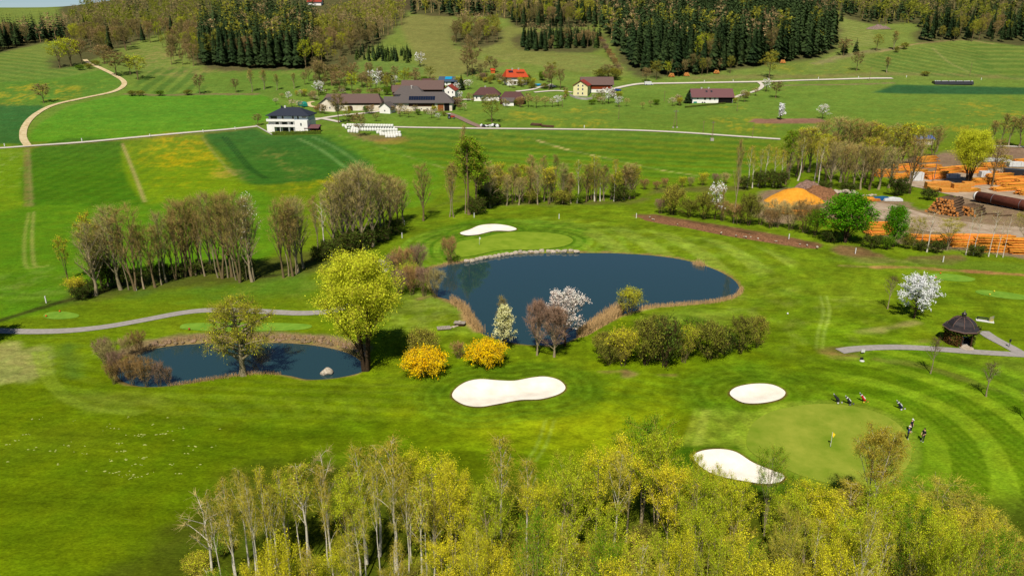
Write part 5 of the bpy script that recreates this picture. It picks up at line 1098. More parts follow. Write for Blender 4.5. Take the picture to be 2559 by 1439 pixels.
def window(parent, x, y, z, w, h, face='front', frame=True):
    """window in a wall facing the viewer (front) or a gable end (side -1 / +1): frame, pane"""
    key = (round(w, 2), round(h, 2))
    if key not in _WM:
        f = MB(); t = .10
        f.box(-w / 2, w / 2, -.07, .05, 0, t).box(-w / 2, w / 2, -.07, .05, h - t, h).box(-w / 2, -w / 2 + t, -.07, .05, t, h - t).box(w / 2 - t, w / 2, -.07, .05, t, h - t)
        p = MB().box(-w / 2 + t, w / 2 - t, -.035, .03, t, h - t)
        _WM[key] = (f.mesh('window', FRAMEW), p.mesh('pane', PANEDK))
    a = link(bpy.data.objects.new('window', _WM[key][0]), parent); a.location = (x, y, z)
    if face == 'left': a.rotation_euler = (0, 0, -math.pi / 2)
    if face == 'right': a.rotation_euler = (0, 0, math.pi / 2)
    link(bpy.data.objects.new('pane', _WM[key][1]), a); return a
def roof_mesh(mb, x0, x1, y0, y1, z, rh, kind, ridge, over, hip=.0, th=.22):
    """gable, half-hip or hip roof as a solid slab; ridge runs along 'x' or 'y'"""
    X0, X1, Y0, Y1 = x0 - over, x1 + over, y0 - over, y1 + over
    if ridge == 'x':
        cy = (Y0 + Y1) / 2; in_ = hip if kind != 'gable' else 0
        sl = rh / ((y1 - y0) / 2); ze = z - over * sl
        top = [(X0, Y0, ze), (X1, Y0, ze), (X1, Y1, ze), (X0, Y1, ze), (X0 + in_, cy, z + rh), (X1 - in_, cy, z + rh)]
        F = [(0, 1, 5, 4), (2, 3, 4, 5), (1, 2, 5), (3, 0, 4)]
    else:
        cx = (X0 + X1) / 2; in_ = hip if kind != 'gable' else 0
        sl = rh / ((x1 - x0) / 2); ze = z - over * sl
        top = [(X0, Y0, ze), (X0, Y1, ze), (X1, Y1, ze), (X1, Y0, ze), (cx, Y0 + in_, z + rh), (cx, Y1 - in_, z + rh)]
        F = [(0, 4, 5, 1), (2, 5, 4, 3), (3, 4, 0), (1, 5, 2)]
    if kind == 'gable': F = F[:2]
    V = top + [(a, b, c - th) for a, b, c in top]; n = 6
    G_ = [tuple(f) for f in F] + [tuple(reversed([i + n for i in f])) for f in F]
    from collections import Counter
    E = Counter(); 
    for f in F:
        for a, b in zip(f, f[1:] + f[:1]): E[tuple(sorted((a, b)))] += 1
    for (a, b), c in E.items():
        if c == 1: G_.append((a, b, b + n, a + n))
    mb.add(V, G_)
def gwall(mb, x0, x1, y0, y1, z0, z, rh, kind, ridge, hip=0):
    """walls with gable triangles"""
    mb.box(x0, x1, y0, y1, z0, z)
    if kind == 'gable':
        if ridge == 'x':
            c = (y0 + y1) / 2; mb.prism([(y0 + .01, z), (y1 - .01, z), (c, z + rh - .24)], 'x', x0 + .003, x1 - .003)
        else:
            c = (x0 + x1) / 2; mb.prism([(x0 + .01, z), (x1 - .01, z), (c, z + rh - .24)], 'y', y0 + .003, y1 - .003)
def house(name, u, vb, rz, L, D, H, rh, label, wall_m, roof_m, kind='gable', ridge='x', over=.6, hip=3.0, wins=(), cat='house', chim=(), sink=2.0, group=None):
    """origin at the middle of the front wall's foot; x along the front, y away from the viewer"""
    x, y, z = G(u, vb); r = empty(name, (x, y, z), rad(rz), label, cat, group)
    w = MB(); gwall(w, -L / 2, L / 2, 0, D, -sink, H, rh, kind, ridge); w.build('wall', wall_m, r)
    rf = MB(); roof_mesh(rf, -L / 2, L / 2, 0, D, H + .2, rh, kind, ridge, over, hip); ro = rf.build('roof', roof_m, r)
    for cx, cy, h in chim:
        c = MB().box(cx - .35, cx + .35, cy - .35, cy + .35, H + .5, H + rh + h).build('chimney', CONC, ro); MB().box(cx - .45, cx + .45, cy - .45, cy + .45, H + rh + h + .002, H + rh + h + .2).build('cap', FRAMEW, c)
    for W in wins: window(r, *W)
    return r
def row(n, x0, x1, z, w, h, y=0): return [(x0 + (x1 - x0) * k / max(1, n - 1), y, z, w, h) for k in range(n)]

# white three-storey house with flat-pitched dark roof
x, y, z = G(720, 331); hA = empty('apartment_house', (x, y, z), rad(-3), 'white three-storey house with anthracite hipped roof and balconies', 'house')
MB().box(-9.2, 9.2, 1.6, 12, -2, 5.0).build('wall', WHITE, hA)
MB().box(-9.0, 9.0, 1.9, 11.8, 5.003, 7.6).build('upper_wall', GREYW, hA)
MB().box(3.4, 9.2, -.2, 1.597, -2, 5.3).build('stair_block', WHITE, hA)
rf = MB(); roof_mesh(rf, -9.0, 9.0, 1.7, 11.9, 7.75, 2.7, 'hip', 'x', .95, 6.2); ro = rf.build('roof', TILE_AN, hA)
c = MB().box(-4.4, -3.7, 6, 6.7, 8.5, 11).build('chimney', TILE_AN, ro); MB().box(-2.9, -2.2, 6.2, 6.9, 8.5, 11.1).build('chimney', FRAMEW, ro)
for zz in (2.35, 4.75):
    b = MB().box(-9.4, 3.397, -.2, 1.597, zz, zz + .25).build('balcony', WHITE, hA)
    MB().box(-9.4, 3.397, -.2, -.05, zz + .252, zz + 1.05).box(-9.4, -9.25, -.047, 1.59, zz + .252, zz + 1.05).build('parapet', WHITE, b)
for px in (-3.4, .6, 2.9): MB().box(px - .13, px + .13, 0, .26, -2, 4.748).build('column', FRAMEW, hA)
MB().box(-9.4, -6, -.2, 1.59, -2, 2.34).build('corner_block', WHITE, hA)
for W in [(-6.6, 1.9, 5.3, 3.2, 1.9), (-2.5, 1.9, 5.6, 1.0, 1.6), (2.2, 1.9, 5.6, 1.0, 1.6), (4.5, 1.9, 5.6, 1.0, 1.6), (7.2, 1.9, 6.1, 2.0, .7), (6.3, -.2, 2.9, .8, 1.3), (-5.2, 1.6, 2.75, 1.6, 1.8), (-1.8, 1.6, 2.75, 2.4, 1.8), (1.6, 1.6, 2.75, 1.2, 1.8), (-4.5, 1.6, .1, 2.2, 2.0), (-1.6, 1.6, .1, 2.6, 2.0), (1.6, 1.6, .1, 2.0, 2.0)]: window(hA, *W)
cp = empty('carport', G(782, 330), rad(-3), 'low brown-roofed carport beside the white three-storey house', 'carport')
MB().add([(-3.3, -2, 1.9), (3.3, -2, 1.9), (3.3, 2.2, 3.1), (-3.3, 2.2, 3.1), (-3.3, -2, 1.75), (3.3, -2, 1.75), (3.3, 2.2, 2.95), (-3.3, 2.2, 2.95)], [(0, 1, 2, 3), (7, 6, 5, 4), (0, 4, 5, 1), (1, 5, 6, 2), (2, 6, 7, 3), (3, 7, 4, 0)]).build('roof', TILE_VI, cp)
MB().box(-3.1, 3.1, 1.9, 2.05, -1, 2.75).build('back_wall', TIMB, cp)
for px in (-3.0, 0, 3.0): MB().tube((px, -1.8, -1), (px, -1.8, 1.8), .09).build('post', TIMB, cp)
def leaf_box(name, u0, v0, u1, v1, h, d, m, label, cat, n=1500, leaf=.25):
    a = np.array(G(u0, v0)); b = np.array(G(u1, v1)); t = NR.uniform(0, 1, n)[:, None]; P = a + (b - a) * t
    nrm = np.array([-(b - a)[1], (b - a)[0], 0]); nrm = nrm / np.linalg.norm(nrm)
    P = P + nrm * NR.uniform(-d / 2, d / 2, n)[:, None]; P[:, 2] += h * (1 - NR.uniform(0, 1, n) ** 2.2) * NR.uniform(.85, 1.08, n); P[:, 2] = np.maximum(P[:, 2], zt(P[:, 0], P[:, 1]) + .05)
    o = P.mean(0); o[2] = min(a[2], b[2])
    r = empty(name, o, 0, label, cat); V, F = leaf_quads(P - o, leaf); obj_np('foliage', V, F, m, r)
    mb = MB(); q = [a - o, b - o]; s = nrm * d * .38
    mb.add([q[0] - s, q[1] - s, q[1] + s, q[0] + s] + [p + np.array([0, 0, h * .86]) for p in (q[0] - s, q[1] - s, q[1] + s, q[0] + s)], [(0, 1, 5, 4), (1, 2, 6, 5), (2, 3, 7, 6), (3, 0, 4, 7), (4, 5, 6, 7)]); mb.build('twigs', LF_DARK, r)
leaf_box('hedge', 681, 338, 802, 335, 1.5, 1.2, LF_OLIVE, 'clipped hedge in front of the white three-storey house', 'hedge')
leaf_box('hedge', 1712, 270, 1812, 260, .9, .9, mat('hedge_brown', A(120, 96, 60), .9, .2, 2, objvar=.1, island=.3), 'brown hedge below the long white house', 'hedge', 1000)
f = empty('garden_wall', G(660, 330), 0, 'low pale garden wall beside the white three-storey house', 'wall')
pA, pB = np.array(G(640, 316)), np.array(G(680, 338)); o = np.array(f.location)
MB().tube(pA - o + [0, 0, .3], pB - o + [0, 0, .3], .35, n=4).build('wall', CONC, f)

# farm buildings
hB = house('old_barn', 880, 277, 2, 30, 10, 4.4, 3.6, 'long old barn with brown tiles and white plaster wall', CREAMW, TILE_BR, 'hip', 'x', .8, 2.5, cat='barn')
MB().box(-6, 14.6, -.12, -.003, 2.9, 4.2).build('timber_band', TIMB, hB); MB().prism([(-2.2, 0), (.4, 0), (.4, 1.8), (-.2, 2.5), (-1.6, 2.5), (-2.2, 1.8)], 'y', -.1, -.003).build('door', TIMB, hB)
window(hB, -9, 0, 1.6, .8, .9); window(hB, 6, 0, 1.2, .7, .6)
hB2 = house('barn_wing', 818, 279, -12, 9, 9, 3.8, 3.0, 'gabled wing at the end of the old barn', CREAMW, TILE_GR, 'gable', 'y', .6, wins=[(-2, 0, 1.4, .8, 1.0), (1.6, 0, 1.4, .8, 1.0)], cat='barn')
hC = house('farm_barn', 1058, 278, 1, 30, 14, 4.6, 4.4, 'big farm barn with grey roof and solar panels', CREAMW, TILE_GR, 'hip', 'x', .9, 5.5, cat='barn')
MB().box(-7.5, 6.0, -.12, -.003, 2.4, 4.35).build('timber_band', TIMB, hC)
MB().box(7.5, 10.6, -.12, -.003, 0, 3.6).build('garage_door', DOORB, hC); MB().box(10.9, 13.6, -.1, -.003, 0, 3.9).build('shed_shade_panel', DARK, hC)  # last box: closed black panel painting the shaded inside of the open shed
for n_ in range(11):
    t0 = -7.5 + n_ * 1.24; sl = 4.4 / 7.0
    MB().add([(t0, 1.0, 4.8 + 1.0 * sl + .12), (t0 + 1.16, 1.0, 4.8 + 1.0 * sl + .12), (t0 + 1.16, 3.7, 4.8 + 3.7 * sl + .12), (t0, 3.7, 4.8 + 3.7 * sl + .12), (t0, 1.0, 4.8 + sl + .02), (t0 + 1.16, 1.0, 4.8 + sl + .02), (t0 + 1.16, 3.7, 4.8 + 3.7 * sl + .02), (t0, 3.7, 4.8 + 3.7 * sl + .02)],
             [(0, 1, 2, 3), (7, 6, 5, 4), (0, 4, 5, 1), (1, 5, 6, 2), (2, 6, 7, 3), (3, 7, 4, 0)]).build('solar_panel', SOLAR, hC)
for W in [(-4, 0, .9, .8, .6), (-1, 0, .9, .8, .6), (2, 0, .9, .8, .6), (4.6, 0, .9, .8, .6)]: window(hC, *W)
house('white_shed', 962, 284, -18, 6.0, 6, 3.2, 2.2, 'small white gabled shed beside the farm drive', WHITE, TILE_GR, 'gable', 'y', .5, cat='shed', wins=[(0, 0, 1.0, .8, .8)])
hC2 = house('farm_barn', 1056, 252, 1, 22, 12, 6.5, 4.0, 'old barn with weathered roof behind the solar barn', TIMB, TILE_BR, 'gable', 'x', .9, cat='barn')
hC4 = house('farm_barn', 1022, 262, 1, 15, 9, 6.0, 3.4, 'hipped grey barn rising behind the solar roof', CREAMW, TILE_GR, 'hip', 'x', .8, 4.0, cat='barn', chim=((1.5, 3, .3),))
hC3 = house('farmhouse', 1121, 250, -6, 7.4, 12, 5.2, 2.6, 'white farmhouse with a red roof and gable of small windows', WHITE, TILE_RED, 'gable', 'y', .45, cat='house', wins=row(3, -2.4, 2.4, 1.0, .8, 1.1) + row(3, -2.4, 2.4, 3.6, .8, 1.1))
house('wooden_hut', 1131, 262, -8, 4, 4, 2.6, 1.5, 'small dark wooden hut beside the solar barn', TIMB, TILE_GR, 'gable', 'y', .3, cat='hut')
hD = house('garage_house', 1120, 214, -6, 11, 8, 2.6, 2.2, 'white house with slate-blue roof and turquoise sheet', WHITE, TILE_BL, 'gable', 'x', .7, cat='house', wins=[(-2.5, 0, .6, .9, 1.4), (-.8, 0, .6, .9, 1.4)])
MB().add([(-2.2, 1.2, 3.62), (2.0, 1.2, 3.62), (2.0, 3.6, 4.94), (-2.2, 3.6, 4.94)], [(0, 1, 2, 3)]).build('turquoise_sheet', TURQ, hD); MB().box(1.8, 5.3, -.1, -.003, -.5, 2.3).build('garage_shade_panel', DARK, hD)  # flat black panel in place of the shaded garage interior
house('open_shelter', 1070, 210, -4, 7, 4, 2.0, .8, 'low dark shelter beside the slate-blue house', TIMB, TILE_DK, 'gable', 'x', .4, cat='shed')
house('farm_annex', 982, 270, 2, 9, 7, 3.0, 2.4, 'small grey-roofed annex between shed and solar barn', CREAMW, TILE_GR, 'gable', 'x', .5, cat='shed', wins=[(0, 0, 1.0, .9, .8)])
house('farm_annex', 1010, 248, 3, 12, 8, 4.2, 3.0, 'brown-roofed annex behind the solar barn', TIMB, TILE_BR, 'gable', 'x', .6, cat='shed')
house('farm_annex', 998, 238, 3, 8, 6, 3.0, 2.2, 'low dark-roofed annex among the garden trees', TIMB, TILE_DK, 'gable', 'x', .5, cat='shed')
hE = house('farmhouse', 1216, 253, -2, 14, 10, 3.7, 3.3, 'white house with dark brown hipped roof', WHITE, TILE_DK, 'hip', 'x', .8, 4.2, wins=row(4, -5.5, 1.5, 1.2, .9, 1.4), chim=((-1, 5, .5),))
hE2 = house('barn', 1280, 262, -2, 13, 9, 3.2, 3.2, 'dark timber barn joined to the brown-roofed house', TIMB, TILE_DK, 'hip', 'x', .7, 3.0, cat='barn')
house('white_shed', 1270, 265, -2, 6, 3.5, 2.4, 1.6, 'small white shed against the dark timber barn', WHITE, TILE_GR, 'gable', 'x', .4, cat='shed', wins=[(0, 0, .9, .9, .8)])
hF = house('family_house', 1292, 213, 14, 12.5, 9.5, 5.2, 3.6, 'white house with bright orange roof and dormer', WHITE, TILE_OR, 'hip', 'x', .9, 1.6, wins=[(-4, 0, 1.0, 1.0, 1.3), (-1.2, 0, .4, 1.6, 2.0), (2.4, 0, 1.0, 1.0, 1.3), (4.6, 0, 1.0, .8, 1.2)], chim=((-2, 4.4, .6), (2, 4.6, .6)))
sl = 3.6 / 4.75
MB().box(.2, 5.0, 1.6, 4.0, 6.0, 5.4 + 2.6 * sl + .2).build('dormer', TIMBR, hF)
for n_ in range(3): MB().add([(-4.6 + n_ * .95, 2.2, 5.4 + 2.2 * sl + .13), (-3.7 + n_ * .95, 2.2, 5.4 + 2.2 * sl + .13), (-3.7 + n_ * .95, 3.7, 5.4 + 3.7 * sl + .13), (-4.6 + n_ * .95, 3.7, 5.4 + 3.7 * sl + .13)], [(0, 1, 2, 3)]).build('solar_panel', SOLAR, hF)
hG = house('farmhouse', 1450, 241, -14, 8.2, 11, 6.0, 2.6, 'yellow three-storey farmhouse with red roof', YELLOWW, TILE_RED, 'gable', 'y', .6, wins=row(2, -1.3, 1.3, 1.0, .9, 1.2) + row(2, -1.3, 1.3, 3.3, .9, 1.2) + row(2, -1.3, 1.3, 5.3, .9, 1.1))
MB().box(-4.2, 4.2, -.1, -.003, -2, .35).build('plinth', CONC, hG)
hG2 = house('barn', 1492, 232, -1, 18, 11, 4.8, 3.6, 'long barn with brown roof and red timber front', WHITE, TILE_BR, 'gable', 'x', .8, cat='barn', wins=row(3, 0, 6, .8, .8, .8))
MB().box(-7, 8.8, -.12, -.003, 2.0, 4.6).build('timber_front', TIMBR, hG2)
st = empty('retaining_wall', G(1462, 250), 0, 'curved stone retaining wall below the yellow farmhouse', 'wall'); o = np.array(st.location); prev = None
for n_, (uu, vv) in enumerate([(1424, 240), (1438, 246), (1452, 249), (1466, 250), (1480, 248)]):
    p = np.array(G(uu, vv)) - o
    if prev is not None:
        d = (p - prev); d = d / np.linalg.norm(d); nn = np.array([-d[1], d[0], 0]) * .25; up = np.array([0, 0, 1.1]); dn = np.array([0, 0, -.6])
        MB().add([prev - nn + dn, p - nn + dn, p + nn + dn, prev + nn + dn, prev - nn + up, p - nn + up, p + nn + up, prev + nn + up], [(0, 3, 2, 1), (4, 5, 6, 7), (0, 1, 5, 4), (1, 2, 6, 5), (2, 3, 7, 6), (3, 0, 4, 7)]).build('wall_section', CONC, st)
    prev = p
hH = house('long_house', 1780, 258, 0, 22, 9, 3.6, 3.6, 'long white house with violet-brown roof and open shed end', WHITE, TILE_VI, 'gable', 'x', .8, chim=((-5.5, 4.5, .6), (-1.6, 4.5, .6)), wins=[(-8.2, 0, 1.9, .9, .9), (-4.2, 0, 1.6, 1.2, 1.3), (-1.4, 0, 1.6, 1.2, 1.3), (1.2, 0, 1.6, .8, 1.2), (-5.4, 0, -.2, .9, .9), (-4.2, 0, -.2, .9, .9)])
MB().box(3.2, 10.9, -.1, -.003, -.6, 3.4).build('shed_shade_panel', DARK, hH); MB().box(-10.4, -8.5, -.1, -.003, -1.4, .8).build('garage_door', TEAL, hH)  # open shed end is a black panel, its inner shade put into the colour
for sx in (-3.5, -.8): MB().add([(sx, 2.2, 3.8 + 2.2 * .8 + .1), (sx + 1, 2.2, 3.8 + 2.2 * .8 + .1), (sx + 1, 3.2, 3.8 + 3.2 * .8 + .1), (sx, 3.2, 3.8 + 3.2 * .8 + .1)], [(0, 1, 2, 3)]).build('skylight', PANEDK, hH)
house('hill_house', 786, 14, 0, 13, 9, 3.5, 3.5, 'red-roofed house half hidden behind the hilltop spruces', WHITE, TILE_RED, 'gable', 'x', .8, chim=((-3, 4, .8),))
house('yard_shed', 2310, 362, 0, 7, 5, 2.4, 1.0, 'small shed with bright blue roof among the trees', CREAMW, mat('roof_blue', A(60, 110, 190), .5, .1, 2), 'gable', 'x', .5, cat='shed')
house('garden_hut', 1232, 184, 8, 2.6, 2.2, 2.0, .9, 'tiny orange wooden garden hut on the slope', mat('hut_orange', A(226, 110, 40), .8, .1, 2), TILE_OR, 'gable', 'x', .3, cat='hut')

# ------------------------------------------------------------------ bales, vehicles, poles in the village
BALEM = mat('silage_wrap', A(252, 250, 238) * 1.15, .45, .05, 3, .4)
bm_ = MB().lathe([(.50, 0), (.60, .07), (.63, .3), (.63, .9), (.60, 1.13), (.50, 1.2), (.0, 1.21)], 14).mesh('silage_bale', BALEM, True)
def bale(u, v, lay=0):
    x, y, z = G(u, v); o = link(bpy.data.objects.new('silage_bale', bm_)); o.location = (x, y, z + lay * 1.2); o.rotation_euler = (0, 0, R.uniform(0, 6))
    tag(o, 'white wrapped silage bale ' + ('stacked on the long row by the lane' if lay else 'in the rows by the lane'), 'bale', 'stacked silage bales' if lay else 'silage bales by the lane')
for k in range(19): bale(866 + k * 6.6, 322 + .1 * k)
for k in range(17): bale(880 + k * 6.6, 327 + .05 * k)
for k in range(18): bale(870 + k * 6.5, 322.5 + .1 * k, 1)
for k in range(6): bale(858 + k * 6, 317 + k * 1.6)
for k in range(4): bale(872 + k * 7, 331 + k * .5)
for k in range(9): bale(944 + k * 6.8, 334 + .1 * k)
for k in range(7): bale(952 + k * 6.6, 339 + .1 * k)
for k in range(4): bale(966 + k * 7, 344)
for k in range(2): bale(993 + k * 7, 341.5)
for k in range(6): bale(958 + k * 6.6, 334.5, 1)
RUB = mat('tyre_rubber', (.015, .015, .015), .9, .2, 5)
def wheel(parent, x, y, r, w):
    o = MB().tube((x, y - w / 2, r), (x, y + w / 2, r), r, n=12).build('wheel', RUB, parent); MB().tube((x, y - w / 2 - .02, r), (x, y + w / 2 + .02, r), r * .55, n=10).build('rim', METAL, o)
def car(u, v, rz, paint, label, L=4.3, van=False):
    r = empty('parked_van' if van else 'parked_car', G(u, v), rad(rz), label, 'van' if van else 'car'); h = 2.1 if van else 1.42
    MB().prism([(-L / 2, .3), (L / 2, .3), (L / 2, .8), (L / 2 - .2, .95), (-L / 2 + .1, 1.0), (-L / 2, .8)], 'y', -.85, .85).build('body', paint, r)
    if van: MB().prism([(-L / 2, 1.003), (L / 2 - .8, .97), (L / 2 - 1.2, h), (-L / 2, h)], 'y', -.8, .8).build('cabin', paint, r)
    else: MB().prism([(-L / 2 + .3, 1.003), (L / 2 - 1.2, .96), (L / 2 - 1.9, h), (-L / 2 + .8, h)], 'y', -.72, .72).build('cabin', PANEDK, r); MB().prism([(-L / 2 + .75, h + .003), (L / 2 - 1.9, h + .003), (L / 2 - 2.0, h + .06), (-L / 2 + .85, h + .06)], 'y', -.7, .7).build('roof', paint, r)
    for sx in (-L * .31, L * .31):
        for sy in (-.78, .78): wheel(r, sx, sy, .32, .2)
PBLUE = mat('car_blue', A(40, 90, 180), .3, .05, 2, .5); PWHITE = mat('car_white', A(245, 245, 240), .3, .03, 2, .5); PBLACK = mat('car_black', (.02, .02, .022), .3, .05, 2, .5); PRED = mat('machine_red', A(190, 40, 30), .4, .05, 2, .5)
car(1543, 228, 30, PBLUE, 'blue car parked by the long red-timbered barn'); car(1621, 213, 5, PWHITE, 'white van parked on the forest lane', 5.2, True); car(1380, 218, 5, PWHITE, 'white car on the drive of the orange-roofed house')
tr = empty('tractor', G(1127, 297), rad(5), 'small red tractor with white roof on the farm drive', 'tractor')
MB().prism([(-.2, .7), (1.9, .6), (1.9, 1.35), (-.2, 1.5)], 'y', -.4, .4).build('bonnet', PRED, tr); MB().box(-1.4, -.2, -.7, .7, .8, 2.3).build('cab', PANEDK, tr); MB().box(-1.5, -.1, -.8, .8, 2.303, 2.45).build('roof', PWHITE, tr)
for sx, rr in ((-.9, .8), (1.4, .5)):
    for sy in (-.85, .85): wheel(tr, sx, sy, rr, .35)
ct = empty('trailer_tarp', G(757, 266), rad(-50), 'teal tarpaulin-covered load under the fruit trees', 'trailer'); MB().prism([(-3.5, .2), (3.5, .2), (3.4, 1.6), (1.5, 2.4), (-1.5, 2.4), (-3.4, 1.6)], 'y', -1.2, 1.2).build('tarpaulin', TEAL, ct)
for sx in (-2, 2): wheel(ct, sx, -1.3, .35, .2)
pl = empty('garden_pool', G(1345, 214), 0, 'turquoise garden pool beside the orange-roofed house', 'pool'); MB().lathe([(2.2, 0), (2.3, .1), (2.3, 1.0), (2.2, 1.05)], 20).build('pool_wall', TURQ, pl); MB().lathe([(2.0, 1.06), (2.0, 1.08)], 20).build('water', mat('pool_water', A(120, 220, 235), .1, .05, 2), pl)
def heap(name, u, v, rx, ry, h, m, label, cat, seed=0, rough=.25, rz=0, kind=None):
    x, y, z = G(u, v); n = 40; a = np.linspace(-1.15, 1.15, n); X, Y = np.meshgrid(a, a); r = np.hypot(X, Y)
    Zh = np.clip(1 - r ** 1.6, -.2, 1) * (1 + rough * 2 * (fbm(X * 10 + seed * 31, Y * 10, 4, seed) - .5)) * h
    i = (np.arange(n - 1)[:, None] * n + np.arange(n - 1)[None]).ravel()
    o = obj_np(name, np.stack([X.ravel() * rx, Y.ravel() * ry, Zh.ravel() - .03], 1), np.stack([i, i + 1, i + n + 1, i + n], 1), m, smooth=True)
    o.location = (x, y, z); o.rotation_euler = (0, 0, rad(rz)); return tag(o, label, cat, None, kind)
STONE = mat('pale_stone', A(226, 212, 190), .9, .2, 3, .15, bump=.4, color2=A(164, 146, 122), objvar=.12)
def stone_mesh(seed, n=2):
    bm = bmesh.new(); bmesh.ops.create_icosphere(bm, subdivisions=n, radius=1); rg = random.Random(seed); ax = [Vector((rg.gauss(0, 1), rg.gauss(0, 1), rg.gauss(0, 1))).normalized() for _ in range(9)]; lv = [rg.uniform(.55, .85) for _ in ax]
    for v_ in bm.verts:
        for a, l in zip(ax, lv):
            d = v_.co.dot(a)
            if d > l: v_.co -= a * (d - l) * .9
    me = bpy.data.meshes.new('stone'); bm.to_mesh(me); bm.free(); me.materials.append(STONE); return me
STONES = [stone_mesh(k) for k in range(6)]
STONE2 = mat('bank_stone', A(176, 150, 118), .95, .25, 3, .1, bump=.4, color2=A(120, 100, 74), objvar=.25)
STONES_B = [stone_mesh(k + 20) for k in range(6)]
for m_ in STONES_B: m_.materials[0] = STONE2
def stone_on(parent, x, y, z, s, rz=None, B=STONES):
    o = link(bpy.data.objects.new('stone', B[R.randrange(6)]), parent); b = parent.location
    o.location = (x - b.x, y - b.y, z - b.z); o.scale = s; o.rotation_euler = (R.uniform(-.2, .2), R.uniform(-.2, .2), R.uniform(0, 6.28) if rz is None else rz); return o
tp = empty('covered_pile', G(1226, 318), 0, 'pile of junk under white and dark tarpaulins beside the lane', 'pile'); WT = mat('white_tarp', A(240, 240, 236), .6, .1, 2)
for k in range(9):
    w = R.uniform(.8, 1.8); o = link(bpy.data.objects.new('bundle', stone_mesh(50 + k)), tp); o.data.materials[0] = (WT, PBLACK, WT, TIMB, WT)[k % 5]; o.location = (-4.2 + k * 1.05, R.uniform(-.8, .8), .5); o.scale = (w * .8, w * .7, R.uniform(.7, 1.3))
# white road posts, wooden poles
POSTW = mat('post_white', A(250, 248, 240), .6, .03, 2)
pm = MB().box(-.07, .07, -.05, .05, 0, .95).mesh('marker_post', POSTW)
for u, v in ((12, 366), (205, 353), (375, 342), (508, 331), (588, 324), (1460, 320), (1760, 206), (1832, 205), (2045, 198), (2145, 196), (2265, 194), (2452, 200)):
    o = link(bpy.data.objects.new('marker_post', pm)); o.location = G(u, v); o.scale = (2.2, 2, 1.3); tag(o, 'white marker post beside a village lane', 'post', 'lane marker posts')
pm2 = MB().box(-.05, .05, -.05, .05, 0, 1.3).mesh('course_post', POSTW)
for u, v in ((116, 757), (829, 642), (1011, 564), (1005, 595), (1185, 544), (1397, 547), (1590, 545), (1971, 598), (2137, 634), (2356, 655), (341, 726)):
    o = link(bpy.data.objects.new('course_post', pm2)); o.location = G(u, v); o.scale = (1.6, 1.6, 1); tag(o, 'white boundary post of the golf course', 'post', 'golf boundary posts')
POLEM = mat('pole_wood', A(150, 126, 96), .9, .2, 4, .1)
def pole(u, v, vt, label, r=.12):
    x, y, z = G(u, v); e = empty('utility_pole', (x, y, z), 0, label, 'pole', 'wooden utility poles'); h = height_to(x, y, z, vt)
    MB().tube((0, 0, -.3), (0, 0, h), r, r * .7).build('pole', POLEM, e); MB().box(-.5, .5, -.05, .05, h - .5, h - .38).build('crossarm', POLEM, e)
for u, v, vt in ((1880, 344, 316), (1842, 278, 248), (1757, 332, 302), (2423, 190, 158), (2172, 204, 168), (1660, 254, 228), (1405, 268, 240), (1546, 298, 262)): pole(u, v, vt, 'slim wooden utility pole on the meadows')
x, y, z = G(1687, 320); e = empty('power_pylon', (x, y, z), 0, 'A-shaped wooden power pole above the lane', 'pylon'); h = height_to(x, y, z, 274)
MB().tube((-.9, 0, -.2), (0, 0, h), .14, .1).build('leg', POLEM, e); MB().tube((.9, .3, -.2), (.1, 0, h), .14, .1).build('leg', POLEM, e); MB().box(-1.2, 1.2, -.08, .08, h - .9, h - .7).build('crossarm', METAL, e); MB().box(-1.3, -.6, -.4, .3, -.3, .5).box(.6, 1.3, -.1, .6, -.3, .5).build('footing', CONC, e)
x, y, z = G(1779, 352); e = empty('power_pylon', (x, y, z), 0, 'slim steel power pylon on a concrete block below the lane', 'pylon'); h = height_to(x, y, z, 302)
MB().box(-.7, .7, -.5, .5, -.3, 1.1).build('footing', CONC, e); MB().tube((-.25, 0, 1.1), (-.1, 0, h), .07, .06).tube((.25, 0, 1.1), (.1, 0, h), .07, .06).build('leg', mat('pylon_rust', A(150, 104, 80), .8, .15, 3), e)
for k in range(10): zz = 1.5 + (h - 2) * k / 10; MB().tube((-.24, 0, zz), (.24, 0, zz + (h - 2) / 10), .035, n=4).build('brace', METAL, e)
MB().box(-.8, .8, -.06, .06, h - .8, h - .65).build('crossarm', METAL, e)
# wood piles on the meadows
LOGM = mat('log_bark', A(112, 88, 66), .95, .3, 4, .1); ENDM = mat('log_cut', A(240, 160, 84), .9, .15, 6, .1); POLE_OR = mat('peeled_poles', A(250, 170, 62) * 1.05, .8, .18, 2, .15, color2=A(220, 132, 44), objvar=.25)
def log_mesh(L, r, skin, end):
    mb = MB(); mb.tube((-L / 2, 0, 0), (L / 2, 0, 0), r, r * .92, n=8); me = mb.mesh('log', skin); me.materials.append(end)
    for p in me.polygons:
        if len(p.vertices) > 4: p.material_index = 1
        else: p.use_smooth = True
    return me
def log_pile(name, u, v, rz, L, r, base, rows_, label, skin, end, jit=.06, cat='log pile', group=None):
    """a stack of logs, each log a part; they lie along local x"""
    e = empty(name, G(u, v), rad(rz), label, cat, group); ms = [log_mesh(L * k, r * q, skin, end) for k, q in ((1, 1), (.94, 1.12), (.97, .85))]
    for k in range(rows_):
        n = base - k
        if n < 1: break
        for j in range(n):
            o = link(bpy.data.objects.new('log', ms[R.randrange(3)]), e); o.location = (R.uniform(-1, 1) * L * jit, (j - (n - 1) / 2) * r * 2.05, r + k * r * 1.76); o.rotation_euler = (R.uniform(0, 6), R.uniform(-.03, .03), R.uniform(-1, 1) * .05)
    return e
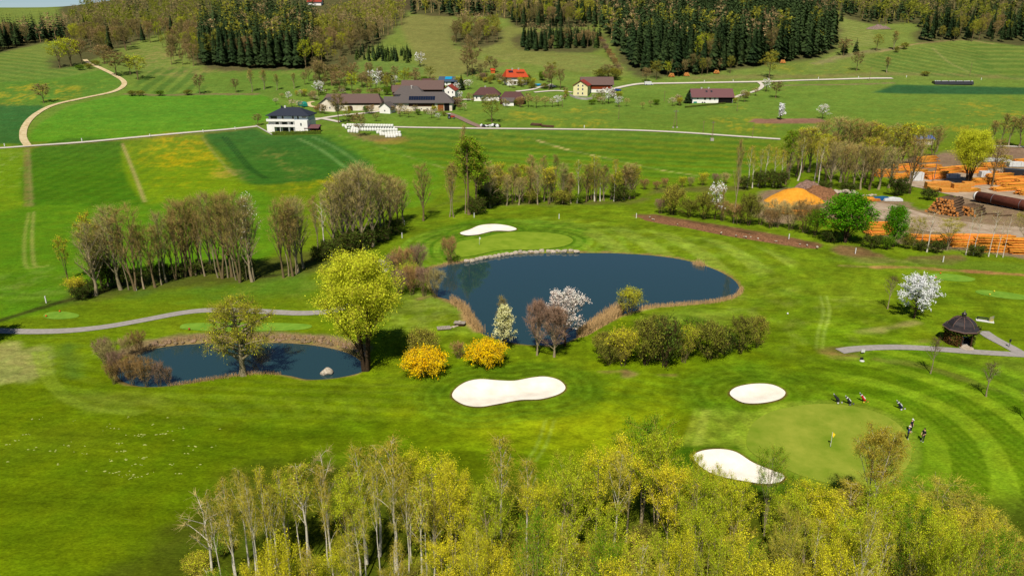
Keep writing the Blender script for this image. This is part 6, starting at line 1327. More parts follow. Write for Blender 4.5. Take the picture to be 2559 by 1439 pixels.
log_pile('log_pile', 1340, 314, -24, 5, .28, 5, 2, 'row of grey logs lying on the village meadow', LOGM, ENDM); log_pile('log_pile', 1368, 318, -20, 6, .25, 4, 2, 'row of orange-ended logs lying on the village meadow', LOGM, ENDM)
for u, v, lb in ((1678, 192, 'fresh orange logs under the great forest by the bend'), (1715, 190, 'fresh orange logs under the great forest beside young trees'), (1790, 184, 'reddish log stack at the forest lane'), (1955, 158, 'orange log stack at the upper forest edge')): log_pile('log_pile', u, v, 80, 4, .4, 5, 3, lb, LOGM, ENDM)
heap('brush_heap', 2195, 72, 10, 4, 3.0, mat('brush_grey', A(150, 128, 116), .95, .35, 1.5, .05, bump=.6), 'grey heap of brushwood on the terrace meadow', 'brush heap', 3, .6)
cl = empty('silage_clamp', G(2382, 211), rad(-3), 'long dark silage clamp weighted with white bags', 'silage clamp'); MB().prism([(-2.5, 0), (2.5, 0), (1.6, 1.8), (-1.6, 1.8)], 'x', -12, 11).build('cover', PBLACK, cl)
for k in range(16): MB().box(-11.5 + k * 1.45, -10.6 + k * 1.45, -.5 + .4 * (k % 3), .2 + .4 * (k % 3), 1.803, 2.1).build('weight_bag', WT, cl)
# ------------------------------------------------------------------ timber yard
PL = 'peeled orange poles '
for u, v, rz, L, base, rows_, lb in ((2214, 440, 12, 7, 9, 7, 'in a pointed stack at the copse edge'), (2262, 424, 18, 9, 10, 6, 'in a wide stack behind the dark twiggy tree'), (2315, 404, 20, 8, 10, 6, 'in the farthest stack of the yard'), (2326, 418, 10, 6, 7, 3, 'in a low stack behind the white packs'),
                                 (2338, 446, 18, 8, 10, 7, 'in the stack beside the lamp mast'), (2368, 432, 16, 8, 9, 6, 'in the stack behind the white lumber pack'), (2520, 458, 14, 12, 12, 6, 'in the long stack behind the rusty tank'), (2548, 472, 14, 12, 10, 6, 'in the tall stack beside the rusty tank'), (2507, 476, 12, 7, 9, 3, 'in the low spread stack before the willow'),
                                 (2470, 440, 10, 6, 7, 5, 'in the stack between willow and lorry'), (2428, 478, 8, 4, 7, 3, 'in the small stack at the tank end'), (2160, 500, -4, 7, 9, 2, 'in the flat stack beside the blue tarpaulins'), (2196, 584, 10, 6, 10, 9, 'in the tall stack between the bright green trees'),
                                 (2358, 606, -10, 14, 8, 5, 'in the long stack behind the olive tree'), (2440, 614, -8, 13, 11, 8, 'in the biggest stack behind the leafless birches'), (2520, 626, -8, 13, 11, 9, 'in the end stack behind the leafless birches'), (2000, 535, -6, 9, 7, 3, 'in the low stack below the sawdust heap'), (2560, 408, 10, 8, 9, 5, 'in the stack beside the wrapped lumber'),
                                 (2480, 418, 12, 8, 8, 5, 'in the stack behind the golden willow'), (2590, 446, 12, 10, 9, 6, 'in the stack beyond the black lorry'), (2580, 486, 10, 9, 9, 5, 'in the stack above the rusty tank'), (2290, 436, 14, 7, 8, 5, 'in the stack beside the dark twiggy tree'), (2400, 424, 14, 7, 8, 4, 'in the low stack behind the yard willow'), (2590, 632, -8, 12, 11, 9, 'in the outermost stack behind the birches'), (2450, 460, 12, 8, 9, 6, 'in the stack between lumber and lorry'), (2496, 448, 12, 9, 9, 6, 'in the stack before the black lorry'), (2575, 462, 12, 10, 10, 6, 'in the stack at the far end of the tank'), (2436, 432, 14, 8, 8, 5, 'in the stack left of the golden willow'.replace('left of', 'beside')), (2252, 446, 12, 7, 8, 5, 'in the stack in front of the copse stems')):
    log_pile('pole_stack', u, v, rz, L * 1.1, .185, base, rows_, PL + lb, POLE_OR, ENDM, .07, 'pole stack')
log_pile('log_stack', 2366, 532, 38, 6.5, .34, 12, 7, 'big stack of barked logs with orange cut ends', LOGM, ENDM, .08, 'log stack'); log_pile('log_stack', 2425, 535, 32, 6, .34, 8, 4, 'lower stack of barked logs beside the big one', LOGM, ENDM, .08, 'log stack')
for k, (u, v, rz) in enumerate(((2330, 528, 30), (2480, 536, 8), (2505, 540, 5))):
    o = link(bpy.data.objects.new('loose_log', log_mesh(5, .2, LOGM, ENDM))); x, y, z = G(u, v); o.location = (x, y, z + .2); o.rotation_euler = (0, 0, rad(rz)); tag(o, 'single barked log lying on the yard earth', 'log', 'loose logs on the yard')
LUMB = mat('sawn_lumber', A(246, 180, 88), .8, .12, 2, .15, color2=A(232, 140, 44), objvar=.1); STRAP = mat('lumber_gap', A(120, 70, 24), .9, .1, 2)
def lumber(u, v, rz, L, D, n, label, m=None, cat='lumber pack'):
    e = empty('lumber_pack', G(u, v), rad(rz), label, cat)
    for k in range(n):
        z0 = .15 + k * .33
        for j in range(4): MB().box(-L / 2, L / 2, -D / 2 + j * D / 4 + .012, -D / 2 + (j + 1) * D / 4 - .012, z0, z0 + .29).build('board', m or LUMB, e)
    for sx in (-.35, .35): MB().box(L * sx - .06, L * sx + .06, -D / 2, D / 2, 0, .148).build('bearer', TIMB, e)
for u, v, L, n, lb in ((2325, 472, 3.2, 6, 'tall orange lumber pack at the end of its row'), (2350, 470, 5.0, 6, 'tall orange lumber pack in the middle of its row'), (2399, 479, 5.0, 7, 'tallest orange lumber pack beside the yard willow'), (2370, 480, 5.0, 3, 'low orange lumber pack in front of the tall ones'), (2330, 478, 2.6, 4, 'short orange lumber pack at the row end'), (2418, 466, 3.0, 4, 'small orange lumber pack behind the tallest')):
    lumber(u, v, -6, L, 2.2, n, lb)
def wrapped(u, v, rz, L, D, h, label):
    e = empty('wrapped_pack', G(u, v), rad(rz), label, 'lumber pack'); MB().box(-L / 2, L / 2, -D / 2, D / 2, .15, h).build('wrapping', WT, e); MB().box(-L / 2 + .1, L / 2 - .1, -D / 2 + .1, D / 2 - .1, 0, .148).build('pallet', TIMB, e)
    for sx in (-.3, .3): MB().box(L * sx - .03, L * sx + .03, -D / 2 - .02, D / 2 + .02, .17, h + .02).build('strap', STRAP, e)
for u, v, L, h, lb in ((2289, 452, 3.6, 2.8, 'white wrapped pack behind the dark twiggy tree'), (2378, 446, 4.4, 1.5, 'white wrapped pack between the pole stacks'), (2482, 404, 8, 1.2, 'long white wrapped pack behind the willow'), (2536, 417, 5, 1.8, 'white wrapped pack beside the black lorry'), (2460, 443, 3.2, 2.0, 'white wrapped pack under the golden willow'), (2505, 408, 5, 1.2, 'second white wrapped pack behind the willow')):
    wrapped(u, v, -4, L, 2.0, h, lb)
for u, v, m, lb in ((2205, 500, mat('tarp_blue', A(30, 100, 150), .5, .1, 2), 'blue tarpaulin over a flat stack in the yard'), (2230, 502, WT, 'white tarpaulin over a flat stack in the yard')):
    e = empty('covered_stack', G(u, v), rad(-5), lb, 'stack'); MB().prism([(-2.6, .1), (2.6, .1), (2.4, .75), (.4, 1.0), (-2.4, .7)], 'y', -1, 1).build('tarpaulin', m, e); MB().box(-2.4, 2.4, -.9, .9, 0, .098).build('base', TIMB, e)
RUST = mat('rusty_steel', A(120, 66, 46), .8, .2, 1.2, .2, color2=A(92, 46, 34))
a = np.array(G(2440, 505)); b = np.array(G(2680, 552)); tk = empty('steel_tank', a, 0, 'long rusty steel cylinder with a white end lying in the yard', 'tank'); d = b - a; d[2] = 0; zr = 1.75
MB().tube((0, 0, zr), d + [0, 0, zr], 1.35, n=28).build('shell', RUST, tk, True); dn = d / np.linalg.norm(d); MB().tube(-dn * .7 + [0, 0, zr], -dn * .003 + [0, 0, zr], 1.15, 1.38, n=28).build('end_cap', FRAMEW, tk, True)
nrm = np.array([-dn[1], dn[0], 0])
for k in range(12):
    p = dn * (1.5 + k * 2.1); MB().tube(p - nrm * .9 + [0, 0, -.2], p - nrm * .6 + [0, 0, 1.0], .15, n=6).tube(p + nrm * .9 + [0, 0, -.2], p + nrm * .6 + [0, 0, 1.0], .15, n=6).build('support', BLACKM, tk)
for k in (4.5, 12): MB().tube(dn * k + [0, 0, zr], dn * (k + .12) + [0, 0, zr], 1.38, n=28).build('hoop', METAL, tk)
lo = empty('lorry', G(2545, 446), rad(-20), 'black lorry standing among the pole stacks', 'lorry'); MB().box(-4.5, 1.8, -1.2, 1.2, .9, 3.0).build('load_bed', PBLACK, lo); MB().prism([(2.0, .6), (4.2, .6), (4.2, 1.8), (3.8, 3.0), (2.0, 3.0)], 'y', -1.2, 1.2).build('cab', PBLACK, lo); MB().box(4.203, 4.23, -1, 1, 1.75, 2.0).build('windscreen', PANEDK, lo)
for sx in (-3.6, -2.4, 3.0):
    for sy in (-1.05, 1.05): wheel(lo, sx, sy, .5, .3)
lp = empty('lamp_mast', G(2333, 452), 0, 'grey lamp mast between the pole stacks', 'lamp'); MB().tube((0, 0, 0), (0, 0, 7), .12, .08).build('mast', METAL, lp); MB().box(-.6, .6, -.15, .15, 7, 7.15).build('lamp_head', METAL, lp)
SAWD = mat('sawdust', A(250, 176, 60), .95, .08, 1.2, .05, bump=.3, color2=A(232, 152, 46))
heap('sawdust_heap', 1985, 503, 8.6, 5.5, 3.7, SAWD, 'big orange sawdust heap beside the birch copse', 'sawdust heap', 1, .22)
heap('sawdust_heap', 1950, 515, 4.5, 3, 1.6, SAWD, 'low orange sawdust spill before the big heap', 'sawdust heap', 4, .3)
heap('bark_heap', 2042, 492, 7.0, 5, 3.4, mat('bark_heap', A(146, 104, 72), .95, .3, 2, .05, bump=.5), 'brown bark heap behind the sawdust', 'bark heap', 2, .35)
heap('brush_heap', 2020, 482, 6, 4, 3.6, mat('brush_grey2', A(150, 120, 104), .95, .35, 2, .05, bump=.6), 'grey brushwood on top of the bark heap', 'brush heap', 5, .5)
rk = empty('rubble_heap', G(2105, 486), 0, 'heap of pale broken rocks at the edge of the yard', 'rock heap')
for k in range(26):
    px, py = R.uniform(-4.2, 4.2), R.uniform(-1.2, 1.2); s = R.uniform(.45, .95); hz = max(0, 1.3 - abs(px) * .3) * R.uniform(.2, 1); b_ = rk.location; stone_on(rk, b_.x + px, b_.y + py, b_.z + s * .4 + hz, (s * 1.2, s, s * .8))
rk2 = empty('rubble_heap', G(2155, 490), 0, 'low row of pale rubble beside the rock heap', 'rock heap')
for k in range(18):
    px, py = R.uniform(-4, 4), R.uniform(-.8, .8); s = R.uniform(.25, .5); b_ = rk2.location; stone_on(rk2, b_.x + px, b_.y + py, b_.z + s * .4, (s * 1.2, s, s * .8))

# ------------------------------------------------------------------ stones, reeds and furniture of the course
L = wline([(1166, 651), (1200, 645), (1240, 638), (1280, 632), (1330, 628), (1380, 626.5), (1430, 626), (1452, 627)], 8)
ed = empty('stone_edging', (*L[0], WATER_Z['big']), 0, 'row of pale blocks edging the far side of the large pond', 'stone edging')
acc = np.concatenate([[0], np.cumsum(np.hypot(*np.diff(L, axis=0).T))]); t = 0
while t < acc[-1]:
    x, y = np.interp(t, acc, L[:, 0]), np.interp(t, acc, L[:, 1]); s = R.uniform(.5, .85); stone_on(ed, x, y + R.uniform(-.2, .3), WATER_Z['big'] + .22, (s * 1.15, s * .7, R.uniform(.4, .62)), R.uniform(-.3, .3)); t += s * 1.75
L = wline([(370, 858), (450, 847), (540, 842), (640, 841), (740, 842), (820, 849), (890, 866), (915, 885)], 8)
ed2 = empty('stone_bank', (*L[0], WATER_Z['small']), 0, 'rough stony bank along the far side of the small pond', 'stone bank')
acc = np.concatenate([[0], np.cumsum(np.hypot(*np.diff(L, axis=0).T))])
for k in range(150):
    t = R.uniform(0, acc[-1]); off = R.uniform(-1.3, .9); x, y = np.interp(t, acc, L[:, 0]), np.interp(t, acc, L[:, 1]) + off; s = R.uniform(.18, .42); stone_on(ed2, x, y, max(zt1(x, y), WATER_Z['small']) + s * .25, (s * 1.3, s, s * .7), None, STONES_B)
bd = empty('boulder', (*gnd(816, 926), WATER_Z['small']), 0, 'round pale boulder standing in the small pond', 'boulder')
o = link(bpy.data.objects.new('rock', stone_mesh(99, 4)), bd); o.scale = (.98, .9, .75); o.location = (0, 0, .15)
br = empty('brush_bank', G(1830, 580), 0, 'brown bank of brush and debris below the shrubs', 'brush bank'); CLIP = mat('brush_debris', A(140, 100, 70), .95, .3, 3, .05, bump=.5)
Lb = wline([(1600, 546), (1700, 562), (1800, 582), (1900, 598), (2000, 612), (2050, 620)], 8); N_ = 120; seg = np.concatenate([[0], np.cumsum(np.hypot(*np.diff(Lb, axis=0).T))]); V = []; F = []
for i in range(N_):
    t = seg[-1] * i / (N_ - 1); x, y = np.interp(t, seg, Lb[:, 0]), np.interp(t, seg, Lb[:, 1]); e_ = min(1, 6 * min(i, N_ - 1 - i) / N_)
    for k in range(9):
        q = k / 8 * 2 - 1; w = 2.3; zz = zt1(x, y + q * w) + max(0, 1 - q * q) * 1.1 * e_ * (.6 + .8 * float(vnoise(t, q * 3, 2.0, 4))) - .1; V.append((x - br.location.x, y + q * w - br.location.y, zz - br.location.z))
for i in range(N_ - 1):
    for k in range(8): F.append((i * 9 + k, (i + 1) * 9 + k, (i + 1) * 9 + k + 1, i * 9 + k + 1))
obj_np('debris', V, np.array(F)[:, ::-1], CLIP, br, True)
for k in range(40):
    t = R.uniform(0, seg[-1]); x, y = np.interp(t, seg, Lb[:, 0]), np.interp(t, seg, Lb[:, 1]) + R.uniform(-2.2, 1); s = R.uniform(.12, .3); stone_on(br, x, y, zt1(x, y) + .5, (s * 1.3, s, s))
def reeds(px, n, hmin, hmax, label, line=None, spread=.5, w=.03):
    if line is None:
        P = wpoly(px); b = bbox(P, 0); X = NR.uniform(b[0], b[1], n * 3); Y = NR.uniform(b[2], b[3], n * 3); k = sdist(P, X, Y) > 0; X, Y = X[k][:n], Y[k][:n]
    else:
        L = wline(line, 8); acc = np.concatenate([[0], np.cumsum(np.hypot(*np.diff(L, axis=0).T))]); t = NR.uniform(0, acc[-1], n); X = np.interp(t, acc, L[:, 0]) + NR.normal(0, spread, n); Y = np.interp(t, acc, L[:, 1]) + NR.normal(0, spread, n)
    Z = np.maximum(zt(X, Y), -.9); P0 = np.stack([X, Y, Z], 1); h = NR.uniform(hmin, hmax, len(X)); P1 = P0 + np.stack([NR.normal(0, .12, len(X)) * h, NR.normal(0, .12, len(X)) * h, h], 1)
    V, F = slivers(P0, P1, np.full(len(X), w)); o = obj_np('reeds', V, F, REED); return tag(o, label, None, None, 'stuff')
reeds([(1440, 838), (1470, 812), (1520, 775), (1560, 765), (1545, 790), (1500, 818), (1465, 838)], 2600, 1.0, 2.0, 'straw-coloured reeds beside the green-gold shrub', w=.035)
reeds(None, 900, .7, 1.6, 'straw reeds at the narrow end of the large pond', [(1130, 752), (1160, 772), (1178, 800), (1200, 826)], .45)
reeds(None, 1400, .3, .9, 'thin dry grass along the near shore of the large pond', [(1600, 768), (1700, 759), (1780, 752), (1838, 738), (1852, 718)], .3, .025)
reeds(None, 260, .6, 1.4, 'tuft of reeds on the far shore of the large pond', [(1738, 655), (1756, 660)], .4)
reeds(None, 700, .2, .6, 'dry grass on the near bank of the small pond', [(420, 960), (520, 947), (620, 934), (700, 932)], .3, .022)
reeds(None, 800, .3, .8, 'dry grass on the far bank of the small pond', [(340, 872), (450, 848), (600, 842), (760, 844), (900, 870)], .5, .025)
reeds(None, 500, .3, .8, 'dry grass by the stone edging', [(1090, 665), (1130, 654), (1170, 650)], .4, .03)
WEATH = mat('weathered_wood', A(176, 164, 148), .9, .15, 3, .1)
dk = empty('wooden_deck', G(1109, 821), rad(12), 'small weathered plank deck beside the pond end', 'deck')
for k in range(8): MB().box(-1.1 + k * .28, -.85 + k * .28, -.7, .7, .18, .24).build('plank', WEATH, dk)
for sy in (-.55, .55): MB().box(-1.1, 1.12, sy - .06, sy + .06, 0, .178).build('joist', TIMB, dk)
bx = empty('garden_box', G(1149, 812), rad(-10), 'dark wooden box with grey lid and white stone on top', 'box'); MB().box(-.75, .75, -.4, .4, 0, .5).build('box', TIMB, bx); MB().box(-.95, .95, -.55, .55, .503, .58).build('lid', WEATH, bx); o = link(bpy.data.objects.new('stone', STONES[1]), bx); o.scale = (.28, .28, .2); o.location = (0, 0, .72)
ps = empty('stepping_stones', G(1130, 818), 0, 'few pale stones between the plank deck and the box', 'stones')
for k in range(7): x, y, z = G(1118 + k * 5, 820 - k * 1.2); stone_on(ps, x, y, z + .05, (.3, .25, .15))

# pavilion overgrown with ivy
_g = G(2415, 870); pv = empty('garden_pavilion', (_g[0], _g[1] + 2.2, _g[2]), rad(-22.5), 'round ivy-clad pavilion with a dark copper dome', 'pavilion', None, .88); cy0 = 0.0
COPP = mat('copper_dark', A(62, 60, 62), .38, .25, 2, .5, metal=.5, color2=A(92, 78, 72)); RIMC = mat('copper_rim', A(128, 96, 84), .7, .15, 3, .3)
N8 = 8
def oct_lathe(prof, name, m, parent, smooth=False): return MB().lathe([(r, z) for r, z in prof], N8, (0, cy0, 0)).build(name, m, parent, smooth)
dome = oct_lathe([(2.95, 3.0), (2.85, 3.12), (2.3, 3.42), (2.15, 3.8), (1.75, 4.3), (1.2, 4.7), (.5, 4.95), (.3, 5.02)], 'dome_roof', COPP, pv)
oct_lathe([(3.0, 2.84), (3.05, 2.9), (3.0, 2.998), (2.4, 2.997)], 'eave', RIMC, dome)
for k in range(8):
    a = 2 * math.pi * k / 8; pts = [(2.32, 3.43), (2.17, 3.81), (1.77, 4.31), (1.22, 4.71), (.5, 4.97)]; mb = MB()
    for (r0, z0), (r1, z1) in zip(pts, pts[1:]): mb.tube((r0 * math.cos(a), cy0 + r0 * math.sin(a), z0), (r1 * math.cos(a), cy0 + r1 * math.sin(a), z1), .05, n=5)
    mb.build('rib', RIMC, dome)
MB().lathe([(.3, 5.0), (.36, 5.12), (.3, 5.2), (.42, 5.35), (.44, 5.5), (.3, 5.68), (.1, 5.78), (.05, 6.1)], 14, (0, cy0, 0)).build('finial', COPP, dome, True)
for k in range(8):
    a = 2 * math.pi * k / 8; MB().tube((2.35 * math.cos(a), cy0 + 2.35 * math.sin(a), 0), (2.35 * math.cos(a), cy0 + 2.35 * math.sin(a), 2.86), .11, n=8).build('post', TIMB, pv)
IVYB = mat('ivy_brown', A(118, 80, 44) * 1.4, .9, .3, 2, .05, island=.5, color2=A(84, 66, 30)); IVYG = mat('ivy_green', A(104, 118, 34) * 1.5, .9, .3, 2, .05, island=.5, color2=A(70, 86, 24))
for k in range(8):
    a0 = 2 * math.pi * k / 8
    if k == 6: continue
    n = 420; t = NR.uniform(0, 1, n); zz = NR.uniform(0, 1, n) * 2.75; a1 = a0 + 2 * math.pi / 8; wd = 1.0
    px = 2.38 * (np.cos(a0) * (1 - t) + np.cos(a1) * t); py = cy0 + 2.38 * (np.sin(a0) * (1 - t) + np.sin(a1) * t)
    V, F = leaf_quads(np.stack([px + NR.normal(0, .12, n), py + NR.normal(0, .12, n), zz], 1), .26); obj_np('ivy_panel', V, F, IVYG if k in (0, 7, 3) else IVYB, pv)
    q0 = np.array([2.3 * math.cos(a0), cy0 + 2.3 * math.sin(a0)]); q1 = np.array([2.3 * math.cos(a1), cy0 + 2.3 * math.sin(a1)])
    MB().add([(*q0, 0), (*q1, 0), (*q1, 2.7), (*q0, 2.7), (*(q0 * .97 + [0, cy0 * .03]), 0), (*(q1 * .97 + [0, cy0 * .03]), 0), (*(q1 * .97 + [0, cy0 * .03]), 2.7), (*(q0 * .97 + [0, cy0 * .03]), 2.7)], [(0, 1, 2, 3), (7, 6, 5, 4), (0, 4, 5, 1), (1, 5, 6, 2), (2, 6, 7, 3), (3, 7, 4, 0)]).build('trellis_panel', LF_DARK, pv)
n = 420; a = NR.uniform(-3.1, 3.1, n); V, F = leaf_quads(np.stack([2.6 * np.cos(a) + NR.normal(0, .15, n), cy0 + 2.6 * np.sin(a) + NR.normal(0, .15, n), 2.55 + NR.normal(0, .2, n)], 1), .24); obj_np('ivy_fringe', V, F, IVYG, pv)
n = 220; a = NR.normal(.2, .22, n); V, F = leaf_quads(np.stack([2.75 * np.cos(a) + NR.normal(0, .2, n), cy0 + 2.75 * np.sin(a) + NR.normal(0, .2, n), 2.9 + NR.normal(0, .3, n)], 1), .26); obj_np('ivy_spray', V, F, IVYG, pv)
MB().lathe([(1.1, 0), (1.15, .12), (1.0, .16)], 14, (2.5 * math.cos(rad(292.5)), 2.5 * math.sin(rad(292.5)), 0)).build('step', STONE, pv); oct_lathe([(2.2, .0), (2.2, .06)], 'floor', CONC, pv)
tb = empty('pavilion_table', (pv.location.x + .1, pv.location.y - .9, pv.location.z + .06), 0, 'blue-topped stand inside the pavilion', 'table'); MB().box(-.45, .45, -.3, .3, 1.3, 1.36).build('top', mat('blue_top', A(40, 120, 180), .4, .1, 2), tb); MB().tube((0, 0, 0), (0, 0, 1.298), .07).build('leg', METAL, tb)
# bench with a board, signs, tee markers
bn = empty('park_bench', G(2461, 802), rad(-28), 'low white bench platform with a yellow and blue board behind the pavilion', 'bench')
MB().box(-1.3, 1.3, -.55, .55, 0, .1).build('platform', FRAMEW, bn)
for k in range(3): MB().box(-1.2, .5, .0 + k * .16, .13 + k * .16, .45, .5).build('slat', BLACKM, bn)
for sx in (-1.1, .4): MB().box(sx, sx + .08, .0, .45, .1, .448).build('leg', BLACKM, bn)
MB().add([(.6, -.2, .1), (1.2, .1, .1), (1.2, .1, 1.1), (.6, -.2, .9), (.58, -.16, .1), (1.18, .14, .1), (1.18, .14, 1.1), (.58, -.16, .9)], [(0, 1, 2, 3), (7, 6, 5, 4), (0, 4, 5, 1), (1, 5, 6, 2), (2, 6, 7, 3), (3, 7, 4, 0)]).build('board', mat('board_yellow_blue', A(240, 214, 60), .5, .1, .9, color2=A(40, 90, 150)), bn)
sg = empty('tee_sign', G(2156, 884), 0, 'small white sign at the end of the cart path', 'sign'); MB().box(-.28, .28, -.03, .03, .25, .72).build('board', FRAMEW, sg); MB().tube((0, .05, 0), (0, .05, .5), .035).build('post', TIMB, sg)
mk = empty('distance_marker', G(2154, 902), 0, 'low white marker with a dark cap on the fairway', 'marker'); MB().lathe([(.34, 0), (.34, .08), (.2, .14)], 12).build('base', FRAMEW, mk); MB().box(-.22, .22, .1, .25, .14, .5).build('cap', BLACKM, mk)
bw = empty('ball_washer', G(2521, 868), 0, 'slim post with a ball washer beside the cart path', 'ball washer'); MB().tube((0, 0, 0), (0, 0, .95), .05).build('post', METAL, bw); MB().tube((0, 0, .95), (0, 0, 1.35), .14).build('head', BLACKM, bw); MB().lathe([(.3, 0), (.25, .05)], 10).build('base', CONC, bw)
def ball(u, v, c, lb, grp, s=.16):
    x, y, z = G(u, v); o = MB().lathe([(.02, 0), (s * .75, s * .25), (s, s), (s * .75, s * 1.75), (.02, s * 2)], 10).build('tee_marker', c, None, True); o.location = (x, y, z + .05); tag(o, lb, 'tee marker', grp)
ORM = mat('marker_orange', A(240, 110, 30), .5, .05, 2); YEM = mat('marker_yellow', A(250, 220, 60), .5, .05, 2); RDM = mat('marker_red', A(210, 60, 40), .5, .05, 2)
for u, v, m, lb, g_ in ((2350, 685, ORM, 'orange tee marker on the tee below the earth strip', 'orange markers by the earth strip'), (2338, 695, ORM, 'orange tee marker on the tee below the earth strip', 'orange markers by the earth strip'), (2484, 730, YEM, 'yellow tee marker on the pale tee', 'yellow tee markers'), (2473, 738, YEM, 'yellow tee marker on the pale tee', 'yellow tee markers'),
                    (150, 780, ORM, 'orange tee marker on the tee by the stream', 'orange markers by the stream'), (116, 792, ORM, 'orange tee marker on the tee by the stream', 'orange markers by the stream'), (473, 823, RDM, 'red tee marker above the small pond', None), (1968, 786, POSTW, 'white plate marker on the fairway beside the thicket', None)):
    ball(u, v, m, lb, g_, .16)
def flag(u, v, vt, c, label, sag):
    x, y, z = G(u, v); e = empty('golf_flag', (x, y, z), 0, label, 'flag'); h = height_to(x, y, z, vt)
    MB().tube((0, 0, 0), (0, 0, h), .03, .025, n=6).build('flagstick', FRAMEW, e)
    V = []; F = []
    for i in range(7):
        for j in range(5): a = i / 6; b = j / 4; V.append((.02 + a * .30 * (1 - .2 * b) - .12 * a * b, .10 * math.sin(a * 5) * a, h - .02 - b * .42 - a * sag))
    for i in range(6):
        for j in range(4): F.append((i * 5 + j, i * 5 + j + 1, (i + 1) * 5 + j + 1, (i + 1) * 5 + j))
    V2 = V + [(a, b + .012, c_) for a, b, c_ in V]; n = 35; F2 = F + [tuple(reversed([k + n for k in f_])) for f_ in F]
    MB().add(V2, F2).build('flag_cloth', c, e, True); MB().lathe([(.10, .0), (.10, .06)], 10).build('cup', BLACKM, e)
flag(2075, 1116, 1079, mat('flag_yellow', A(250, 216, 40) * 1.15, .6, .05, 2), 'yellow flag on the large putting green', .25); flag(1198, 612, 592, POSTW, 'white flag on the far putting green', .2)
rkx = empty('bunker_rake', G(1803, 1136), rad(20), 'thin rake lying across the lip of the long bunker', 'rake'); MB().tube((-.1, -.6, .12), (.25, 1.1, .3), .022, n=6).build('handle', FRAMEW, rkx); MB().box(-.45, .3, -.66, -.6, .04, .1).build('head', BLACKM, rkx)
for k in range(9): MB().box(-.44 + k * .08, -.42 + k * .08, -.66, -.63, 0, .039).build('tine', BLACKM, rkx)
# pale grass cuttings scattered over the fairway
V = []; F = []; rg = random.Random(3)
for k in range(60):
    u, v = (rg.uniform(0, 560), rg.uniform(1040, 1200)) if k < 70 else (rg.uniform(300, 480), rg.uniform(1330, 1439)) if k < 105 else (rg.uniform(0, 1200), rg.uniform(1000, 1150))
    x, y, z = G(u, v)
    for q in range(rg.randrange(1, 5)):
        s = rg.uniform(.05, .2); cx, cy = x + rg.gauss(0, .3), y + rg.gauss(0, .15); o = len(V); zz = zt1(cx, cy)
        V += [(cx - s, cy, zz + .02), (cx, cy - s * .5, zz + .03), (cx + s, cy, zz + .02), (cx, cy + s * .5, zz + .03), (cx, cy, zz + .09)]; F += [(o, o + 1, o + 4), (o + 1, o + 2, o + 4), (o + 2, o + 3, o + 4), (o + 3, o, o + 4)]
tag(obj_np('grass_cuttings', V, F, mat('dry_cuttings', A(190, 196, 110), .95, .15, 5)), 'pale flakes of dry cuttings on the fairway', None, None, 'stuff')

# ------------------------------------------------------------------ golf trolleys and players
def trolley(u, v, rz, bag_m, trim_m, wheel_m, label):
    e = empty('golf_trolley', G(u, v), rad(rz), label, 'golf trolley'); ax = Vector((.62, 0, .80)).normalized(); b0 = Vector((-.05, 0, .22)); b1 = b0 + ax * .86
    bag = MB().tube(b0, b0 + ax * .25, .15, .17, n=12).tube(b0 + ax * .25, b1, .17, .15, n=12).build('golf_bag', bag_m, e); MB().tube(b1, b1 + ax * .06, .17, .16, n=12).build('bag_rim', trim_m, bag)
    nv = Vector((-.80, 0, .62)); MB().tube(b0 + ax * .22 + nv * .13, b0 + ax * .62 + nv * .13, .10, .09, n=10).build('pocket', trim_m, bag)
    for k in range(7):
        a = k * .9; p = b1 + Vector((.08 * math.cos(a), .08 * math.sin(a), 0)); t = p + ax * (.22 + .06 * (k % 3)); MB().tube(p, t, .012, n=5).build('club_shaft', METAL, e); MB().tube(t, t + Vector((.05, .09 * math.cos(a), .03)), .045, .035, n=8).build('club_head', (BLACKM, METAL, FRAMEW)[k % 3], e)
    MB().tube((-.1, 0, .2), (.30, 0, .75), .025, n=6).tube((.30, 0, .75), (.62, 0, 1.05), .022, n=6).build('frame', BLACKM, e); MB().tube((.62, -.16, 1.05), (.62, .16, 1.05), .026, n=6).build('handle', BLACKM, e)
    MB().tube((.1, -.34, .15), (.1, .34, .15), .02, n=6).build('axle', METAL, e)
    for wx, wy, r in ((.1, -.36, .16), (.1, .36, .16), (-.42, 0, .13)):
        w = MB().tube((wx, wy - .035, r), (wx, wy + .035, r), r, n=14).build('wheel', RUB, e); MB().tube((wx, wy - .045, r), (wx, wy + .045, r), r * .72, n=12).build('rim', wheel_m, w)
    MB().tube((-.42, 0, .13), (-.05, 0, .22), .02, n=6).build('fork', BLACKM, e)
BAGB = mat('bag_black', (.014, .014, .016), .5, .1, 6, .4); BAGR = mat('bag_red', A(214, 30, 24), .5, .1, 6, .4); BAGN = mat('bag_navy', A(30, 36, 70), .5, .1, 6, .4)
trolley(2095, 1006, 165, BAGB, BAGB, FRAMEW, 'all black golf trolley with white wheels at the end of the line'); trolley(2124, 1010, 172, BAGB, FRAMEW, METAL, 'black and white golf trolley next to the red one'); trolley(2160, 1004, 160, BAGR, FRAMEW, YEM, 'red golf trolley beside the putting green'); trolley(2252, 1022, 170, BAGN, FRAMEW, FRAMEW, 'navy and white golf trolley standing apart')
SKIN = mat('skin', A(232, 176, 140), .6, .05, 4, .3)
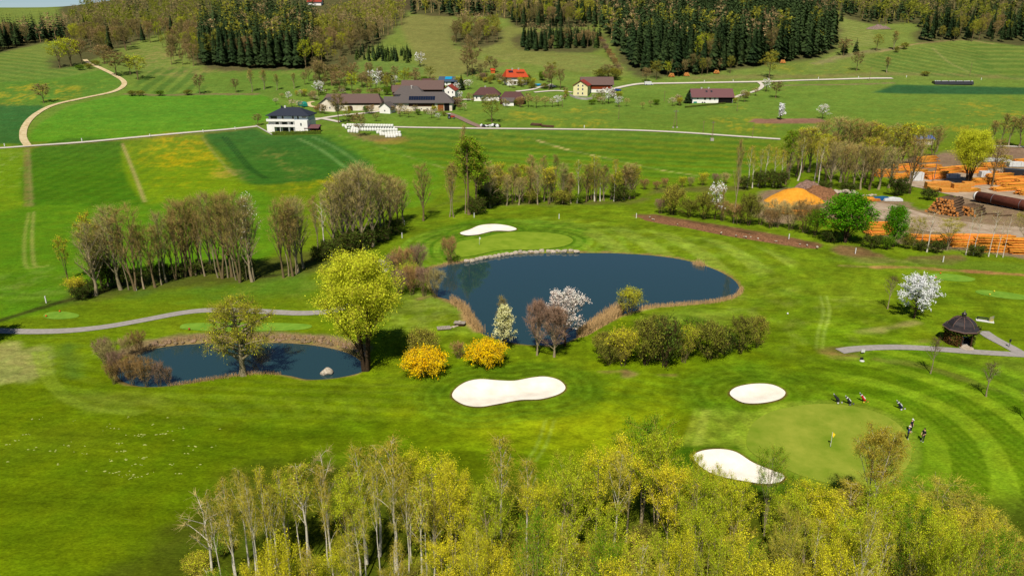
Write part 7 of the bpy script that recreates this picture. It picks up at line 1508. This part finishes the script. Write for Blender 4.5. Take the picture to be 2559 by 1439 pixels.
def person(u, v, rz, shirt, trousers, shoe, cap_m, hair_m, label, arm='down', held=None):
    x, y, z = G(u, v); e = empty('person', (x, y, z), rad(rz), label, 'person')
    P = {}; E = []; 
    def J(n, co, r, par=None):
        P[n] = (len(P), co, r)
        if par: E.append((P[par][0], P[n][0]))
    J('hip', (0, 0, .95), (.17, .13)); J('waist', (0, 0, 1.08), (.155, .115), 'hip'); J('chest', (0, .0, 1.32), (.185, .125), 'waist'); J('neckb', (0, .0, 1.47), (.09, .085), 'chest'); J('neck', (0, -.01, 1.54), (.058, .058), 'neckb')
    J('jaw', (0, -.025, 1.60), (.07, .085), 'neck'); J('head', (0, -.01, 1.70), (.08, .098), 'jaw'); J('crown', (0, 0, 1.78), (.055, .065), 'head')
    for s, n in ((-1, 'l'), (1, 'r')):
        J('sh' + n, (s * .19, 0, 1.43), (.07, .07), 'neckb'); J('el' + n, (s * (.25), .03 if arm == 'down' else -.02, 1.15), (.048, .048), 'sh' + n)
        wx = (s * .25, -.08, .92) if arm == 'down' else (s * .12, -.24, 1.0)
        J('wr' + n, wx, (.034, .034), 'el' + n); hx = (wx[0], wx[1] - .02, wx[2] - .08); J('pa' + n, hx, (.042, .026), 'wr' + n)
        for k in range(4): q = (k - 1.5) * .018; J(f'f{k}{n}', (hx[0] + q, hx[1] - .015, hx[2] - .055 - .006 * (1.5 - abs(k - 1.5))), (.009, .009), 'pa' + n); J(f'g{k}{n}', (hx[0] + q, hx[1] - .035, hx[2] - .085), (.008, .008), f'f{k}{n}')
        J('t0' + n, (hx[0] - s * .035, hx[1] - .02, hx[2] + .005), (.010, .010), 'pa' + n); J('t1' + n, (hx[0] - s * .045, hx[1] - .04, hx[2] - .025), (.009, .009), 't0' + n)
        J('th' + n, (s * .095, 0, .86), (.105, .105), 'hip'); J('kn' + n, (s * .115, -.015, .5), (.066, .07), 'th' + n); J('an' + n, (s * .125, .02, .10), (.045, .05), 'kn' + n); J('fo' + n, (s * .13, -.04, .05), (.045, .04), 'an' + n); J('to' + n, (s * .14, -.16, .04), (.045, .032), 'fo' + n)
    me = bpy.data.meshes.new('body'); pts = sorted(P.values()); me.from_pydata([p[1] for p in pts], E, []); me.update(); o = bpy.data.objects.new('body', me); COL.objects.link(o)
    sk = o.modifiers.new('skin', 'SKIN'); sk.use_smooth_shade = True; o.modifiers.new('sub', 'SUBSURF').levels = 1
    for d, p in zip(me.skin_vertices[0].data, pts): d.radius = p[2]
    me.skin_vertices[0].data[0].use_root = True
    bpy.context.view_layer.update(); nm = bpy.data.meshes.new_from_object(o.evaluated_get(bpy.context.evaluated_depsgraph_get())); bpy.data.objects.remove(o); nm.name = 'body'
    nm.materials.clear()
    for m in (SKIN, shirt, trousers, shoe): nm.materials.append(m)
    for p in nm.polygons:
        c = p.center; wrist = abs(c.x) > .20 or (arm != 'down' and c.y < -.12 and c.z > .88)
        p.material_index = 3 if c.z < .10 else 2 if c.z < .97 and not (wrist and c.z > .7 and abs(c.x) > .19) and not (arm != 'down' and c.y < -.14) else 1 if c.z < 1.50 and not (wrist and c.z < 1.2) else 0
    b = link(bpy.data.objects.new('body', nm), e)
    if hair_m: MB().lathe([(.085, 1.66), (.10, 1.70), (.098, 1.77), (.07, 1.815), (.0, 1.83)], 14, (0, .012, 0)).build('hair', hair_m, e, True)
    if cap_m: MB().lathe([(.104, 1.70), (.108, 1.74), (.098, 1.80), (.06, 1.845), (.0, 1.855)], 14, (0, .0, 0)).build('cap', cap_m, e, True); MB().box(-.07, .07, -.21, -.07, 1.70, 1.715).build('cap_peak', cap_m, e)
    nose = MB().tube((0, -.115, 1.665), (0, -.135, 1.64), .012, .016, n=6).build('nose', SKIN, e)
    for s in (-1, 1): MB().tube((s * .03, -.098, 1.68), (s * .03, -.108, 1.68), .011, n=6).build('eye', BLACKM, e); MB().tube((s * .085, .0, 1.65), (s * .10, .01, 1.67), .022, n=6).build('ear', SKIN, e)
    MB().tube((-.024, -.104, 1.608), (.024, -.104, 1.608), .006, n=5).build('mouth', mat('lips', A(180, 100, 90), .6, .05, 2), e)
    return e
BLK = mat('cloth_black', (.018, .018, .02), .9, .15, 6, .1); NAVY = mat('cloth_blue', A(52, 84, 150), .9, .15, 6, .1); SHOEW = mat('shoe_pale', A(220, 215, 205), .7, .05, 4)
person(2275, 1079, 30, mat('cloth_dark_vest', A(44, 42, 62), .9, .15, 6, .1), BLK, SHOEW, FRAMEW, None, 'person in dark vest and white cap standing behind the blue-shirted player', 'down')
person(2267, 1097, 70, NAVY, BLK, SHOEW, FRAMEW, None, 'person in blue shirt and white cap standing by the green', 'front')
person(2305, 1103, -70, BLK, BLK, SHOEW, None, mat('hair_dark', A(60, 44, 34), .7, .2, 6), 'bareheaded person in black clothes standing apart on the mown stripe', 'front')
def putter(u, v, rz, lb):
    e = empty('golf_putter', G(u, v), rad(rz), lb, 'golf club'); MB().tube((0, 0, .02), (.22, 0, .95), .012, n=6).build('shaft', METAL, e); MB().box(-.06, .04, -.03, .03, 0, .04).build('head', BLACKM, e)
putter(2301, 1105, 20, 'thin putter held by the person in black')
